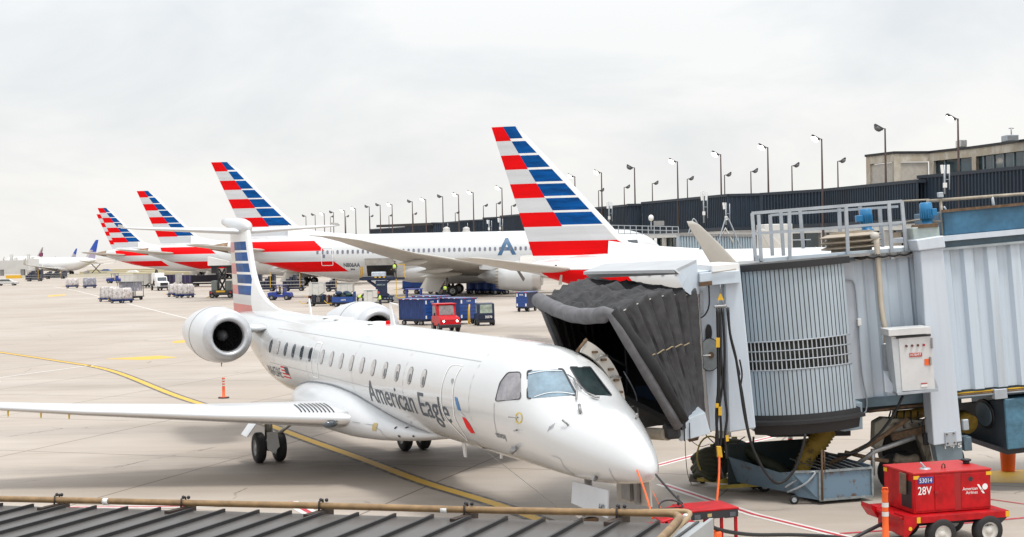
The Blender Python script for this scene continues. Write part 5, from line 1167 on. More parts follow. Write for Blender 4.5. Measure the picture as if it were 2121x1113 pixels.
# long blue tug left of the blue carts
e = empty('cargo_tractor', sidegp(860, 637), R(178), 'blue open-cab tractor with a long bed behind the blue baggage carts', 'tractor'); e.scale = (.8, .8, .74); M_ = mat('tractor_blue', (.008, .035, .25))
mb = MB(); mb.bb(-.8, 1.1, -.8, .8, .5, 1.35); mb.bb(-3.0, -.8, -.7, .7, .55, 1.15); mb.build('body', M_, e, bevel=.05); mb = MB()
for x in (-.75, 1.0):
    for y in (-.75, .75): mb.bar((x, y, 1.2), (x, y, 2.4), .14, .12)
mb.bb(-.9, 1.15, -.85, .85, 2.36, 2.5); mb.bb(-.8, .1, -.80, -.74, 1.3, 1.6); mb.build('cab_frame', M_, e); mb = MB(); mb.bb(-2.9, -1.0, -.6, .6, 1.15, 1.45); mb.build('green_netting', mat('green_net', (.04, .10, .07), .9, 0, .4, 5), e)
for x in (-2.3, .6):
    for y in (-.7, .7): wheel((x, y, .38), .38, .26, e)
# baggage cart, ribbed curtains
def bagcart(px, py, rz, label, L_=2.9, W_=1.7, H_=1.9, grp='blue baggage carts', num=None, sc=1.0):
    e = empty('baggage_cart', sidegp(px, py), rz, label, 'baggage cart', grp); e.scale = (sc * .9, sc * .9, sc * .76); cart_frame(e, L_, W_, .48, DNAVY, .24)
    mb = MB(); mb.bb(-L_ / 2, -L_ / 2 + .05, -W_ / 2, W_ / 2, .6, .6 + H_); mb.build('rear_panel', mat('cart_blue', (.012, .06, .26), .4, 0, .15, 2, coat=.2), e, bevel=.01)
    mb = MB(); mb.bb(-L_ / 2 + .05, L_ / 2 - .05, W_ / 2 - .04, W_ / 2, .6, .6 + H_); mb.build('far_side_panel', DNAVY, e)
    mb = MB(); mb.bb(L_ / 2 - .05, L_ / 2, -W_ / 2, W_ / 2, .6, .6 + H_); mb.build('end_panel', mat('cart_blue', (.012, .06, .26), .4, 0, .15, 2, coat=.2), e, bevel=.01)
    mb = MB(); mb.bb(-L_ / 2 - .06, L_ / 2 + .06, -W_ / 2 - .06, W_ / 2 + .06, .6 + H_, .68 + H_); rf = mb.build('roof', mat('cart_roof_blue', (.10, .14, .30), .5, 0, .2, 2), e)
    n_ = 7
    for k in range(n_): mb = MB(); x = -L_ / 2 + (L_ - .1) * (k + .5) / n_; mb.bb(x - .10, x + .10, -W_ / 2 - .075, -W_ / 2 - .06, .60 + H_, .66 + H_); mb.build('reflector_strip', WHITE if k % 2 else mat('reflector_red', (.5, .02, .05), .3), rf)
    for ya in (-.6, .3): mb = MB(); mb.bb(L_ / 2 + .06, L_ / 2 + .075, ya, ya + .3, .60 + H_, .66 + H_); mb.build('reflector_strip', mat('reflector_red', (.5, .02, .05), .3), rf)
    n_ = 26; mb = MB()
    for k in range(n_):
        x0_ = -L_ / 2 + .05 + (L_ - .1) * k / n_; x1_ = -L_ / 2 + .05 + (L_ - .1) * (k + 1) / n_
        for s_ in (-1,): o0, o1 = (0, .05) if k % 2 else (.05, 0); mb.quad((x0_, s_ * (W_ / 2 - o0 - .02), .62), (x1_, s_ * (W_ / 2 - o1 - .02), .62), (x1_, s_ * (W_ / 2 - o1 - .02), .6 + H_), (x0_, s_ * (W_ / 2 - o0 - .02), .6 + H_))
    mb.build('side_curtain', mat('indigo_curtain', (.02, .045, .16), .7, 0, .5, 2.5, stretch=(4, 1, .5)), e, fixn=False)
    mb = MB()
    for z in (.9, 1.25, 1.6, 1.95): mb.bb(L_ / 2, L_ / 2 + .015, -W_ / 2 + .05, W_ / 2 - .05, z, z + .03)
    mb.build('panel_rib', DNAVY, e)
    for y in (-W_ / 2 + .12, W_ / 2 - .12):
        for za, zb in ((.6 + H_ - .45, .6 + H_ - .1), (.65, .95)): mb = MB(); mb.bb(L_ / 2, L_ / 2 + .02, y - .07, y + .07, za, zb); mb.build('reflector_patch', WHITE, e)
    if num: bm_obj(text_bm(num, .4, .14, .02), 'lettering', WHITE, e, lambda x, y: V((L_ / 2 + .03, -.2 + x, .6 + H_ - .3 + y)))
    return e
bagcart(868, 673, R(-38), 'blue baggage cart with a pleated curtain, left of the red tug', num='533')
bagcart(893, 664, R(-38), 'blue roofed baggage cart behind the left one, only its roof clear', num=None)
bagcart(950, 671, R(-52), 'blue baggage cart with panelled end and yellow drawbar, right of the red tug', num='11579')
bagcart(1092, 645, R(-112), 'blue baggage cart standing alone, left of the grey canopy', 2.9, 1.15, 1.6, num='806')
mb = MB(); ddp = sidegp(972, 677); mb.tube([(0, 0, .2), (.0, 0, 1.2), (.05, 0, 1.6)], [.10, .07, .05], 8); o = mb.build('raised_drawbar', YEL); o.location = ddp; tag(o, 'raised yellow drawbar standing before the right-hand blue cart', 'drawbar')
# red tug facing the camera
e = empty('red_tug', sidegp(923, 687), R(-72), 'red closed-cab tug with lit headlamps driving towards the camera', 'tug'); e.scale = (.92, .92, .92)
RT_ = mat('tug_red', (.50, .004, .012), .35, 0, .15, 3, spec=.25)
mb = MB(); mb.prism([(-1.2, -.75, .42), (1.35, -.75, .42), (1.42, -.75, .60), (1.38, -.75, .98), (1.2, -.75, 1.10), (.45, -.75, 1.22), (.3, -.75, 1.22), (-1.2, -.75, 1.15)], (0, 1.5, 0)); mb.build('body', RT_, e, bevel=.07)
mb = MB(); mb.prism([(-.95, -.72, 1.12), (.42, -.72, 1.18), (.18, -.72, 1.98), (-.9, -.72, 2.0)], (0, 1.44, 0)); cb_ = mb.build('cab', RT_, e, bevel=.04)
mb = MB(); mb.bb(-1.0, .30, -.78, .78, 1.98, 2.07); mb.build('cab_roof', RT_, e, bevel=.03)
mb = MB(); mb.prism([(.415, -.58, 1.24), (.415, .58, 1.24), (.215, .54, 1.92), (.215, -.54, 1.92)], (.02, 0, 0)); mb.build('windscreen', mat('dusty_windscreen', (.20, .18, .18), .15, 0, .4, 4, spec=.7), cb_)
mb = MB(); mb.prism([(.15, -.735, 1.25), (-.35, -.735, 1.25), (-.35, -.735, 1.85), (.0, -.735, 1.85)], (0, -.01, 0)); mb.prism([(-.45, -.735, 1.25), (-.85, -.735, 1.25), (-.83, -.735, 1.85), (-.45, -.735, 1.85)], (0, -.01, 0)); mb.build('side_glass', mat('dusty_windscreen', (.20, .18, .18)), cb_)
mb = MB(); mb.bb(1.36, 1.5, -.78, .78, .34, .58); mb.build('bumper', BKT, e, bevel=.03); mb = MB(); mb.bb(1.385, 1.40, -.3, .3, .68, .92); mb.build('grille', mat('dark_red_gap', (.33, .008, .01)), e)
for y in (-.5, .5): mb = MB(); mb.sph((1.37, y, .80), .10, 0, 10, (.4, 1, 1)); mb.build('headlamp', LIT, e)
for x in (-.75, .9):
    for y in (-.68, .68): wheel((x, y, .34), .34, .24, e)
mb = MB(); mb.box((.3, -.9, 1.3), (.08, .12, .22)); mb.box((.3, .9, 1.3), (.08, .12, .22)); mb.build('wing_mirror', BKT, e)
# navy closed-cab tug with number
e = empty('navy_tug', sidegp(1004, 674), R(-80), 'dark navy cab tug numbered 35570, right of the red tug', 'tug'); e.scale = (.82,) * 3
mb = MB(); mb.prism([(-1.3, -.75, .40), (.9, -.75, .40), (.98, -.75, 1.0), (.85, -.75, 1.95), (-.2, -.75, 2.0), (-.2, -.75, 1.05), (-1.3, -.75, 1.0)], (0, 1.5, 0)); b_ = mb.build('body', DNAVY, e, bevel=.05)
mb = MB(); mb.prism([(.955, -.55, 1.12), (.955, .55, 1.12), (.87, .52, 1.86), (.87, -.52, 1.86)], (.02, 0, 0)); mb.build('windscreen', mat('pale_windscreen', (.30, .36, .30), .2, 0, .4, 3), b_); mb = MB(); mb.prism([(.6, -.76, 1.1), (-.1, -.76, 1.1), (-.1, -.76, 1.85), (.55, -.76, 1.85)], (0, -.01, 0)); mb.build('side_window', mat('pale_windscreen', (.30, .36, .30)), b_)
bm_obj(text_bm('35570', .62, .2, .03), 'lettering', WHITE, b_, lambda x, y: V((.985, -.1 + x, .68 + y)))
mb = MB(); mb.bb(.95, 1.05, -.75, .75, .28, .5); mb.build('bumper', BKT, e)
for x in (-.8, .6):
    for y in (-.68, .68): wheel((x, y, .30), .30, .22, e)
# carts beyond the wide-body
for i, px in enumerate((985, 1002, 1019, 1035)):
    bagc = empty('low_baggage_cart', sidegp(px, 609 + i * .3), R(-165), ['first', 'second', 'third', 'fourth'][i] + ' from the left of the low blue carts seen under the wide-body engine', 'baggage cart', 'low blue carts under the wide-body'); cart_frame(bagc, 2.2, 1.6, .5, NAVY, .3); mb = MB(); mb.bb(-1.0, 1.0, -.8, .8, .6, 1.75); mb.build('cart_box', mat('cart_blue', (.012, .06, .26)), bagc, bevel=.06); mb = MB(); mb.bar((-1.1, .8, .5), (-1.2, .8, 1.8), .12, .08); mb.build('yellow_bar', YEL, bagc)
for i, px in enumerate((868, 845)):
    c_ = empty('flat_blue_trailer', sidegp(px + 10, 609), R(0), ['blue trailer under the belly, right of two', 'blue trailer under the belly, left of two'][i], 'trailer'); cart_frame(c_, 2.7, 1.8, .7, NAVY, .3); mb = MB(); mb.bb(-1.25, 1.3, -.85, .85, .85, 1.7); mb.build('trailer_box', mat('cart_blue', (.012, .06, .26)), c_, bevel=.03)
c_ = empty('small_red_tractor', sidegp(925, 608), R(200), 'small reddish tractor left of the wide-body main gear', 'tractor'); mb = MB(); mb.bb(-1, .9, -.5, .5, .5, 1.0); mb.bb(-.4, .3, -.45, .45, 1.0, 1.4); mb.build('body', GSERED, c_, bevel=.05); mb = MB(); mb.bar((.9, 0, .7), (1.6, 0, 1.4), .1, .1); mb.build('yellow_boom', YEL, c_)
for x in (-.6, .6):
    for y in (-.5, .5): wheel((x, y, .35), .35, .2, c_)
# luggage dolly and bag-laden cart
e = empty('luggage_dolly', sidegp(668, 634), R(-2), 'low flat dolly carrying upright suitcases', 'luggage dolly'); cart_frame(e, 3.0, 1.3, .30, BKT, .17)
SUIT = [(.10, .02, .015), (.03, .03, .035), (.015, .02, .05), (.12, .12, .13), (.02, .02, .02), (.01, .03, .10), (.04, .015, .01)]
sl_ = []
for k in range(10):
    mb = MB(); w_ = .16 + .03 * (k % 3); h_ = .65 + .12 * ((k * 7) % 4) / 3; mb.bb(-w_ / 2, w_ / 2, -.25, .25, 0, h_); mb.tube([(0, -.1, h_), (0, -.1, h_ + .06), (0, .1, h_ + .06), (0, .1, h_)], .012, 5)
    o = mb.build('suitcase', mat('suitcase_colour_%d' % (k % 7), SUIT[k % 7], .5), bevel=.02); o.location = sidegp(668, 634) + V((-1.3 + .28 * k, -.1 + .15 * (k % 2), .43)); o.rotation_euler = (0, 0, .1 * ((k * 3) % 5 - 2)); tag(o, 'upright suitcase in the row on the low dolly, %s from the left' % ['first', 'second', 'third', 'fourth', 'fifth', 'sixth', 'seventh', 'eighth', 'ninth', 'tenth'][k], 'suitcase', 'suitcases on the low dolly')
e = empty('open_luggage_cart', sidegp(713, 635), R(-3), 'blue open cart heaped with dark bags, right of the suitcases', 'luggage cart'); cart_frame(e, 2.2, 1.5, .35, DNAVY, .2); mb = MB(); mb.bb(-1.1, 1.1, -.75, -.7, .45, 1.0); mb.bb(1.05, 1.1, -.75, .75, .45, 1.5); mb.build('side_board', mat('cart_blue', (.012, .06, .26)), e)
bm_obj(text_bm('52075', .5, .14, .02), 'lettering', WHITE, e, lambda x, y: V((-.2 + x, -.76, .62 + y)))
for k in range(7):
    mb = MB(); mb.sph((0, 0, 0), .34, 0, 12, (1.1, .8, .62)); o = mb.build('duffel_bag', mat('bag_colour_%d' % (k % 3), [(.015, .018, .02), (.02, .04, .09), (.02, .06, .05)][k % 3], .7, 0, .3, 6), bevel=0); o.location = sidegp(713, 635) + V((-.75 + .3 * k * .85, -.1 - .2 * (k % 2), 1.0 + .38 * ((k * 5) % 3) / 2)); tag(o, 'dark soft bag in the heap on the open blue cart, %s from the left' % ['first', 'second', 'third', 'fourth', 'fifth', 'sixth', 'seventh'][k], 'bag', 'bags heaped on the open blue cart')
# belly container being handled, belt of the loader, loader itself
container(768, 640, R(4), 'white freight container with dark lettering being pushed below the cargo hold', 1.7, 1.5, 1.8, txt='American', grp=None)
lo_ = sidegp(797, 628); e = empty('cargo_loader', lo_, R(2), 'navy scissor loader raised to the open cargo hold', 'cargo loader')
hz = 2.6 + .35
mb = MB(); mb.bb(-2.4, 1.0, -.5, 2.6, 2.45, 2.85); mb.bb(-2.6, 2.2, -.6, -.4, 2.5, 2.75); mb.build('raised_platform', DNAVY, e, bevel=.02)
mb = MB(); 
for s_ in (-.3, 2.2): mb.bar((-1.8, s_, .6), (.6, s_, 2.45), .22, .14); mb.bar((.6, s_, .6), (-1.8, s_, 2.45), .22, .14)
mb.build('scissor_arms', mat('navy_steel', (.015, .03, .09), .5), e)
mb = MB(); mb.bb(-2.0, .9, -.4, 2.4, .3, .75); mb.bb(-.9, .3, -.55, .1, .75, 2.4); mb.build('base_frame', DNAVY, e, bevel=.03)
mb = MB(); mb.bb(.9, 2.4, -.3, 1.2, .35, .62); 
for k in range(5): mb.bb(.0 + .3 * k, .15 + .3 * k, -.8, -.55, .5, .56)
mb.build('front_rollers', GALV, e)
for bx in ((-.9, -1.0), (-.45, -.55), (.0, -.1)): mb = MB(); mb.bb(bx[1], bx[0] + .12, -.63, -.6, 2.72, 2.86); mb.build('yellow_roller_mark', YEL, e)
mb = MB(); mb.tube([(-2.5, -.5, 2.7), (-2.5, -.5, 3.9), (-2.25, -.5, 3.95), (-2.25, -.5, 3.0)], .05, 6); mb.tube([(-2.35, -.5, 2.8), (-2.35, -.5, 3.9)], .05, 6); mb.build('guard_rail', YEL, e)
mb = MB()
for x in (1.25, 2.2): mb.bar((x, -.5, 2.75), (x, -.5, 4.1), .07, .07)
mb.bar((1.25, -.5, 4.1), (2.2, -.5, 4.1), .07, .07); mb.bar((1.3, -.6, .6), (1.3, -.6, 2.7), .08, .08); mb.bb(1.2, 2.3, -.5, .5, 2.66, 2.75); mb.bar((1.1, -.5, .5), (2.2, -.5, .62), .1, .1); mb.build('operator_cage', YEL, e)
flat_text('AMERICAN', e, TR(-.8, -.56, 1.9), .9, .16, mat('loader_lettering', (.30, .42, .42), .5))
for x in (-1.6, .6):
    for y in (-.3, 2.2): wheel((x, y, .3), .3, .22, e)
mb = MB(); mb.bb(-.85, .85, -.55, .55, 0, 1.15); o = mb.build('wrapped_freight', mat('pale_blue_wrap', (.42, .50, .60), .3, 0, .2, 6, col2=(.65, .68, .72), thr=(.45, .6), bump=.4), bevel=.08); o.location = at(785, 583, 168.5); tag(o, 'block of freight in pale blue film in the open cargo hold', 'freight')
pp = at(818, 576, 135.6)
person(V((pp.x, 135.8, 0)), R(-120), 'stand', 'person in a hi-vis vest standing in the raised yellow cage of the loader', z=2.76)
person(sidegp(741, 638), R(10), 'bend', 'person in a lime vest bending, left of the two beside the white container')
person(sidegp(752, 640), R(5), 'bend', 'person in a lime vest leaning on the white container, right of the bending pair')
person(sidegp(788, 645), R(178), 'push', 'person in a lime vest over a red jacket pushing the white container', legs=DKCLOTH, cap=mat('red_jacket', (.5, .04, .03), .8))
person(sidegp(922, 620), R(-90), 'stand', 'distant person in a lime vest beside the wide-body main wheels')
# tall scissor loader, white truck, scissor lift far left, car
e = empty('scissor_high_loader', sidegp(461, 617), R(0), 'dark scissor high-loader with a yellow sign, left of the near tail fin', 'high loader'); mb = MB(); mb.bb(-1.5, 1.5, -1, 2.2, .35, .95); mb.build('chassis', mat('loader_dark_grey', (.05, .05, .055), .6), e, bevel=.08); mb = MB(); mb.bb(-1.25, -.5, -.8, 1, .95, 2.2); mb.build('control_cabin', mat('cabin_grey', (.16, .18, .17), .4), e, bevel=.05); mb = MB(); mb.bb(.55, 1.25, -.8, 1, .95, 2.2); mb.build('battery_cabin', mat('cabin_grey', (.16, .18, .17), .4), e, bevel=.05); mb = MB()
for a, b_ in (((-.35, 0, .9), (.35, 0, 2.3)), ((.35, 0, .9), (-.35, 0, 2.3)), ((-.35, 0, 2.3), (.35, 0, 3.7)), ((.35, 0, 2.3), (-.35, 0, 3.7))): mb.bar(a, b_, .18, .2)
for x in (-.45, .45): mb.bar((x, -.2, .9), (x, -.2, 4.0), .14, .12)
mb.build('scissor_mast', BKT, e); mb = MB(); mb.bb(-1.45, 1.35, -.4, .6, 3.95, 4.15); mb.bb(-1.3, -.6, -.3, .4, 3.15, 3.95); mb.bb(.6, 1.3, -.3, .4, 3.15, 3.95); mb.build('raised_head', BKT, e); mb = MB(); mb.bb(-.6, .55, -1.03, -1, .72, .95); mb.build('yellow_sign', YEL, e); mb = MB()
for x in (-1.35, 1.1): mb.bb(x, x + .25, -1.02, -1, .6, .8)
mb.build('rear_lamp', mat('lamp_red', (.5, .03, .03), .3), e)
for x in (-1.15, 1.15): wheel((x, -.8, .35), .35, .4, e); wheel((x, 1.8, .35), .35, .4, e)
mb = MB(); mb.bar((-1.5, .3, .25), (-2.1, .1, .05), .1, .1); mb.bar((1.5, .3, .25), (2.1, .1, .05), .1, .1); mb.build('outrigger', YEL, e)
mb = MB(); mb.prism([(-1.7, -.5, 4.15), (1.6, -.5, 4.15), (1.6, -.5, 4.5), (-1.7, -.5, 5.3)], (0, 1, 0)); mb.build('white_hood', WHITE, e)
e = empty('white_truck', sidegp(333, 602), R(-62), 'white bonneted truck with a dark loading mast behind its cab', 'truck'); e.scale = (.85,) * 3; mb = MB(); mb.prism([(0, -1, .7), (2.6, -1, .7), (2.6, -1, 1.6), (1.2, -1, 1.75), (.9, -1, 2.6), (-.4, -1, 2.65), (-.4, -1, .7)], (0, 2, 0)); b_ = mb.build('cab', WHITE, e, bevel=.08); mb = MB(); mb.prism([(1.2, -.85, 1.80), (1.2, .85, 1.80), (.93, .8, 2.5), (.93, -.8, 2.5)], (.03, 0, 0)); mb.build('windscreen', GLASS, b_); mb = MB(); mb.bb(2.6, 2.65, -.7, .7, .95, 1.5); mb.build('radiator_grille', BKT, b_); mb = MB(); mb.bb(2.4, 2.85, -1.1, 1.1, .45, .8); mb.build('bumper', BKT, e, bevel=.03); mb = MB(); mb.bb(-4, -.5, -1, 1, .9, 1.3); mb.bar((-1.5, -1, 1.2), (-1.5, -.4, 4.0), .25, .25); mb.bar((-2.5, 0, 1.2), (-1.5, -.2, 3.8), .2, .2); mb.build('loading_mast', BKT, e); mb = MB(); mb.bb(-3.2, -.6, -.9, .9, 1.8, 3.3); mb.build('box_body', WHITE, e, bevel=.05)
for x in (-3, 1.8):
    for y in (-.9, .9): wheel((x, y, .45), .45, .28, e)
e = empty('scissor_lift_truck', sidegp(199, 573), R(0), 'scissor lift truck below the tail cone of the farther wide-body', 'lift truck'); mb = MB(); mb.bb(-3, 3, -1, 1, .6, 1.0); mb.prism([(-3.4, -1, .6), (-2.2, -1, .6), (-2.2, -1, 1.7), (-3.0, -1, 1.7), (-3.4, -1, 1.2)], (0, 2, 0)); mb.build('chassis', mat('grey_lift_paint', (.3, .3, .3), .6), e, bevel=.05); mb = MB(); mb.bar((-1.2, 0, 1.0), (1.3, 0, 3.6), .22, .2); mb.bar((1.3, 0, 1.0), (-1.2, 0, 3.6), .22, .2); mb.build('scissor_arms', BKT, e); mb = MB(); mb.bb(-1.8, 1.9, -1, 1, 3.6, 3.75); mb.build('lift_deck', STEEL, e)
for x in (-2.4, 2): wheel((x, -.9, .4), .4, .3, e); wheel((x, .9, .4), .4, .3, e)
def car(px, py, rz, label, m=WHITE):
    e = empty('parked_car', sidegp(px, py), rz, label, 'car'); mb = MB(); mb.prism([(-2.2, -.85, .35), (2.2, -.85, .35), (2.25, -.85, .75), (1.2, -.85, .95), (.6, -.85, 1.4), (-1.2, -.85, 1.42), (-1.9, -.85, .95), (-2.25, -.85, .85)], (0, 1.7, 0)); b_ = mb.build('body', m, e, bevel=.08); mb = MB(); mb.prism([(1.05, -.86, .97), (.55, -.86, 1.33), (-1.1, -.86, 1.35), (-1.6, -.86, .98)], (0, -.01, 0)); mb.build('side_window', GLASS, b_)
    for x in (-1.4, 1.4):
        for y in (-.75, .75): wheel((x, y, .32), .32, .2, e)
    return e
car(273, 570, R(180), 'white car beyond the white containers'); car(15, 592, R(5), 'pale car with a yellow load at the far left edge', mat('pale_van', (.55, .55, .54), .5)); car(222, 566, R(0), 'small blue car on the far road under the tail cone', mat('car_blue', (.05, .15, .45), .4))
# dark equipment right of the near fin and under the wide-body
for px, py, w_, h_, lab in ((545, 604, 4.2, 2.2, 'dark navy loader with rails, directly behind the near tail fin'), (610, 603, 3.2, 2.0, 'dark dolly train under the tail of the wide-body'), (690, 604, 1.8, 1.6, 'dark wheeled unit between the two white containers'), (115, 578, 6, 1.6, 'dark equipment beneath the far white airliner'), (72, 583, 4, 2.2, 'service vehicles under the wing of the far white airliner')):
    e = empty('ground_equipment', sidegp(px, py), R(0), lab, 'ground equipment'); cart_frame(e, w_, 1.8, .4, DNAVY, .3); mb = MB()
    for k in range(int(w_ * 2)): x = -w_ / 2 + .5 * k; mb.bb(x, x + .42, -.8, .8, .6, .8 + h_ * (.35 + .6 * ((k * 5) % 4) / 4))
    mb.build('machinery', mat('mixed_dark_machinery', (.02, .025, .05), .5, 0, .6, 3), e, bevel=.03); mb = MB(); mb.bar((-w_ / 2, -.9, 1.0), (w_ / 2, -.9, 1.0), .06, .06); mb.bar((-w_ / 2, -.9, 1.5), (w_ / 2, -.9, 1.5), .05, .05); mb.build('white_rail', FAS, e)
    mb = MB(); mb.bar((w_ * .3, -.95, .6), (w_ * .3, -.95, h_ + .6), .08, .08); mb.build('yellow_post', YEL, e)
# short red rotating beacon cone near the blue carts
# ------------------------------------------------------------------ boarding bridge on the right
INC = R(4.0)
bo = at(1645, 820, 30.6)
BT = Matrix.Translation(bo) @ Matrix.Rotation(-INC, 4, 'Y')
BR = bpy.data.objects.new('boarding_bridge', None); COL.objects.link(BR); BR.location = bo; BR.rotation_euler = (0, -INC, 0)
tag(BR, 'large blue-grey boarding bridge with a grey pleated canopy against the nearest jet', 'boarding bridge')
BI = BT.inverted()
def bl(px, py, Y): return BI @ at(px, py, Y)
def bmb(): return MB()
def bb3(px0, px1, py0, py1, Y, dep, m, name, bev=.01, par=None):
    """box whose near face spans the given outline at depth Y, dep metres deep"""
    a = bl(px0, py1, Y); b_ = bl(px1, py0, Y); mb = MB(); mb.bb(a.x, b_.x, a.y, a.y + dep, min(a.z, b_.z), max(a.z, b_.z)); return mb.build(name, m, par or BR, bevel=bev)
def bprism(pts, Y, dep, m, name, bev=0, par=None):
    mb = MB(); mb.prism([bl(x, y, Y) for x, y in pts], (0, dep, 0)); return mb.build(name, m, par or BR, bevel=bev)
def btube(pts, r, m, name, par=None, n=8, sm=4):
    P = [bl(x, y, Y) for x, y, Y in pts]; P = smooth_poly(P, sm) if sm > 1 and len(P) > 2 else P
    mb = MB(); mb.tube(P, r, n); return mb.build(name, m, par or BR)
# -- tunnels, corrugated
def corr(px0, px1, pyt0, pyb0, Y, length, per, dep, width, name, m, flat=0.0):
    a = bl(px0, pyt0, Y); b_ = bl(px0, pyb0, Y); zt = a.z; zb = b_.z; x0 = (a.x + b_.x) / 2; y0 = a.y
    mb = MB(); xs = [(0, 0)];
    if flat: xs.append((flat, 0))
    x = flat
    while x < length:
        for u, o_ in ((.0, 0), (.38, 0), (.50, dep), (.88, dep), (1.0, 0)): xs.append((min(length, x + per * u), o_))
        x += per
    for i in range(len(xs) - 1):
        if xs[i + 1][0] - xs[i][0] < 1e-4: continue
        p0, p1 = xs[i], xs[i + 1]; mb.quad(V((x0 + p0[0], y0 + p0[1], zb)), V((x0 + p1[0], y0 + p1[1], zb)), V((x0 + p1[0], y0 + p1[1], zt)), V((x0 + p0[0], y0 + p0[1], zt)))
    o = mb.build(name, m, BR, fixn=False)
    mb = MB(); mb.bb(x0, x0 + length, y0 + dep + .03, y0 + width, zb, zt); mb.build('tunnel_body', m, BR)
    return x0, y0, zb, zt
TS = mat('tunnel_streaked_paint', (.54, .62, .70), .42, .0, .10, 1.0, bump=.04, coat=.1, stretch=(5, 5, .18), col2=(.36, .40, .42), thr=(.52, .80))
TS2 = mat('tunnel_flat_panel_paint', (.56, .62, .69), .45, .0, .07, 1.0, stretch=(4, 3, .3))
x0, y0, zb, zt = corr(1738, 0, 543, 834, 30.1, 2.3, .50, .065, 2.5, 'inner_tunnel_side', TS, .42)
X0, Y0_, ZB_, ZT_ = corr(1950, 0, 519, 813, 29.75, 6.2, .50, .11, 2.9, 'outer_tunnel_side', TS, .10)
mb = MB(); mb.bb(x0 - .02, x0 + .42, y0 - .05, y0 + .04, zb + .02, zt - .02); mb.build('tunnel_end_panel', TS2, BR, bevel=.01)
mb = MB(); mb.bb(x0 - .3, x0 + 2.4, y0 - .06, y0 + 2.5, zt, zt + .05); mb.bb(x0 - .1, x0 + 2.4, y0 - .10, y0 - .02, zt - .02, zt + .09); mb.build('inner_tunnel_roof', STEEL, BR)
mb = MB(); mb.bb(X0 - .1, X0 + 6.3, Y0_ - .10, Y0_ + 2.9, ZT_, ZT_ + .05); mb.build('roof_gutter', mat('weathered_roof_edge', (.34, .38, .40), .6, .2, .2, 3), BR)
mb = MB(); mb.bb(X0 + .2, X0 + 6.3, Y0_ + .05, Y0_ + 2.9, ZT_ + .05, ZT_ + .19); mb.build('roof_step', LBD, BR)
mb = MB(); mb.bb(X0 - .1, X0 + 6.3, Y0_ - .14, Y0_ + 2.9, ZT_ + .19, ZT_ + .30); mb.build('roof_rim', TS2, BR)
mb = MB(); mb.bb(X0 + .3, X0 + 6.4, Y0_ + .25, Y0_ + 2.4, ZT_ + .30, ZT_ + .82); tp = mb.build('roof_duct_box', TEAL, BR, bevel=.02)
mb = MB(); mb.bb(X0 + .28, X0 + 6.4, Y0_ + .20, Y0_ + .26, ZT_ + .80, ZT_ + .86); mb.build('duct_box_rim', RUST, tp)
# dark underside beams and services
mb = MB(); mb.bb(x0 + .1, X0 + 6.3, Y0_ + .3, Y0_ + 2.6, ZB_ - .22, ZB_ - .02); mb.build('tunnel_underframe', LBD, BR)
mb = MB(); mb.bb(x0 - 1.4, x0 + 2.6, y0 + .3, y0 + 2.3, zb - .32, zb - .02); mb.build('inner_underframe', mat('sooty_underframe', (.035, .04, .045), .7), BR)
for dz, r_, m_ in ((-.06, .018, YEL), (-.10, .016, BRASSP), (-.14, .02, GALV)):
    mb = MB(); mb.tube([(X0 - .1, Y0_ + .05, ZB_ + dz), (X0 + 6, Y0_ + .05, ZB_ + dz)], r_, 6); mb.build('service_conduit', m_, BR)
bb3(2061, 2086, 805, 828, 29.7, .2, GALV, 'junction_box')
# lift column
cpts = [(1906, 520), (1953, 512), (1993, 915), (1934, 923)]
bprism(cpts, 29.45, .55, TS2, 'lift_column', .015)
bprism([(1936, 921), (1992, 914), (1995, 952), (1942, 957)], 29.52, .42, mat('column_foot_paint', (.16, .21, .24), .55), 'column_foot', .01)
bprism([(1897, 497), (1955, 488), (1959, 513), (1903, 520)], 29.35, .75, TS2, 'column_cap', .02)
cf = bprism([(1957, 896), (1980, 893), (1982, 922), (1959, 925)], 29.42, .05, GALV, 'bolt_plate', .004)
for x, y in ((1961, 900), (1975, 898), (1963, 919), (1977, 917)): mb = MB(); c_ = bl(x, y, 29.42); mb.cyl(c_, c_ - V((0, .02, 0)), .018, 8); mb.build('bolt', RUST, cf)
pa = bl(1957, 930, 29.5); bm_obj(text_bm('1 4 5', .36, .10, .02), 'stand_number_lettering', WHITE, BR, lambda x, y: pa + V((x, -.002, y)))
bb3(1996, 2006, 869, 892, 29.5, .1, GALV, 'switch_box'); bb3(1998, 2012, 905, 935, 29.6, .3, LBD, 'control_box')
# motors on the roof
def motor(px, pyt, pyb, Y, label):
    a = bl(px, pyb, Y); b_ = bl(px, pyt, Y); h = (b_.z - a.z); MBL = mat('motor_blue', (.01, .17, .38), .4, 0, .12, 4, coat=.2)
    mb = MB(); mb.lathe([(0, .15), (.03, .15), (.03, .115), (h * .3, .115), (h * .3, .14), (h * .95, .135), (h, .10), (h, 0)], a, (0, 0, 1), 20); o = mb.build('lift_motor', MBL, BR)
    mb = MB()
    for k in range(16):
        t = 2 * pi * k / 16; mb.bar(a + V((.135 * cos(t), .135 * sin(t), h * .35)), a + V((.135 * cos(t), .135 * sin(t), h * .72)), .012, .03)
    mb.build('cooling_fins', MBL, o)
    mb = MB(); mb.bb(a.x + (.09 if px > 1900 else -.24), a.x + (.2 if px > 1900 else -.1), a.y - .12, a.y + .05, a.z + h * .42, a.z + h * .72); mb.build('terminal_box', MBL, o, bevel=.01); return o
motor(1921, 419, 470, 30.0, ''); motor(1796, 432, 478, 31.2, '')
bprism([(1889, 472), (1945, 467), (1948, 497), (1893, 500)], 29.7, .6, mat('gearbox_grey', (.35, .40, .38), .55, .1, .2, 4), 'motor_gearbox', .015)
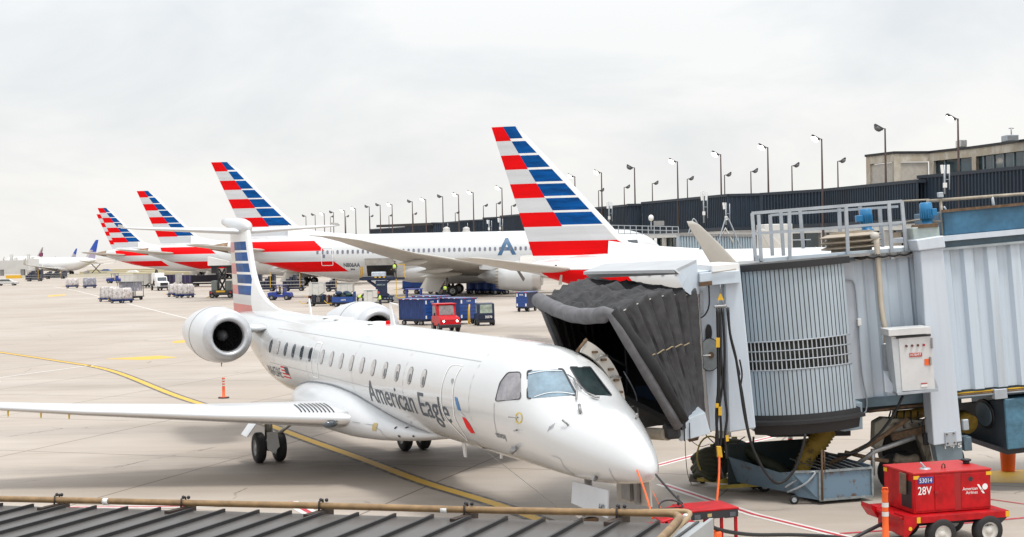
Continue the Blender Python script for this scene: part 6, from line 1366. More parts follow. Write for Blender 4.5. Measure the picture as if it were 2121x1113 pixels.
bprism([(1905, 465), (1943, 462), (1944, 470), (1902, 473)], 29.65, .6, RUST, 'gearbox_lid', .005)
# rotunda with slatted curtain
RC = bl(1641, 700, 30.62); rad = 1.62
zt_r = bl(1640, 552, 29.0).z; zb_r = bl(1650, 862, 29.0).z
mg0 = bl(1650, 765, 29.0).z; mg1 = bl(1650, 705, 29.0).z
SLAT = mat('curtain_slat_aluminium', (.38, .455, .51), .45, .1, .12, 2.5, stretch=(1, 1, .3)); SLATE_ = mat('slat_seam_dark', (.05, .055, .06), .6)  # slats and the darker strip along each one
NS = 26; A0, A1 = R(-50), R(36)
def rp_(a, r_, z): return V((RC.x + r_ * sin(a), RC.y - r_ * cos(a), z))
mb = MB(); ms = MB(); mbar = MB()
for k in range(NS):
    a0 = A0 + (A1 - A0) * k / NS; a1 = A0 + (A1 - A0) * (k + 1) / NS; am = a0 + (a1 - a0) * .24
    for (z0, z1) in ((zb_r, mg0), (mg1, zt_r)):
        mb.quad(rp_(am, rad, z0), rp_(a1, rad, z0), rp_(a1, rad, z1), rp_(am, rad, z1))
        ms.quad(rp_(a0, rad, z0), rp_(am, rad, z0), rp_(am, rad, z1), rp_(a0, rad, z1))
    mbar.bar(rp_(a0, rad, mg0 - .02), rp_(a0, rad, mg1 + .02), .024, .02)
for j in range(4):
    z = mg0 + (mg1 - mg0) * j / 3; mbar.tube([rp_(A0 + (A1 - A0) * k / 20, rad + .005, z) for k in range(21)], .014, 5)
cur = mb.build('slatted_curtain', SLAT, BR, fixn=False); ms.build('slat_seam', SLATE_, cur, fixn=False); mbar.build('grille', GALV, cur)
mb = MB(); rings = [[rp_(A0 * 1.05 + (A1 - A0) * 1.05 * k / 20, rad - .16, z) for k in range(21)] for z in (mg0 - .1, mg1 + .1)]
mb.loft(rings, 0, True, False, False); mb.build('grille_backing', mat('dim_interior', (.05, .055, .045), .8, 0, .6, 3), BR, fixn=False)
mb = MB()
mb.loft([[rp_(R(-52) + R(91) * k / 24, r_, z) for k in range(25)] for r_, z in ((rad - .3, zt_r + .10), (rad + .10, zt_r + .10), (rad + .10, zt_r - .04), (rad - .02, zt_r - .04))], 0, False, False, False)
mb.build('rotunda_top_ring', mat('black_ring_rubber', (.02, .02, .022), .6), BR)
mb = MB()
mb.loft([[rp_(R(-48) + R(88) * k / 24, r_, z) for k in range(25)] for r_, z in ((rad - .1, zb_r + .04), (rad + .02, zb_r + .02), (rad + .03, zb_r - .08), (rad + .14, zb_r - .10), (rad + .14, zb_r - .17), (rad + .0, zb_r - .20), (rad - .05, zb_r - .40), (.1, zb_r - .42))], 0, False, False, False)
mb.build('rotunda_base', mat('black_ring_rubber', (.02, .02, .022), .6), BR)
mb = MB(); mb.bb(RC.x - 1.7, RC.x + 1.6, RC.y - 1.0, RC.y + 1.6, zt_r + .06, zt_r + .12); mb.build('rotunda_roof', STEEL, BR)
mb = MB(); mb.cyl((RC.x, RC.y, zb_r), (RC.x, RC.y, zt_r), 1.2, 24); mb.build('rotunda_core', DARK, BR)
# cab block
CB = mat('cab_panel_paint', (.56, .64, .72), .42, 0, .07, 1.2, coat=.15, stretch=(2, 2, .4))
bprism([(1499, 548), (1532, 545), (1566, 888), (1509, 897)], 28.75, 2.9, CB, 'cab_corner_post', .03)
bprism([(1443, 563), (1502, 557), (1512, 893), (1471, 893)], 28.95, 2.6, CB, 'cab_side_wall', .01)
bprism([(1474, 550), (1530, 545), (1531, 563), (1476, 566)], 28.6, 2.6, WHITE, 'cab_roof_edge', .01)
bprism([(1449, 566), (1531, 561), (1533, 586), (1474, 591), (1450, 592)], 28.55, .3, CB, 'cable_hoist_arm', .008)
bprism([(1448, 585), (1475, 582), (1475, 591), (1448, 594)], 28.52, .04, RUST, 'hoist_slot', 0)
btube([(1474, 565, 28.5), (1525, 557, 28.5)], .018, CREAM, 'hoist_rod', sm=1)
btube([(1468, 592, 28.7), (1469, 630, 28.7), (1462, 650, 28.7), (1452, 659, 28.7)], .016, DARK, 'short_cable')
bprism([(1449, 603), (1456, 602), (1458, 650), (1451, 650)], 28.9, .03, GALV, 'notice_plate')
# mirror disc with its slot
def disc(pts, Y, dep, m, name, par=None): return bprism(pts, Y, dep, m, name, 0, par)
el = [(1470 + 15 * cos(t * pi / 12), 686 + 0 * t) for t in range(3)]
slot = [(1468 + 7 * cos(t * pi / 10), 690 + 18 * sin(t * pi / 10)) for t in range(20)]
disc(slot, 28.92, .02, DARK, 'vent_slot')
mir = [(1455, 708), (1462, 702), (1470, 700), (1478, 702), (1485, 708), (1486, 762), (1478, 768), (1470, 770), (1462, 768), (1456, 763)]
mr = disc([(x, y) for x, y in mir], 28.80, .03, BKT, 'mirror_rim'); disc([(1470 + (x - 1470) * .93, 735 + (y - 735) * .95) for x, y in mir], 28.785, .02, mat('mirror_grey_paint', (.22, .25, .26), .35, 0, .2, 5), 'mirror_plate', mr)
disc([(1473 + 6 * cos(t * pi / 6), 736 + 7 * sin(t * pi / 6)) for t in range(12)], 28.77, .02, RUST, 'rust_boss', mr); btube([(1456, 737, 28.72), (1472, 736, 28.75)], .014, WHITE, 'mirror_arm', mr, sm=1)
# hood over the canopy
HOOD = mat('hood_grey_sheet', (.45, .47, .49), .5, .15, .08, 1.5)
W1 = [at(1396, 559, 27.5), at(1442, 537.5, 28.6), at(1252, 546, 32.1), at(1208, 563, 31.0)]
W1 = [BI @ p for p in W1]
mb = MB(); mb.prism(W1, (0, 0, -.07)); mb.build('hood_roof', HOOD, BR, bevel=.008)
mb = MB(); lo = [W1[0], W1[3], W1[3] + V((.12, 0, -.16)), W1[0] + V((.1, 0, -.10))]; mb.prism(lo, (.05, .02, 0)); mb.build('hood_front_lip', HOOD, BR)
ck = [at(1396, 559, 27.5), at(1442, 537.5, 28.6), at(1447.5, 609, 28.65), at(1440, 612, 28.5), at(1429, 611, 28.25), at(1418, 603, 28.0), at(1411, 592, 27.8)]
mb = MB(); mb.prism([BI @ p for p in ck], (0.02, .05, 0)); mb.build('hood_cheek', CB, BR, bevel=.004)
# pleated canopy -------------------------------------------------------------
H0 = [at(1405, 884, 26.3), at(1337, 772, 25.9), at(1266, 650, 25.5), at(1120, 622, 28.7), at(1143, 680, 29.0), at(1170, 745, 29.4)]
HN = [at(1462, 857, 28.3), at(1458, 730, 28.45), at(1447, 602, 28.55), at(1232, 577, 32.1), at(1250, 700, 32.2), at(1260, 880, 32.3)]
H0 = [BI @ p for p in H0]; HN = [BI @ p for p in HN]
def hoop(t):
    P = [a.lerp(b_, t) for a, b_ in zip(H0, HN)]
    # top corners arch upwards a little between the ends
    P[2] = P[2] + V((0, 0, .16 * sin(pi * t))); P[3] = P[3] + V((0, 0, .12 * sin(pi * t)))
    return P
def hpts(t, nside=12, ntop=16):
    P = hoop(t); out = []
    for i in range(nside): out.append(P[0].lerp(P[1], i / nside) if False else (P[0] * (1 - i / nside) + P[2] * (i / nside)))
    for i in range(ntop): out.append(P[2].lerp(P[3], i / ntop))
    for i in range(9): out.append(P[3].lerp(P[5], i / 8))
    return out
NP = 7; SUB = 8; rings = []; rnd = random.Random(5)
ctr = (H0[0] + H0[5]) / 2
wob = [[rnd.uniform(-1, 1) for _ in range(40)] for _ in range(NP * SUB + 1)]
for k in range(NP * SUB + 1):
    t = k / (NP * SUB); ph = (k % SUB) / SUB; pts = hpts(t); n_ = len(pts); cen = sum(pts, V()) / n_
    cen = V((cen.x, cen.y, min(p.z for p in pts) + .9)); bulge = (ph / .78) ** .75 if ph < .78 else (1 - ph) / .22
    ring = []
    for i, p in enumerate(pts):
        d_ = (p - cen); d_.x *= .25; d_.normalize(); top = 1 if 12 <= i < 28 else 0
        amp = (.06 + .20 * min(1, i / 12.)) if i < 12 else (.22 if top else .14)
        # pleats lean so that each fold overhangs the next
        q_ = p + d_ * (amp * (bulge - .75))
        if top:
            u = (i - 12) / 16; q_.z -= .10 * sin(pi * u) * (1 - t * .6); q_ += V((.02, .02, .075)) * (sin(i * 1.3 + k * .8) * .5 + wob[k // 3][i] * .8) * sin(pi * u)
        else: q_ += V((.006, .022, 0)) * wob[k // 2][i // 2]
        ring.append(q_)
    rings.append(ring)
mb = MB(); mb.loft(rings, 0, True, False, False)
cv = mb.build('canopy', CANV, BR, fixn=False)
tx = bpy.data.textures.new('canvas_wrinkles', 'CLOUDS'); tx.noise_scale = .16; tx.noise_depth = 3
sbd = cv.modifiers.new('fine', 'SUBSURF'); sbd.subdivision_type = 'SIMPLE'; sbd.levels = 1; sbd.render_levels = 2
dm = cv.modifiers.new('wrinkles', 'DISPLACE'); dm.texture = tx; dm.strength = .04; dm.mid_level = .5; dm.texture_coords = 'LOCAL'
# webbing ties over the folds
for u in (.0, .62):
    P = []
    for k in range(0, NP * SUB + 1, SUB):
        i = 12 + int(16 * u * .55); P.append(rings[k][i] + V((0, -.01, .03)))
    mb = MB(); mb.tube(P, .012, 5); mb.build('webbing_tie', CREAM, cv)
P = [rings[k][7] + V((0, -.06, 0)) for k in range(SUB, 6 * SUB, SUB // 2)]; mb = MB(); mb.tube(P, .014, 5); mb.build('webbing_tie', mat('tan_webbing', (.30, .24, .15), .9), cv)
# padded front roll
fr_pts = []
P0 = hoop(0)
for i in range(9): fr_pts.append(P0[0].lerp(P0[2], i / 8))
for i in range(1, 13): u = i / 12; fr_pts.append(P0[2].lerp(P0[3], u) + V((-.03, 0, -.16 * sin(pi * u))))
for i in range(1, 7): fr_pts.append(P0[3].lerp(P0[5], i / 6))
mb = MB(); rr = [(.10 if i < 9 else (.155 if i < 21 else .09)) * (1 + .05 * sin(i * 2.3)) for i in range(len(fr_pts))]
mb.tube(fr_pts, rr, 14); roll = mb.build('padded_front_roll', mat('grey_canvas_worn', (.13, .13, .14), .8, 0, .3, 4, bump=.4), BR)
mb = MB(); mb.tube([P0[2] + V((.02, 0, .06)), P0[2].lerp(P0[0], .5) + V((.16, .02, .06)), P0[0] + V((.12, 0, .1))], [.10, .12, .10], 10); mb.build('inner_roll', CANVD, BR)
# cab interior in the canopy mouth: its shade put in as near-black panels
mb = MB(); a_, b_, c_, d_ = HN[0], HN[2], HN[3], HN[5]; mb.prism([a_ + V((-.08, .2, .1)), b_ + V((-.08, .2, -.1)), c_ + V((-.05, 0, -.1)), d_ + V((-.05, 0, .1))], (.06, 0, 0)); mb.build('cab_shade_panel', mat('interior_shade_black', (.006, .007, .009), .8), BR)
mb = MB(); P = [H0[5] + V((.35, -.1, -.30)), H0[0] + V((.1, .3, 0)), HN[0] + V((0, .2, .02)), HN[5] + V((0, 0, -.1))]; mb.prism(P, (0, 0, -.12)); mb.build('cab_floor', mat('interior_shade_black', (.006, .007, .009)), BR)
P = [at(1316, 800, 29.6), at(1398, 800, 28.6), at(1408, 872, 28.5), at(1330, 880, 29.4)]; mb = MB(); mb.prism([BI @ p for p in P], (.02, .05, 0)); mb.build('blue_step_curtain', mat('deep_blue_fabric', (.004, .018, .05), .8), BR)
btube([(1292, 770, 28.6), (1305, 792, 28.4), (1318, 822, 28.3), (1322, 862, 28.2)], .014, GALV, 'curved_handrail'); btube([(1285, 850, 28.6), (1322, 838, 28.3)], .012, GALV, 'handrail_brace', sm=1)
btube([(1290, 650, 30), (1298, 760, 29.8), (1300, 860, 29.8)], .03, mat('dim_frame', (.03, .035, .045), .6), 'inner_frame_post')
btube([(1160, 650, 31), (1235, 720, 30.4), (1300, 760, 30)], .03, mat('dim_frame', (.03, .035, .045), .6), 'inner_frame_brace')
# floor sill and bumpers
bprism([(1406, 876), (1460, 854), (1472, 898), (1409, 915)], 26.9, 1.6, CB, 'canopy_foot_plate', .008)
btube([(1417, 880, 26.86), (1418, 914, 26.86)], .012, DARK, 'foot_plate_strap', sm=1); btube([(1428, 876, 26.86), (1429, 911, 26.86)], .010, DARK, 'foot_plate_strap', sm=1)
mb = MB(); p = bl(1391, 893, 26.6); mb.box(p, (.30, .5, .26)); mb.build('bumper_pad', CANV, BR, bevel=.05)
mb = MB(); a_, b_ = BI @ at(1382, 900, 26.5), BI @ at(1322, 897, 29.0); mb.tube([a_, b_], .12, 14); mb.build('bumper_roller', mat('beige_rubber', (.42, .37, .30), .6), BR)
mb = MB(); mb.tube([a_.lerp(b_, .22), a_.lerp(b_, .30)], .10, 12); mb.build('roller_gap', DARK, BR)
bprism([(1426, 902), (1452, 893), (1446, 912), (1428, 916)], 27.4, .4, RUST, 'sill_bracket')
# hanging ground-power cables with yellow tags
def ytri(pts, Y): return bprism(pts, Y, .04, YEL, 'yellow_tag')
btube([(1492, 590, 28.4), (1492, 608, 28.4)], .008, STEEL, 'hoist_wire', sm=1)
ytri([(1492, 606), (1500, 622), (1486, 622)], 28.4)
btube([(1488, 622, 28.38), (1485, 636, 28.38)], .007, STEEL, 'hook', sm=1); btube([(1497, 622, 28.38), (1500, 636, 28.38)], .007, STEEL, 'hook', sm=1)
mb = MB(); p = bl(1492, 635, 28.36); mb.box(p, (.26, .05, .05)); mb.build('spreader_bar', STEEL, BR, bevel=.01)
CBL = mat('black_cable_rubber', (.012, .012, .013), .5)
for pts, r_ in (([(1486, 638), (1487, 700), (1488, 800), (1484, 860), (1488, 940), (1491, 985)], .030), ([(1491, 637), (1493, 720), (1490, 820), (1494, 900), (1489, 950), (1497, 990)], .026), ([(1496, 638), (1501, 720), (1500, 800), (1506, 860), (1502, 900), (1505, 950)], .026), ([(1488, 640), (1493, 720), (1496, 800), (1486, 870), (1483, 930), (1493, 960)], .022),
                ([(1508, 637), (1512, 690), (1524, 740), (1533, 800), (1544, 870), (1560, 930), (1590, 985), (1617, 1000), (1645, 975), (1662, 930), (1668, 900)], .026), ([(1506, 638), (1513, 700), (1531, 770), (1530, 780), (1537, 810), (1552, 900), (1570, 950), (1602, 1000), (1630, 995)], .020), ([(1532, 745), (1537, 775), (1534, 800)], .018)):
    btube([(x, y, 28.35) for x, y in pts], r_, CBL, 'ground_power_cable')
for pts in ([(1483, 700), (1491, 700), (1491, 720), (1483, 720)], [(1482, 836), (1489, 836), (1489, 845), (1482, 845)], [(1488, 843), (1495, 843), (1495, 861), (1488, 861)], [(1503, 903), (1509, 902), (1510, 914), (1504, 915)]): ytri(pts, 28.29)
btube([(1419, 905, 27.3), (1420, 940, 27.4), (1424, 980, 27.6), (1432, 1003, 27.9)], .007, CBL, 'thin_wire'); btube([(1430, 912, 27.5), (1450, 925, 27.6), (1470, 920, 27.8)], .007, CBL, 'thin_wire')
# orange strap from the cable plug
btube([(1490, 945, 28.3), (1489, 990, 27.2), (1484, 1048, 26.0)], .022, ORG, 'orange_strap'); bprism([(1484, 925), (1494, 925), (1497, 948), (1486, 948)], 28.25, .08, YEL, 'plug_housing', .01)
# platform, railings
GR = GALV
def rail(pts, r_=.028, name='railing_bar', Y=None, sq=True):
    P = [bl(x, y, Y) for x, y in pts]; mb = MB()
    for a, b_ in zip(P, P[1:]): mb.bar(a, b_, r_ * 2, r_ * 2)
    return mb.build(name, GR, BR)
rail([(1557, 442), (1618, 437), (1868, 417)], Y=30.0, r_=.033); rail([(1560, 484), (1628, 480), (1876, 460)], Y=30.0)
for x, y0_, x1, y1_ in ((1558, 442, 1565, 541), (1571, 445, 1577, 541), (1635, 437, 1636, 541), (1752, 428, 1757, 534), (1841, 420, 1848, 537), (1868, 417, 1877, 522)): rail([(x, y0_), (x1, y1_)], Y=30.0, r_=.034, name='railing_post')
rail([(1596, 446), (1665, 441), (1860, 428)], Y=32.0); rail([(1600, 480), (1860, 466)], Y=32.0, r_=.022)
for x, y0_, x1, y1_ in ((1595, 445, 1600, 530), (1617, 440, 1623, 530), (1657, 437, 1664, 515), (1738, 432, 1742, 520), (1822, 432, 1828, 512), (1781, 428, 1786, 470)): rail([(x, y0_), (x1, y1_)], Y=32.0, r_=.036, name='railing_post')
bprism([(1572, 536), (1880, 512), (1884, 527), (1574, 549)], 30.02, .05, LB, 'toe_board', .005)
mb = MB(); P = [bl(1566, 544, 29.95), bl(1882, 520, 29.95)]; mb.prism([P[0], P[1], P[1] + V((0, 2.3, 0)), P[0] + V((0, 2.3, 0))], (0, 0, -.05)); mb.build('platform_deck', STEEL, BR)
bprism([(1564, 530), (1572, 529), (1573, 542), (1565, 542)], 29.9, .1, GALV, 'post_shoe'); bprism([(1738, 528), (1770, 526), (1772, 540), (1740, 541)], 29.85, .2, LBD, 'cable_tray_box')
for k in range(5): btube([(1770 + 22 * k, 533 - 2 * k, 29.8), (1785 + 22 * k, 536 - 2 * k, 29.75), (1800 + 22 * k, 531 - 2 * k, 29.8)], .03, CBL, 'roof_cable')
# rusty tube railing over the outer tunnel
RR = mat('rusty_tube_rail', (.34, .30, .24), .6, .2, .35, 5)
for pts, r_, Y in (([(1920, 417), (2121, 402), (2300, 388)], .036, 30.1), ([(1920, 462), (2121, 441), (2300, 424)], .028, 30.1), ([(1868, 417), (1925, 414)], .022, 30.6), ([(1955, 428), (1960, 436), (1975, 438), (2121, 432), (2300, 424)], .022, 30.5), ([(1876, 460), (1925, 452)], .02, 30.6)):
    P = [bl(x, y, Y) for x, y in pts]; mb = MB(); mb.tube(P, r_, 8); mb.build('tube_rail', RR if pts[0][0] < 1950 else GALV, BR)
for x, y0_, x1, y1_ in ((1948, 415, 1955, 500), (2055, 406, 2060, 441), (1922, 415, 1922, 440)): P = [bl(x, y0_, 30.1), bl(x1, y1_, 30.1)]; mb = MB(); mb.tube(P, .034, 8); mb.build('tube_rail_post', RR if x < 2000 else GALV, BR)
bprism([(1943, 399), (1954, 398), (1955, 409), (1944, 409)], 30.0, .1, GALV, 'lamp_box', .01)
# louvred roof vent
vc = bl(1762, 500, 31.0); LVM = mat('beige_vent_metal', (.42, .36, .28), .55, .1, .15, 3)
mb = MB(); zz = bl(1762, 520, 31.0).z; zh = bl(1762, 481, 31.0).z; H_ = zh - zz
for k in range(3):
    z0_ = zz + H_ * (.10 + .30 * k); mb.lathe([(0, .50), (.02, .66), (H_ * .10, .68), (H_ * .24, .50), (H_ * .24, .30)], (vc.x, vc.y, z0_), (0, 0, 1), 16, 0, False)
mb.lathe([(-.12, .45), (H_ * 1.05, .45)], (vc.x, vc.y, zz), (0, 0, 1), 16, 0, False)
mb.build('roof_vent', LVM, BR, fixn=True)
# conduit with bell cover, meter box, Hobart-type power cabinet
mb = MB(); mb.sph(bl(1812, 489, 29.85), .10, 0, 12, (1, 1, .9)); mb.build('bell_cover', CREAM, BR)
btube([(1815, 492, 29.85), (1820, 560, 29.85), (1824, 620, 29.85), (1829, 660, 29.82), (1835, 690, 29.8), (1836, 712, 29.8)], .062, mat('beige_conduit', (.50, .45, .37), .55), 'vertical_conduit', n=12)
bprism([(1829, 712), (1843, 710), (1848, 762), (1846, 770), (1832, 768)], 29.7, .16, GALV, 'conduit_box', .02)
btube([(1731, 582, 30.0), (1758, 580, 30.0), (1768, 585, 30.0), (1773, 610, 30.0), (1778, 670, 30.0), (1785, 770, 30.0), (1795, 825, 30.0), (1794, 850, 30.0), (1789, 856, 30.0)], .017, GALV, 'thin_conduit')
bprism([(1776, 661), (1784, 660), (1785, 675), (1777, 676)], 29.92, .09, WHITE, 'outlet_box', .01)
hb = bprism([(1861, 698), (1929, 692), (1937, 806), (1869, 811)], 29.0, .02, mat('cabinet_white', (.62, .63, .63), .45, 0, .1, 2), 'power_cabinet', .004)
bprism([(1845, 697), (1861, 698), (1870, 812), (1858, 816), (1846, 700)], 29.02, .5, mat('cabinet_side', (.52, .56, .58), .5), 'cabinet_side', 0, hb)
bprism([(1862, 699), (1928, 693), (1936, 806), (1870, 811)], 29.021, .5, mat('cabinet_side', (.52, .56, .58), .5), 'cabinet_body', 0, hb)
bprism([(1840, 683), (1927, 677), (1929, 691), (1841, 697)], 28.93, .65, mat('cabinet_white', (.62, .63, .63)), 'cabinet_lid', .006, hb)
bprism([(1856, 698), (1928, 692), (1928, 696), (1856, 702)], 28.985, .01, BKT, 'lid_shadow_gap', 0, hb)
for k, x in enumerate((1877, 1889, 1901, 1913)): c_ = bl(x, 717 - k * .8, 28.99); mb = MB(); mb.cyl(c_, c_ - V((0, .03, 0)), .026, 10); mb.build('pilot_light', mat('pilot_red', (.35, .03, .03), .3) if k == 3 else mat('pilot_dull', (.12, .04, .035), .4), hb)
bprism([(1884, 732), (1909.5, 730.5), (1910, 738.5), (1884.5, 740)], 28.985, .01, mat('label_red', (.45, .05, .03), .5), 'name_plate', 0, hb)
o_ = bl(1886, 738.3, 28.975); bm_obj(text_bm('HOBART', .225, .052, .004), 'lettering', WHITE, hb, lambda x, y: o_ + V((x, 0, y)))
bprism([(1915, 744), (1924, 743.5), (1924.5, 756.5), (1915.5, 757)], 28.985, .01, ORG, 'orange_sticker', 0, hb); bprism([(1908, 797), (1921, 796), (1921, 801), (1908, 802)], 28.985, .01, WHITE, 'white_sticker', 0, hb); bprism([(1908, 794), (1921, 793), (1921, 795), (1908, 796)], 28.985, .01, mat('label_red', (.45, .05, .03)), 'red_sticker', 0, hb)
bprism([(1926, 740), (1929, 740), (1930, 756), (1927, 757)], 28.95, .05, STEEL, 'door_handle', 0, hb); bprism([(1929, 700), (1932, 700), (1933, 722), (1930, 722)], 28.95, .05, STEEL, 'latch', 0, hb)
bprism([(1858, 814), (1943, 806), (1944, 811), (1860, 819)], 28.95, .6, GALV, 'cabinet_shelf', 0, hb); bprism([(1830, 768), (1862, 816), (1833, 812)], 29.3, .04, CB, 'shelf_gusset', 0, hb)
bprism([(1935, 780), (1944, 805), (1936, 806)], 29.1, .03, GALV, 'shelf_gusset', 0, hb)
# hinged plate under the rotunda, beams, bogie
lg_ = bprism([(1740, 838), (1786, 834), (1787, 889), (1750, 894), (1742, 893)], 29.6, .5, mat('leg_plate_blue', (.27, .35, .41), .5, 0, .15, 2), 'hanger_plate', .006)
bprism([(1757, 862), (1768, 860), (1772, 874), (1766, 882), (1756, 880)], 29.59, .01, mat('bare_patch', (.55, .56, .56), .6), 'bare_patch', 0, lg_); c_ = bl(1763, 872, 29.58); mb = MB(); mb.cyl(c_, c_ + V((0, .02, 0)), .025, 10); mb.build('bolt_hole', BKT, lg_)
bprism([(1560, 893), (1762, 893), (1762, 903), (1600, 906)], 30.6, 1.4, DARK, 'under_beam'); bprism([(1487, 894), (1514, 892), (1515, 906), (1489, 908)], 29.2, .4, STEEL, 'jack_shoe')
BG = mat('bogie_beige_paint', (.30, .28, .23), .7, 0, .3, 3, col2=(.07, .055, .04), thr=(.52, .66))
bg = bprism([(1812, 876), (1830, 866), (1925, 872), (1934, 880), (1948, 958), (1922, 962), (1898, 898), (1836, 894), (1826, 930), (1810, 930)], 30.3, .35, BG, 'wheel_bogie', .02)
bprism([(1920, 886), (1944, 884), (1952, 958), (1926, 960)], 30.0, .3, BG, 'bogie_leg', .02, bg)
for (c0, c1, r_) in ((at(1862, 978, 30.3), at(1862, 978, 30.85), .46), (at(1955, 951, 32.2), at(1955, 951, 32.7), .46)):
    a_ = BI @ c0; b_ = BI @ c1; c_ = (a_ + b_) / 2
    wheel(c_, r_, .42, bg, (.35, 1, 0), BG, 'bogie_wheel')
bprism([(1832, 896), (1900, 899), (1926, 962), (1928, 992), (1842, 1000), (1828, 940)], 30.75, .5, mat('arch_shade_black', (.015, .014, .013), .7, 0, .5, 6), 'arch_shade_slab', .03, bg)  # shade inside the bogie arch put in as a black slab
bprism([(1845, 900), (1925, 880), (1930, 894), (1850, 914)], 30.15, .12, RUST, 'steering_link', .01, bg)
btube([(1852, 948, 30.2), (1875, 955, 30.15), (1900, 950, 30.2)], .11, mat('worn_drum', (.12, .10, .075), .8, 0, .5, 9, bump=.3), 'cable_drum', bg, 14)
for k in range(5): btube([(1845 + 14 * k, 852, 30.4), (1840 + 16 * k, 875 + 6 * (k % 3), 30.3), (1858 + 14 * k, 868, 30.4)], .018, CBL, 'hanging_cable', bg)
bprism([(1770, 838), (1900, 826), (1902, 846), (1772, 856)], 30.5, .8, mat('sooty_underframe', (.035, .04, .045)), 'under_tray')
for pts, r_, m_ in (([(1718, 962), (1812, 915), (1880, 868)], .05, RUST), ([(1750, 937), (1812, 952), (1840, 955)], .045, RUST), ([(1775, 962), (1812, 935), (1895, 906)], .055, STEEL), ([(1808, 930), (1808, 985)], .05, STEEL)):
    P = [bl(x, y, 29.9) for x, y in pts]; mb = MB(); mb.tube(P, r_, 8); mb.build('strut', m_, bg)
btube([(1870, 820, 29.6), (1850, 860, 29.6), (1820, 900, 29.7), (1780, 932, 29.8), (1742, 944, 29.9), (1700, 936, 30)], .03, CBL, 'bogie_cable'); btube([(1866, 826, 29.55), (1848, 866, 29.55), (1815, 905, 29.6), (1775, 937, 29.7), (1735, 940, 29.8)], .022, CBL, 'bogie_cable')
btube([(1925, 862, 29.9), (1912, 872, 29.9), (1910, 900, 29.9), (1916, 915, 29.9)], .012, CBL, 'bogie_cable'); btube([(1924, 912, 29.85), (1930, 940, 29.8), (1934, 962, 29.8)], .014, CREAM, 'bogie_rod', sm=1); bprism([(1913, 898), (1922, 897), (1924, 922), (1915, 923)], 29.85, .1, DARK, 'bogie_switch')
btube([(1800, 853, 30.1), (1880, 842, 30.1), (1935, 838, 30.1)], .03, RUST, 'brace_tube'); btube([(1850, 862, 30.6), (1895, 858, 30.6), (1925, 848, 30.6)], .12, mat('ochre_duct', (.30, .19, .03), .7, 0, .4, 6), 'ochre_duct', n=12)
btube([(1990, 868, 30.9), (2008, 880, 30.6)], .22, mat('ochre_duct', (.30, .19, .03)), 'ochre_duct', n=14, sm=1)
# air unit slung under the tunnel
au = bprism([(2080, 828), (2330, 800), (2330, 905), (2087, 932)], 29.9, 2.2, mat('air_unit_blue', (.07, .18, .26), .5, 0, .35, 5), 'air_unit', .02)
P = [BI @ at(1984, 838, 31.6), BI @ at(2080, 828, 29.92), BI @ at(2087, 931, 29.92), BI @ at(1996, 905, 31.6)]; mb = MB(); mb.prism(P, (.0, .2, 0)); mb.build('air_unit_end', mat('air_unit_dark_end', (.04, .055, .07), .6, 0, .2, 3), au)
fn = (P[1] - P[0]).cross(P[3] - P[0]).normalized(); fn = fn if fn.y < 0 else -fn; c_ = (P[0] * .42 + P[1] * .58 + P[3] * 0) + (P[3] - P[0]) * .35; mb = MB(); mb.cyl(c_ + fn * .06, c_, .33, 24); mb.build('round_hatch_rim', BKT, au); mb = MB(); mb.cyl(c_ + fn * .08, c_, .27, 24); mb.build('round_hatch', mat('hatch_blue_grey', (.10, .15, .19), .5), au)
bprism([(1998, 903), (2087, 931), (2330, 905), (2330, 913), (2086, 942), (1998, 912)], 30.1, 1.5, BKT, 'air_unit_skid', 0, au)
for px in (2165,): wheel(BI @ at(px, 962, 31), .38, .3, au, (0, 1, 0), DARK, 'unit_wheel')
# ------------------------------------------------------------------ near roof with its pipe
ROOFM = mat('roof_sheet_grey', (.090, .082, .076), .42, .25, .16, 1.6, bump=.05, coat=.1)
SEAM = mat('roof_seam_dark', (.035, .034, .036), .5, .2, .2, 5)
EL = at(-120, 1044, 13.35); ER = at(1470, 1087, 10.55); ED = (ER - EL); ELn = ED.length; eu = ED.normalized(); ev = V((eu.y, -eu.x, 0)).normalized()
ev = ev if ev.y < 0 else -ev
dn = (ev + V((0, 0, .004))).normalized()
RF = empty('seamed_metal_roof', (EL + ER) / 2, 0, 'grey standing-seam metal roof along the bottom edge, nearest the camera', 'roof'); ro = -(EL + ER) / 2
mb = MB(); mb.prism([EL + ro, ER + ro, ER + ro + dn * 4.2, EL + ro + dn * 4.2], (0, 0, -.06)); mb.build('roof_sheet', ROOFM, RF)
tips = [-75, 8, 72, 138, 202, 267, 335, 402, 468, 539, 606, 672, 745, 822, 900, 977, 1053, 1131, 1209, 1288, 1368, 1449]
def edge_at(px):
    lo, hi = 0.0, 1.0
    for _ in range(30):
        m_ = (lo + hi) / 2; p = EL + ED * m_; d = p - CAM; x = 1060.5 + FPX * d.dot(RT) / d.dot(FW)
        if x < px: lo = m_
        else: hi = m_
    return EL + ED * lo
for px in tips:
    p = edge_at(px) + ro; mb = MB(); q_ = p - eu * .02
    mb.prism([q_ + dn * .01, q_ + V((0, 0, .0)) + dn * .01 + V((0, 0, .028)), q_ + dn * 4.2 + V((0, 0, .028)), q_ + dn * 4.2], eu * .022); mb.build('standing_seam', SEAM, RF)
mb = MB(); a, b_ = ER + ro, ER + ro + dn * 4.2; mb.prism([a, b_, b_ + V((0, 0, .05)), a + V((0, 0, .05))], eu * .03); mb.prism([a - eu * .16 + V((0, 0, .012)), b_ - eu * .16 + V((0, 0, .012)), b_ + V((0, 0, .012)), a + V((0, 0, .012))], V((0, 0, .004))); mb.prism([a + eu * .03, b_ + eu * .03, b_ + eu * .03 + V((0, 0, -1.2)), a + eu * .03 + V((0, 0, -1.2))], eu * -.02)
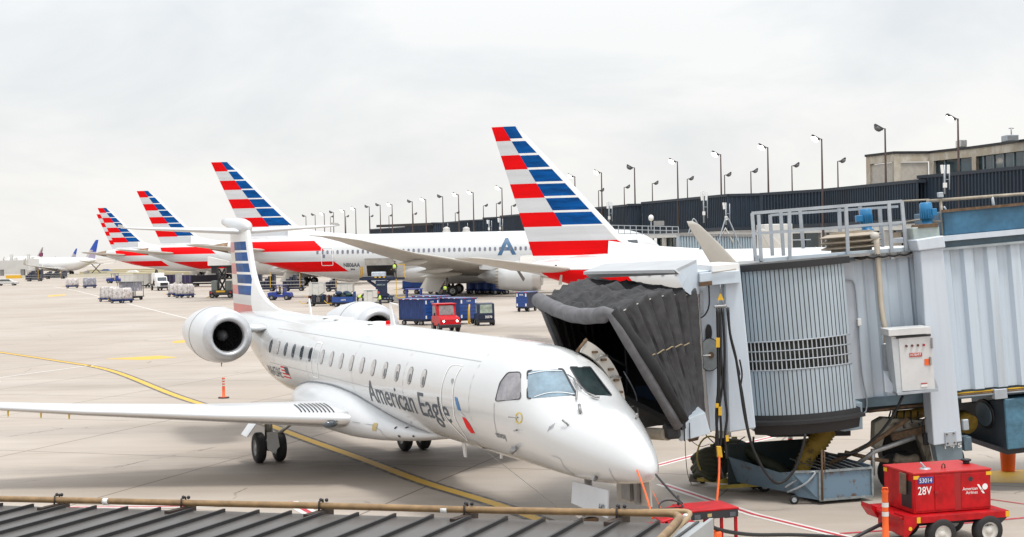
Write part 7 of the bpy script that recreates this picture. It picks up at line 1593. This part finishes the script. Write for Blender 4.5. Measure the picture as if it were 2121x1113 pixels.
mb.build('roof_verge_trim', mat('pale_trim', (.36, .38, .39), .45, .2, .1, 3), RF)
mb = MB(); mb.prism([EL + ro + V((0, 0, -.06)), ER + ro + V((0, 0, -.06)), ER + ro + V((0, 0, -.35)), EL + ro + V((0, 0, -.35))], ev * .03); mb.build('eaves_fascia', ROOFM, RF)
# wall of the roofed passage, so that it stands on the ground
mb = MB(); a, b_ = EL + ro + ev * .3, ER + ro + ev * .3 - eu * .3; mb.prism([a + V((0, 0, -.1)), b_ + V((0, 0, -.1)), b_ + V((0, 0, -(EL.z + ER.z) / 2)), a + V((0, 0, -(EL.z + ER.z) / 2))], ev * .2); mb.build('passage_wall', FAS, RF)
# pipe: runs above the eave, then turns along the verge
PP = []
for px, py in ((-140, 1031), (118, 1036), (380, 1042), (665, 1048), (965, 1056), (1280, 1062), (1385, 1064)):
    e_ = edge_at(min(px, 1469)); Yp = e_.y if px > -100 else 13.3; PP.append(at(px, py, Yp + .05))
PIPE = empty('roof_pipe', PP[0], 0, 'weathered tan pipe on brackets over the near roof edge, bending at its right end', 'pipe')
po = -PP[0]
base = [p + po for p in PP]
e1 = at(1402, 1068, base[-1].y - po.y - .04) + po; e2 = at(1404, 1078, base[-1].y - po.y - .25) + po; e3 = at(1360, 1125, base[-1].y - po.y - 1.0) + po
mb = MB(); mb.tube(smooth_poly(base[:-1], 6) + smooth_poly([base[-1], e1, e2, e3], 6), .029, 14); mb.build('main_pipe', BRASSP, PIPE)
f1 = [at(1330, 1060, PP[-1].y + .35) + po, at(1400, 1059, PP[-1].y + .3) + po, at(1425, 1061, PP[-1].y + .25) + po, at(1427, 1069, PP[-1].y + .1) + po, at(1405, 1095, PP[-1].y - .3) + po, at(1378, 1125, PP[-1].y - .8) + po]
mb = MB(); mb.tube(smooth_poly(f1, 6), .020, 12); mb.build('second_pipe', mat('paler_tan_pipe', (.36, .25, .13), .5, 0, .2, 7), PIPE)
mb = MB(); p = at(1421, 1071, PP[-1].y + .08) + po; mb.tube([p, p + (f1[4] - f1[3]).normalized() * .06], .028, 10); mb.build('white_tape', WHITE, PIPE)
for px in (220, 921):
    e_ = edge_at(px); k = at(px, 1038 + (px - 220) * .0245 + 1, e_.y + .05) + po; mb = MB(); mb.tube([k - eu * .028, k + eu * .028], .031, 14); mb.build('white_tape', WHITE, PIPE)
for i, px in enumerate((118, 380, 665, 965, 1280)):
    e_ = edge_at(px); py = (1036, 1042, 1048, 1056, 1062)[i]; c_ = at(px, py, e_.y + .05) + po
    mb = MB(); mb.tube([c_ + V((0, 0, -.04)) + ev * .04, c_ + V((0, 0, .04)) + ev * .03, c_ + V((0, 0, .048)) - ev * .03, c_ + V((0, 0, -.04)) - ev * .045], .009, 6)
    br = mb.build('pipe_bracket', mat('rusty_bracket', (.055, .038, .03), .7, .2, .4, 14), PIPE)
    for o_ in (-.0, .055): mb = MB(); p = c_ + eu * o_ + V((0, 0, .05)); mb.sph(p, .017, 0, 8); mb.build('bolt_head', BKT, br)
    mb = MB(); p = c_ + V((0, 0, -.062)); mb.bar(p - ev * .10 + eu * .04, p + ev * .22 - eu * .02, .06, .055); mb.bar(p - ev * .06 + V((0, 0, -.03)), p - ev * .06 + V((0, 0, -.12)), .05, .05); mb.bar(p + ev * .18 + V((0, 0, -.03)), p + ev * .18 + V((0, 0, -.10)), .05, .05); mb.build('bracket_channel', mat('rusty_bracket', (.055, .038, .03)), br)
# ------------------------------------------------------------------ red ground-power cart 53014
ga = V((7.02, 24.6, 0)); gd = math.atan2(.37, 1.48)
GP = empty('ground_power_cart', ga, gd, 'red wheeled ground power cart marked 53014 and 28V, by the orange post', 'power cart')
Lc, Dc = 1.53, 1.05
mb = MB(); mb.bb(0, Lc, 0, Dc, .64, 1.34); mb.build('body', GSERED, GP, bevel=.008)
mb = MB(); mb.bb(-.015, Lc + .015, -.015, Dc + .015, 1.335, 1.365); mb.build('top_lid', mat('worn_red_lid', (.50, .015, .016), .4, 0, .3, 5, col2=(.22, .12, .06), thr=(.6, .72)), GP, bevel=.006)
for x0_, x1_ in ((.02, .39), (.41, .80), (.93, 1.5)):
    mb = MB(); mb.bb(x0_, x1_, -.012, 0, .68, 1.30); mb.build('access_door', GSERED, GP, bevel=.006)
mb = MB(); mb.bb(.80, .93, -.004, 0, .66, 1.33); mb.build('door_pillar', mat('dark_red_gap', (.33, .008, .01), .4), GP)
mb = MB(); mb.bb(-.006, 0, .08, .42, .72, 1.2); mb.build('side_vent', DARK, GP)
mb = MB(); mb.bb(-.05, -.02, .22, .42, .95, 1.32); mb.build('wooden_flap', mat('worn_wood', (.15, .11, .08), .8, 0, .3, 8), GP)
FL = [(-.12, -.14), (Lc + .2, -.14), (Lc + .2, Dc + .14), (-.12, Dc + .14)]
mb = MB(); mb.bb(-.05, Lc + .25, -.17, -.14, .50, .62); mb.bb(-.05, Lc + .25, Dc + .14, Dc + .17, .50, .62); mb.bb(Lc + .22, Lc + .25, -.17, Dc + .17, .50, .62); mb.bb(-.35, Lc + .22, -.14, Dc + .14, .58, .63); mb.build('chassis_tray', GSERED, GP, bevel=.006)
mb = MB(); mb.prism([(-.05, -.17, .62), (-.05, -.17, .47), (-.25, -.17, .26), (-.30, -.17, .30), (-.30, -.17, .66)], (0, .34, 0)); mb.prism([(-.3, .17, .6), (-.3, .17, .30), (-.3, .75, .30), (-.3, .75, .6)], (.03, 0, 0)); mb.prism([(-.30, .75, .64), (-.30, .75, .45), (-.42, .75, .62), (-.42, .75, .70)], (0, .4, 0)); mb.build('front_skirt', GSERED, GP)
mb = MB(); mb.bb(0, Lc, .1, Dc - .1, .40, .58); mb.prism([(Lc + .22, -.16, .50), (Lc + .05, -.16, .36), (Lc - .3, -.16, .36), (Lc - .3, -.16, .50)], (0, .02, 0)); mb.build('underframe', BKT, GP)
for x, y in ((.45, -.10), (1.38, -.10), (.45, Dc + .06), (1.38, Dc + .06)): wheel((x, y, .28), .28, .20, GP, (0, 1, 0), mat('white_wheel_rim', (.62, .60, .56), .45, 0, .15, 8), rim=.58)
for (x, z) in ((-.0, 1.30), (Lc - .02, 1.29)):
    mb = MB(); mb.bb(x - .02, x + .10 if x < 1 else x + .03, -.022, -.004, z - .07, z - .01) if x > 1 else mb.bb(-.155, -.0, -.02, -.0, z - .08, z - .01); 
for bx in ((-.01, .10, -.02, -.004, 1.25, 1.31), (Lc - .10, Lc + .008, -.02, -.004, 1.25, 1.31), (-.008, -.002, Dc - .12, Dc, 1.25, 1.32), (-.05, .02, -.178, -.17, .51, .61), (Lc + .18, Lc + .254, -.178, -.17, .51, .61)):
    mb = MB(); mb.bb(*bx); mb.build('reflective_corner_mark', mat('amber_reflector', (.75, .42, .02), .4), GP)
mb = MB(); mb.cyl((-.18, -.178, .42), (-.18, -.17, .42), .035, 12); mb.build('side_marker', mat('amber_reflector', (.75, .42, .02)), GP)
mb = MB(); mb.bb(.08, .365, -.022, -.012, 1.165, 1.285); pl_ = mb.build('number_plate', mat('plate_blue', (.03, .05, .25), .4), GP); flat_text('53014', pl_, TR(.10, -.024, 1.185), .245, .08, WHITE, 'lettering', .0)
flat_text('28V', GP, TR(.07, -.016, .975), .27, .14, WHITE, 'voltage_lettering', .01)
flat_text('American', GP, TR(.955, -.016, 1.0), .30, .055, WHITE, 'airline_lettering', .005); flat_text('Airlines', GP, TR(1.02, -.016, .93), .235, .055, WHITE, 'airline_lettering', .005)
bm_obj(poly_bm([[(1.245, 1.09), (1.285, 1.095), (1.40, .925), (1.36, .925)], [(1.31, 1.01), (1.37, 1.0), (1.33, .95)]] + [[(1.405 + .055 * cos(t * pi / 10), 1.045 + .055 * sin(t * pi / 10)) for t in range(20)]]), 'eagle_emblem', WHITE, GP, lambda x, y: V((x, -.0165, y)))
mb = MB(); mb.cyl((1.12, -.014, 1.195), (1.12, -.0125, 1.195), .045, 14); mb.build('round_port', BKT, GP); mb = MB(); mb.box((.43, -.025, 1.0), (.07, .02, .045)); mb.build('door_latch', mat('dark_red_gap', (.33, .008, .01)), GP)
mb = MB(); mb.tube([(.42, .35, 1.365), (.42, .35, 1.39), (.36, .35, 1.46), (.34, .35, 1.49)], [.03, .028, .02, .01], 8); mb.lathe([(0, .10), (.015, .09), (.02, .0)], (.43, .35, 1.365), (0, 0, 1), 14); mb.build('exhaust_horn', GALV, GP)
mb = MB(); mb.tube([(.74, .3, 1.36), (.74, .3, 1.42), (.77, .3, 1.45), (.80, .3, 1.42), (.80, .3, 1.36)], .012, 6); mb.build('lifting_eye', RUST, GP)
mb = MB(); mb.cyl((1.42, .6, 1.36), (1.42, .6, 1.42), .06, 10); mb.cyl((1.42, .6, 1.42), (1.42, .6, 1.45), .09, 10); mb.build('filler_cap', BKT, GP)
mb = MB(); mb.tube([(-.35, .5, .4), (-.8, .45, .25), (-1.3, .4, .06), (-2.0, .1, .04), (-2.6, .4, .04)], .035, 8); mb.build('tow_bar', BKT, GP)
# orange delineator posts
def delin(loc, h, label, r_=.055, bars=3):
    e = empty('delineator_post', loc, 0, label, 'delineator', None); mb = MB(); mb.lathe([(0, .18), (.05, .17), (.06, r_ * 1.1), (h * .5, r_), (h * .93, r_ * .95), (h * .94, r_ * 1.1), (h * .97, r_ * 1.1)], (0, 0, 0), (0, 0, 1), 16); mb.tube([(-r_ * .8, 0, h * .96), (-r_ * .8, 0, h), (r_ * .8, 0, h), (r_ * .8, 0, h * .96)], .014, 6); mb.build('post', ORG, e)
    for k in range(bars):
        z = h * (.60 + .13 * k); mb = MB(); mb.lathe([(0, r_ + .004), (h * .065, r_ + .003)], (0, 0, z), (0, 0, 1), 16); mb.build('reflective_band', mat('reflective_silver', (.62, .60, .58), .3), e)
    mb = MB(); mb.lathe([(0, .22), (.05, .20), (.055, .05)], (0, 0, 0), (0, 0, 1), 8, 0, False); mb.build('rubber_base', RUB, e); return e
delin(V((6.35, 24.0, 0)), 1.22, 'orange delineator post with silver bands before the red power cart', bars=2)
delin(gp(463.5, 825), .98 * 42 / 53 * 1.0, 'small orange delineator post on the open apron beyond the near wing', .055)
# tall red cone, orange bucket
e = empty('traffic_cone', gp(1638, 975), 0, 'tall slim red cone behind the rusty blue bin', 'cone'); mb = MB(); mb.lathe([(0, .14), (.04, .14), (.05, .115), (1.02, .04), (1.06, .035), (1.08, 0)], (0, 0, 0), (0, 0, 1), 16); mb.build('cone_body', mat('cone_red', (.62, .03, .015), .5, 0, .15, 6), e); mb = MB(); mb.lathe([(.78, .064), (.90, .054)], (0, 0, 0), (0, 0, 1), 16); mb.build('reflective_band', WHITE, e); mb = MB(); mb.box((0, 0, .02), (.4, .4, .04)); mb.build('rubber_base', RUB, e, bevel=.01)
bk = gp(2088, 976); e = empty('bucket', bk, 0, 'bright orange bucket-shaped marker at the right edge', 'bucket'); mb = MB(); mb.lathe([(0, .0), (0, .15), (.02, .155), (.5, .185), (.52, .185), (.52, .165), (.1, .14)], (0, 0, 0), (0, 0, 1), 20); mb.build('bucket_shell', ORG, e); mb = MB(); mb.lathe([(.46, .186), (.48, .19), (.50, .186)], (0, 0, 0), (0, 0, 1), 20); mb.build('rim_band', mat('deep_orange', (.6, .07, .01), .5), e); mb = MB(); mb.tube([(-.18, 0, .5), (-.1, -.05, .40), (.1, -.05, .40), (.18, 0, .5)], .008, 5); mb.build('wire_handle', STEEL, e)
# ------------------------------------------------------------------ blue rusty hose bin
RB = mat('rust_spotted_blue_paint', (.14, .215, .285), .6, 0, .2, 4, col2=(.12, .06, .03), thr=(.56, .66), bump=.15)
b0 = gp(1697, 1046); b1 = gp(1806, 1037); bd = (b1 - b0); bw = bd.length; bang = math.atan2(bd.y, bd.x)
BN = empty('hose_bin', b0, bang, 'rusty light blue open hose bin on castors under the bridge', 'bin')
H1 = .70
mb = MB(); T = .025; z0_ = .10
mb.bb(0, bw, 0, T, z0_, H1); mb.bb(bw - T, bw, 0, 1.9, z0_, H1 * 1.08); mb.bb(0, bw, 0, 1.9, z0_, z0_ + T); mb.build('bin_panel', RB, BN, bevel=.005)
mb = MB(); mb.prism([(0, 0, z0_), (0, 0, H1), (-.55, .15, H1 * 1.0), (-.62, .55, H1 * .9), (-.35, .3, z0_ + .05)], (0, .02, 0)); mb.prism([(-.62, .5, H1 * .9), (-.35, .3, z0_ + .1), (-.8, 2.2, z0_ + .1), (-1.0, 2.2, H1 * 1.1)], (.02, 0, 0)); mb.build('sloping_side', RB, BN)
mb = MB(); mb.bb(-1.0, bw, 2.2, 2.24, z0_, H1 * 1.5); mb.prism([(bw, 1.9, H1 * 1.08), (bw, 1.9, z0_), (bw, 2.2, z0_), (bw, 2.2, H1 * 1.5)], (-.03, 0, 0)); mb.build('back_panel', mat('dark_green_panel', (.02, .035, .035), .7), BN)
mb = MB(); 
for a, b_ in (((0, -.02, H1), (bw, -.02, H1)), ((0, -.02, z0_), (bw, -.02, z0_)), ((0, -.02, z0_), (0, -.02, H1)), ((bw, -.02, z0_), (bw, -.02, H1)), ((bw, 0, H1), (bw, 1.9, H1 * 1.08)), ((0, 0, H1), (-.55, .15, H1))): mb.bar(a, b_, .045, .045)
mb.build('edge_frame', mat('worn_steel_edge', (.24, .27, .28), .5, .3, .3, 8), BN)
mb = MB(); mb.tube([(.05, -.05, H1 + .45), (.05, -.05, z0_)], .022, 8); mb.tube([(.12, -.03, H1 + .42), (.12, -.03, H1 - .02)], .018, 8); mb.build('locking_bar', RUST, BN)
mb = MB(); mb.tube(smooth_poly([(-.6, .35, H1 - .35), (-.25, .1, H1 - .05), (-.1, -.02, H1 - .02), (-.3, .05, H1 - .25), (-.55, .35, H1 - .45)], 4), .022, 8); mb.build('tow_handle', GALV, BN)
for k in range(6): mb = MB(); mb.bar((.15 + k * .19, .1, H1 + .01), (.15 + k * .19, 1.5, H1 + .05), .03, .02); mb.build('top_rung', STEEL, BN)
for (x, y) in ((-.45, .25), (bw - .15, .25), (-.3, 2.0), (bw - .15, 1.9)): wheel((x, y, .10), .10, .06, BN, (.2, 1, 0), GALV, 'castor')
# yellow ducting hose from the bridge into the bin
YD = mat('yellow_duct_fabric', (.34, .22, .03), .75, 0, .4, 4, col2=(.05, .04, .02), thr=(.56, .68), bump=.3)
P = smooth_poly([at(1712, 888, 30.6), at(1695, 915, 30.5), at(1672, 945, 30.4), at(1660, 980, 30.4), at(1662, 1010, 30.5)], 10)
mb = MB(); rr = [.22 * (1 + .10 * (1 if i % 2 else -1)) * (.82 if i > 14 else 1) for i in range(len(P))]; o = mb.tube(P, rr, 18).build('duct_hose', YD); tag(o, 'yellow ribbed duct hose hanging from the bridge into the blue bin', 'hose')
# hose trolley
t0 = gp(1478, 995); HT = empty('hose_trolley', t0, 0, 'olive yellow hose trolley with a coiled dark hose, left of the blue bin', 'trolley')
def hl(px, py, Y): return at(px, py, Y) - t0
def htube(pts, r_, m, name, par=None, n=8, sm=5):
    P = [hl(*p) for p in pts]; P = smooth_poly(P, sm) if sm > 1 and len(P) > 2 else P; mb = MB(); mb.tube(P, r_, n); return mb.build(name, m, par or HT)
for pts in ([(1445, 993, 31.6), (1530, 1000, 31.0), (1590, 990, 30.6)], [(1446, 985, 32.4), (1600, 985, 31.4)], [(1490, 1009, 31.0), (1592, 1003, 30.4)], [(1492, 997, 31.0), (1565, 985, 31.6)]):
    P = [hl(*p) for p in pts]; mb = MB()
    for a, b_ in zip(P, P[1:]): mb.bar(a, b_, .07, .08)
    mb.build('chassis_rail', OLIVE, HT)
for pts, w_ in (([(1476, 920, 31.6), (1479, 990, 31.6)], .11), ([(1521, 905, 32.2), (1522, 985, 32.2)], .12), ([(1549, 960, 31.4), (1550, 985, 31.4)], .05), ([(1462, 950, 31.7), (1478, 935, 31.6)], .08)): mb = MB(); mb.bar(hl(*pts[0]), hl(*pts[1]), w_, .08); mb.build('upright', OLIVE, HT)
mb = MB(); mb.bar(hl(1428, 990, 31.8), hl(1447, 992, 31.8), .16, .16); mb.build('end_block', mat('greasy_grey_block', (.16, .15, .13), .6), HT)
def ring(cx, cy, rx, ry, Y, m, r_, name, t0_=0, t1_=24):
    P = [hl(cx + rx * cos(t * pi / 12), cy + ry * sin(t * pi / 12), Y) for t in range(t0_, t1_ + 1)]; mb = MB(); mb.tube(P, r_, 8, caps=False); return mb.build(name, m, HT)
ring(1471, 945, 27, 41, 31.4, OLIVE, .020, 'reel_hoop'); ring(1528, 950, 25, 38, 31.8, OLIVE, .018, 'reel_hoop'); ring(1528, 946, 18, 34, 31.2, mat('brown_hose', (.16, .10, .06), .6), .016, 'loose_hose')
HG = mat('dark_green_hose', (.035, .04, .022), .7, 0, .35, 6, bump=.2)
rnd = random.Random(3)
for k in range(7):
    y_ = 942 + 7 * k; htube([(1436 + 3 * (k % 3), y_ + 8, 31.9 + .1 * (k % 2)), (1452, y_ - 4, 31.5), (1475, y_ - 10 + 3 * k, 31.3), (1500, y_ + 2, 31.4 + .05 * k)], .075, HG, 'coiled_hose', n=10)
htube([(1495, 925, 31.6), (1520, 920, 31.3), (1545, 930, 31.1), (1570, 950, 30.9), (1600, 965, 30.8), (1640, 985, 30.9), (1670, 985, 31)], .13, HG, 'laid_out_hose', n=12)
htube([(1480, 930, 31.4), (1500, 912, 31.4), (1515, 935, 31.3), (1508, 965, 31.2), (1496, 975, 31.2)], .10, CANVD, 'laid_out_hose', n=12)
for x, y in ((1562, 1010), (1585, 1017), (1455, 999)): c_ = gp(x, y + 2) - t0; wheel((c_.x, c_.y, .13), .13, .08, HT, (.3, 1, 0), STEEL, 'wheel')
htube([(1543, 905, 31), (1530, 915, 30.8), (1524, 935, 30.8)], .012, CBL, 'thin_hose'); htube([(1478, 917, 31.5), (1462, 900, 31.4), (1474, 893, 31.3)], .012, CBL, 'thin_hose'); htube([(1561, 905, 31.8), (1556, 935, 31.7), (1535, 955, 31.6)], .025, mat('brown_hose', (.16, .10, .06)), 'thin_hose')
# ------------------------------------------------------------------ red equipment by the nose, straps
r0 = gp(1431, 1182); r1 = at(1431, 1060, 21.0); r2 = at(1527, 1052, 21.25); rd = r2 - r1; rw = math.hypot(rd.x, rd.y); ra = math.atan2(rd.y, rd.x)
RM = empty('red_service_unit', (r1.x, r1.y, 0), ra, 'red service unit with a black lamp bar and steering wheel beside the nose gear', 'tractor'); zt1 = r1.z
mb = MB(); mb.bb(-.02, rw + .02, -.02, .62, zt1 - .02, zt1 + .01); mb.prism([(-.48, .0, zt1 - .14), (-.02, .0, zt1 - .05), (-.02, .6, zt1 - .03), (-.48, .5, zt1 - .10)], (0, 0, .03)); mb.build('roof_panel', GSERED, RM, bevel=.006)
mb = MB(); mb.bb(0, rw, -.03, 0, zt1 - .13, zt1 - .02); lb_ = mb.build('lamp_bar', BKT, RM)
for x in (.09, rw - .10): mb = MB(); mb.bb(x - .05, x + .05, -.04, -.03, zt1 - .12, zt1 - .05); mb.build('headlamp', GLASS, lb_)
mb = MB(); mb.bb(.26, .33, -.04, -.03, zt1 - .10, zt1 - .05); mb.build('amber_lamp', mat('amber_lens', (.45, .36, .16)), lb_)
for x in (.52, rw - .02): mb = MB(); mb.bb(x - .02, x + .02, .0, .04, 0, zt1 - .1); mb.build('roof_leg', GSERED, RM)
mb = MB(); mb.bb(-.55, .45, .1, 1.0, .25, zt1 - .32); mb.bb(.25, .42, .05, .12, .2, zt1 - .12); mb.build('bodywork', GSERED, RM, bevel=.02)
mb = MB(); P = [( -.18 + .20 * cos(t * pi / 10), .30 + .12 * sin(t * pi / 10), zt1 + .02 + .10 * sin(t * pi / 10)) for t in range(21)]; mb.tube(P, .013, 8, caps=False); mb.tube([(-.38, .3, zt1 + .02), (.02, .3, zt1 + .02)], .01, 6); mb.tube([(-.18, .3, zt1 + .02), (-.2, .5, zt1 - .3)], .02, 6); mb.build('steering_wheel', BKT, RM)
mb = MB(); mb.tube([(.03, .5, zt1 - .2), (.03, .5, zt1 + .16)], .02, 8); mb.build('exhaust_stub', BKT, RM)
mb = MB(); mb.bb(-.30, -.08, .0, .1, zt1 - .22, zt1 - .10); mb.build('instrument_panel', mat('cluttered_panel', (.25, .24, .24), .5, 0, .8, 20), RM)
mb = MB(); mb.bb(.27, .40, -.25, -.02, .4, zt1 - .28); mb.build('orange_canister', ORG, RM, bevel=.03)
mb = MB(); mb.bb(rw - .08, rw + .10, .25, .3, zt1 - .20, zt1 - .13); mb.build('tail_lamp_arm', BKT, RM)
for x, y in ((-.4, .2), (.35, .2), (-.4, .95), (.35, .95)): wheel((x, y, .2), .2, .14, RM)
for k in range(3): mb = MB(); mb.bb(-.5 + .12 * k, -.42 + .12 * k, -.03, .0, zt1 - .45, zt1 - .30); mb.build('warning_stripe', WHITE, RM)
def wtube(pts, r_, m, name, label, cat, n=8, flat=False):
    P = smooth_poly([at(*p) for p in pts], 5); mb = MB(); mb.tube([p - P[0] for p in P], r_, n); o = mb.build(name, m); o.location = P[0]; return tag(o, label, cat)
np_ = JM @ hit(1319, 974, .01); Yn = np_.y
wtube([(1319, 974, Yn - .02), (1333, 1010, Yn - .3), (1344, 1045, Yn - .7), (1352, 1075, Yn - .9)], .014, ORG, 'nose_strap', 'thin orange strap pulled from the nose down to the red unit', 'strap')
wtube([(1358, 983, 22.3), (1375, 1003, 21.9), (1395, 1025, 21.6), (1413, 1043, 21.4)], .017, CBL, 'tow_cable', 'black cable from behind the nose to the red unit', 'cable')
wtube([(1352, 1018, 22.6), (1360, 1035, 22.2), (1370, 1055, 21.9)], .006, ORG, 'thin_cord', 'thin orange cord hanging from the nose gear doors', 'cord')
wtube([(1470, 1090, 20.8), (1500, 1100, 21), (1560, 1108, 21.5), (1640, 1108, 22), (1720, 1112, 22.4), (1800, 1122, 22.8)], .03, CBL, 'ground_cable', 'black cable lying on the ground towards the power cart', 'cable')
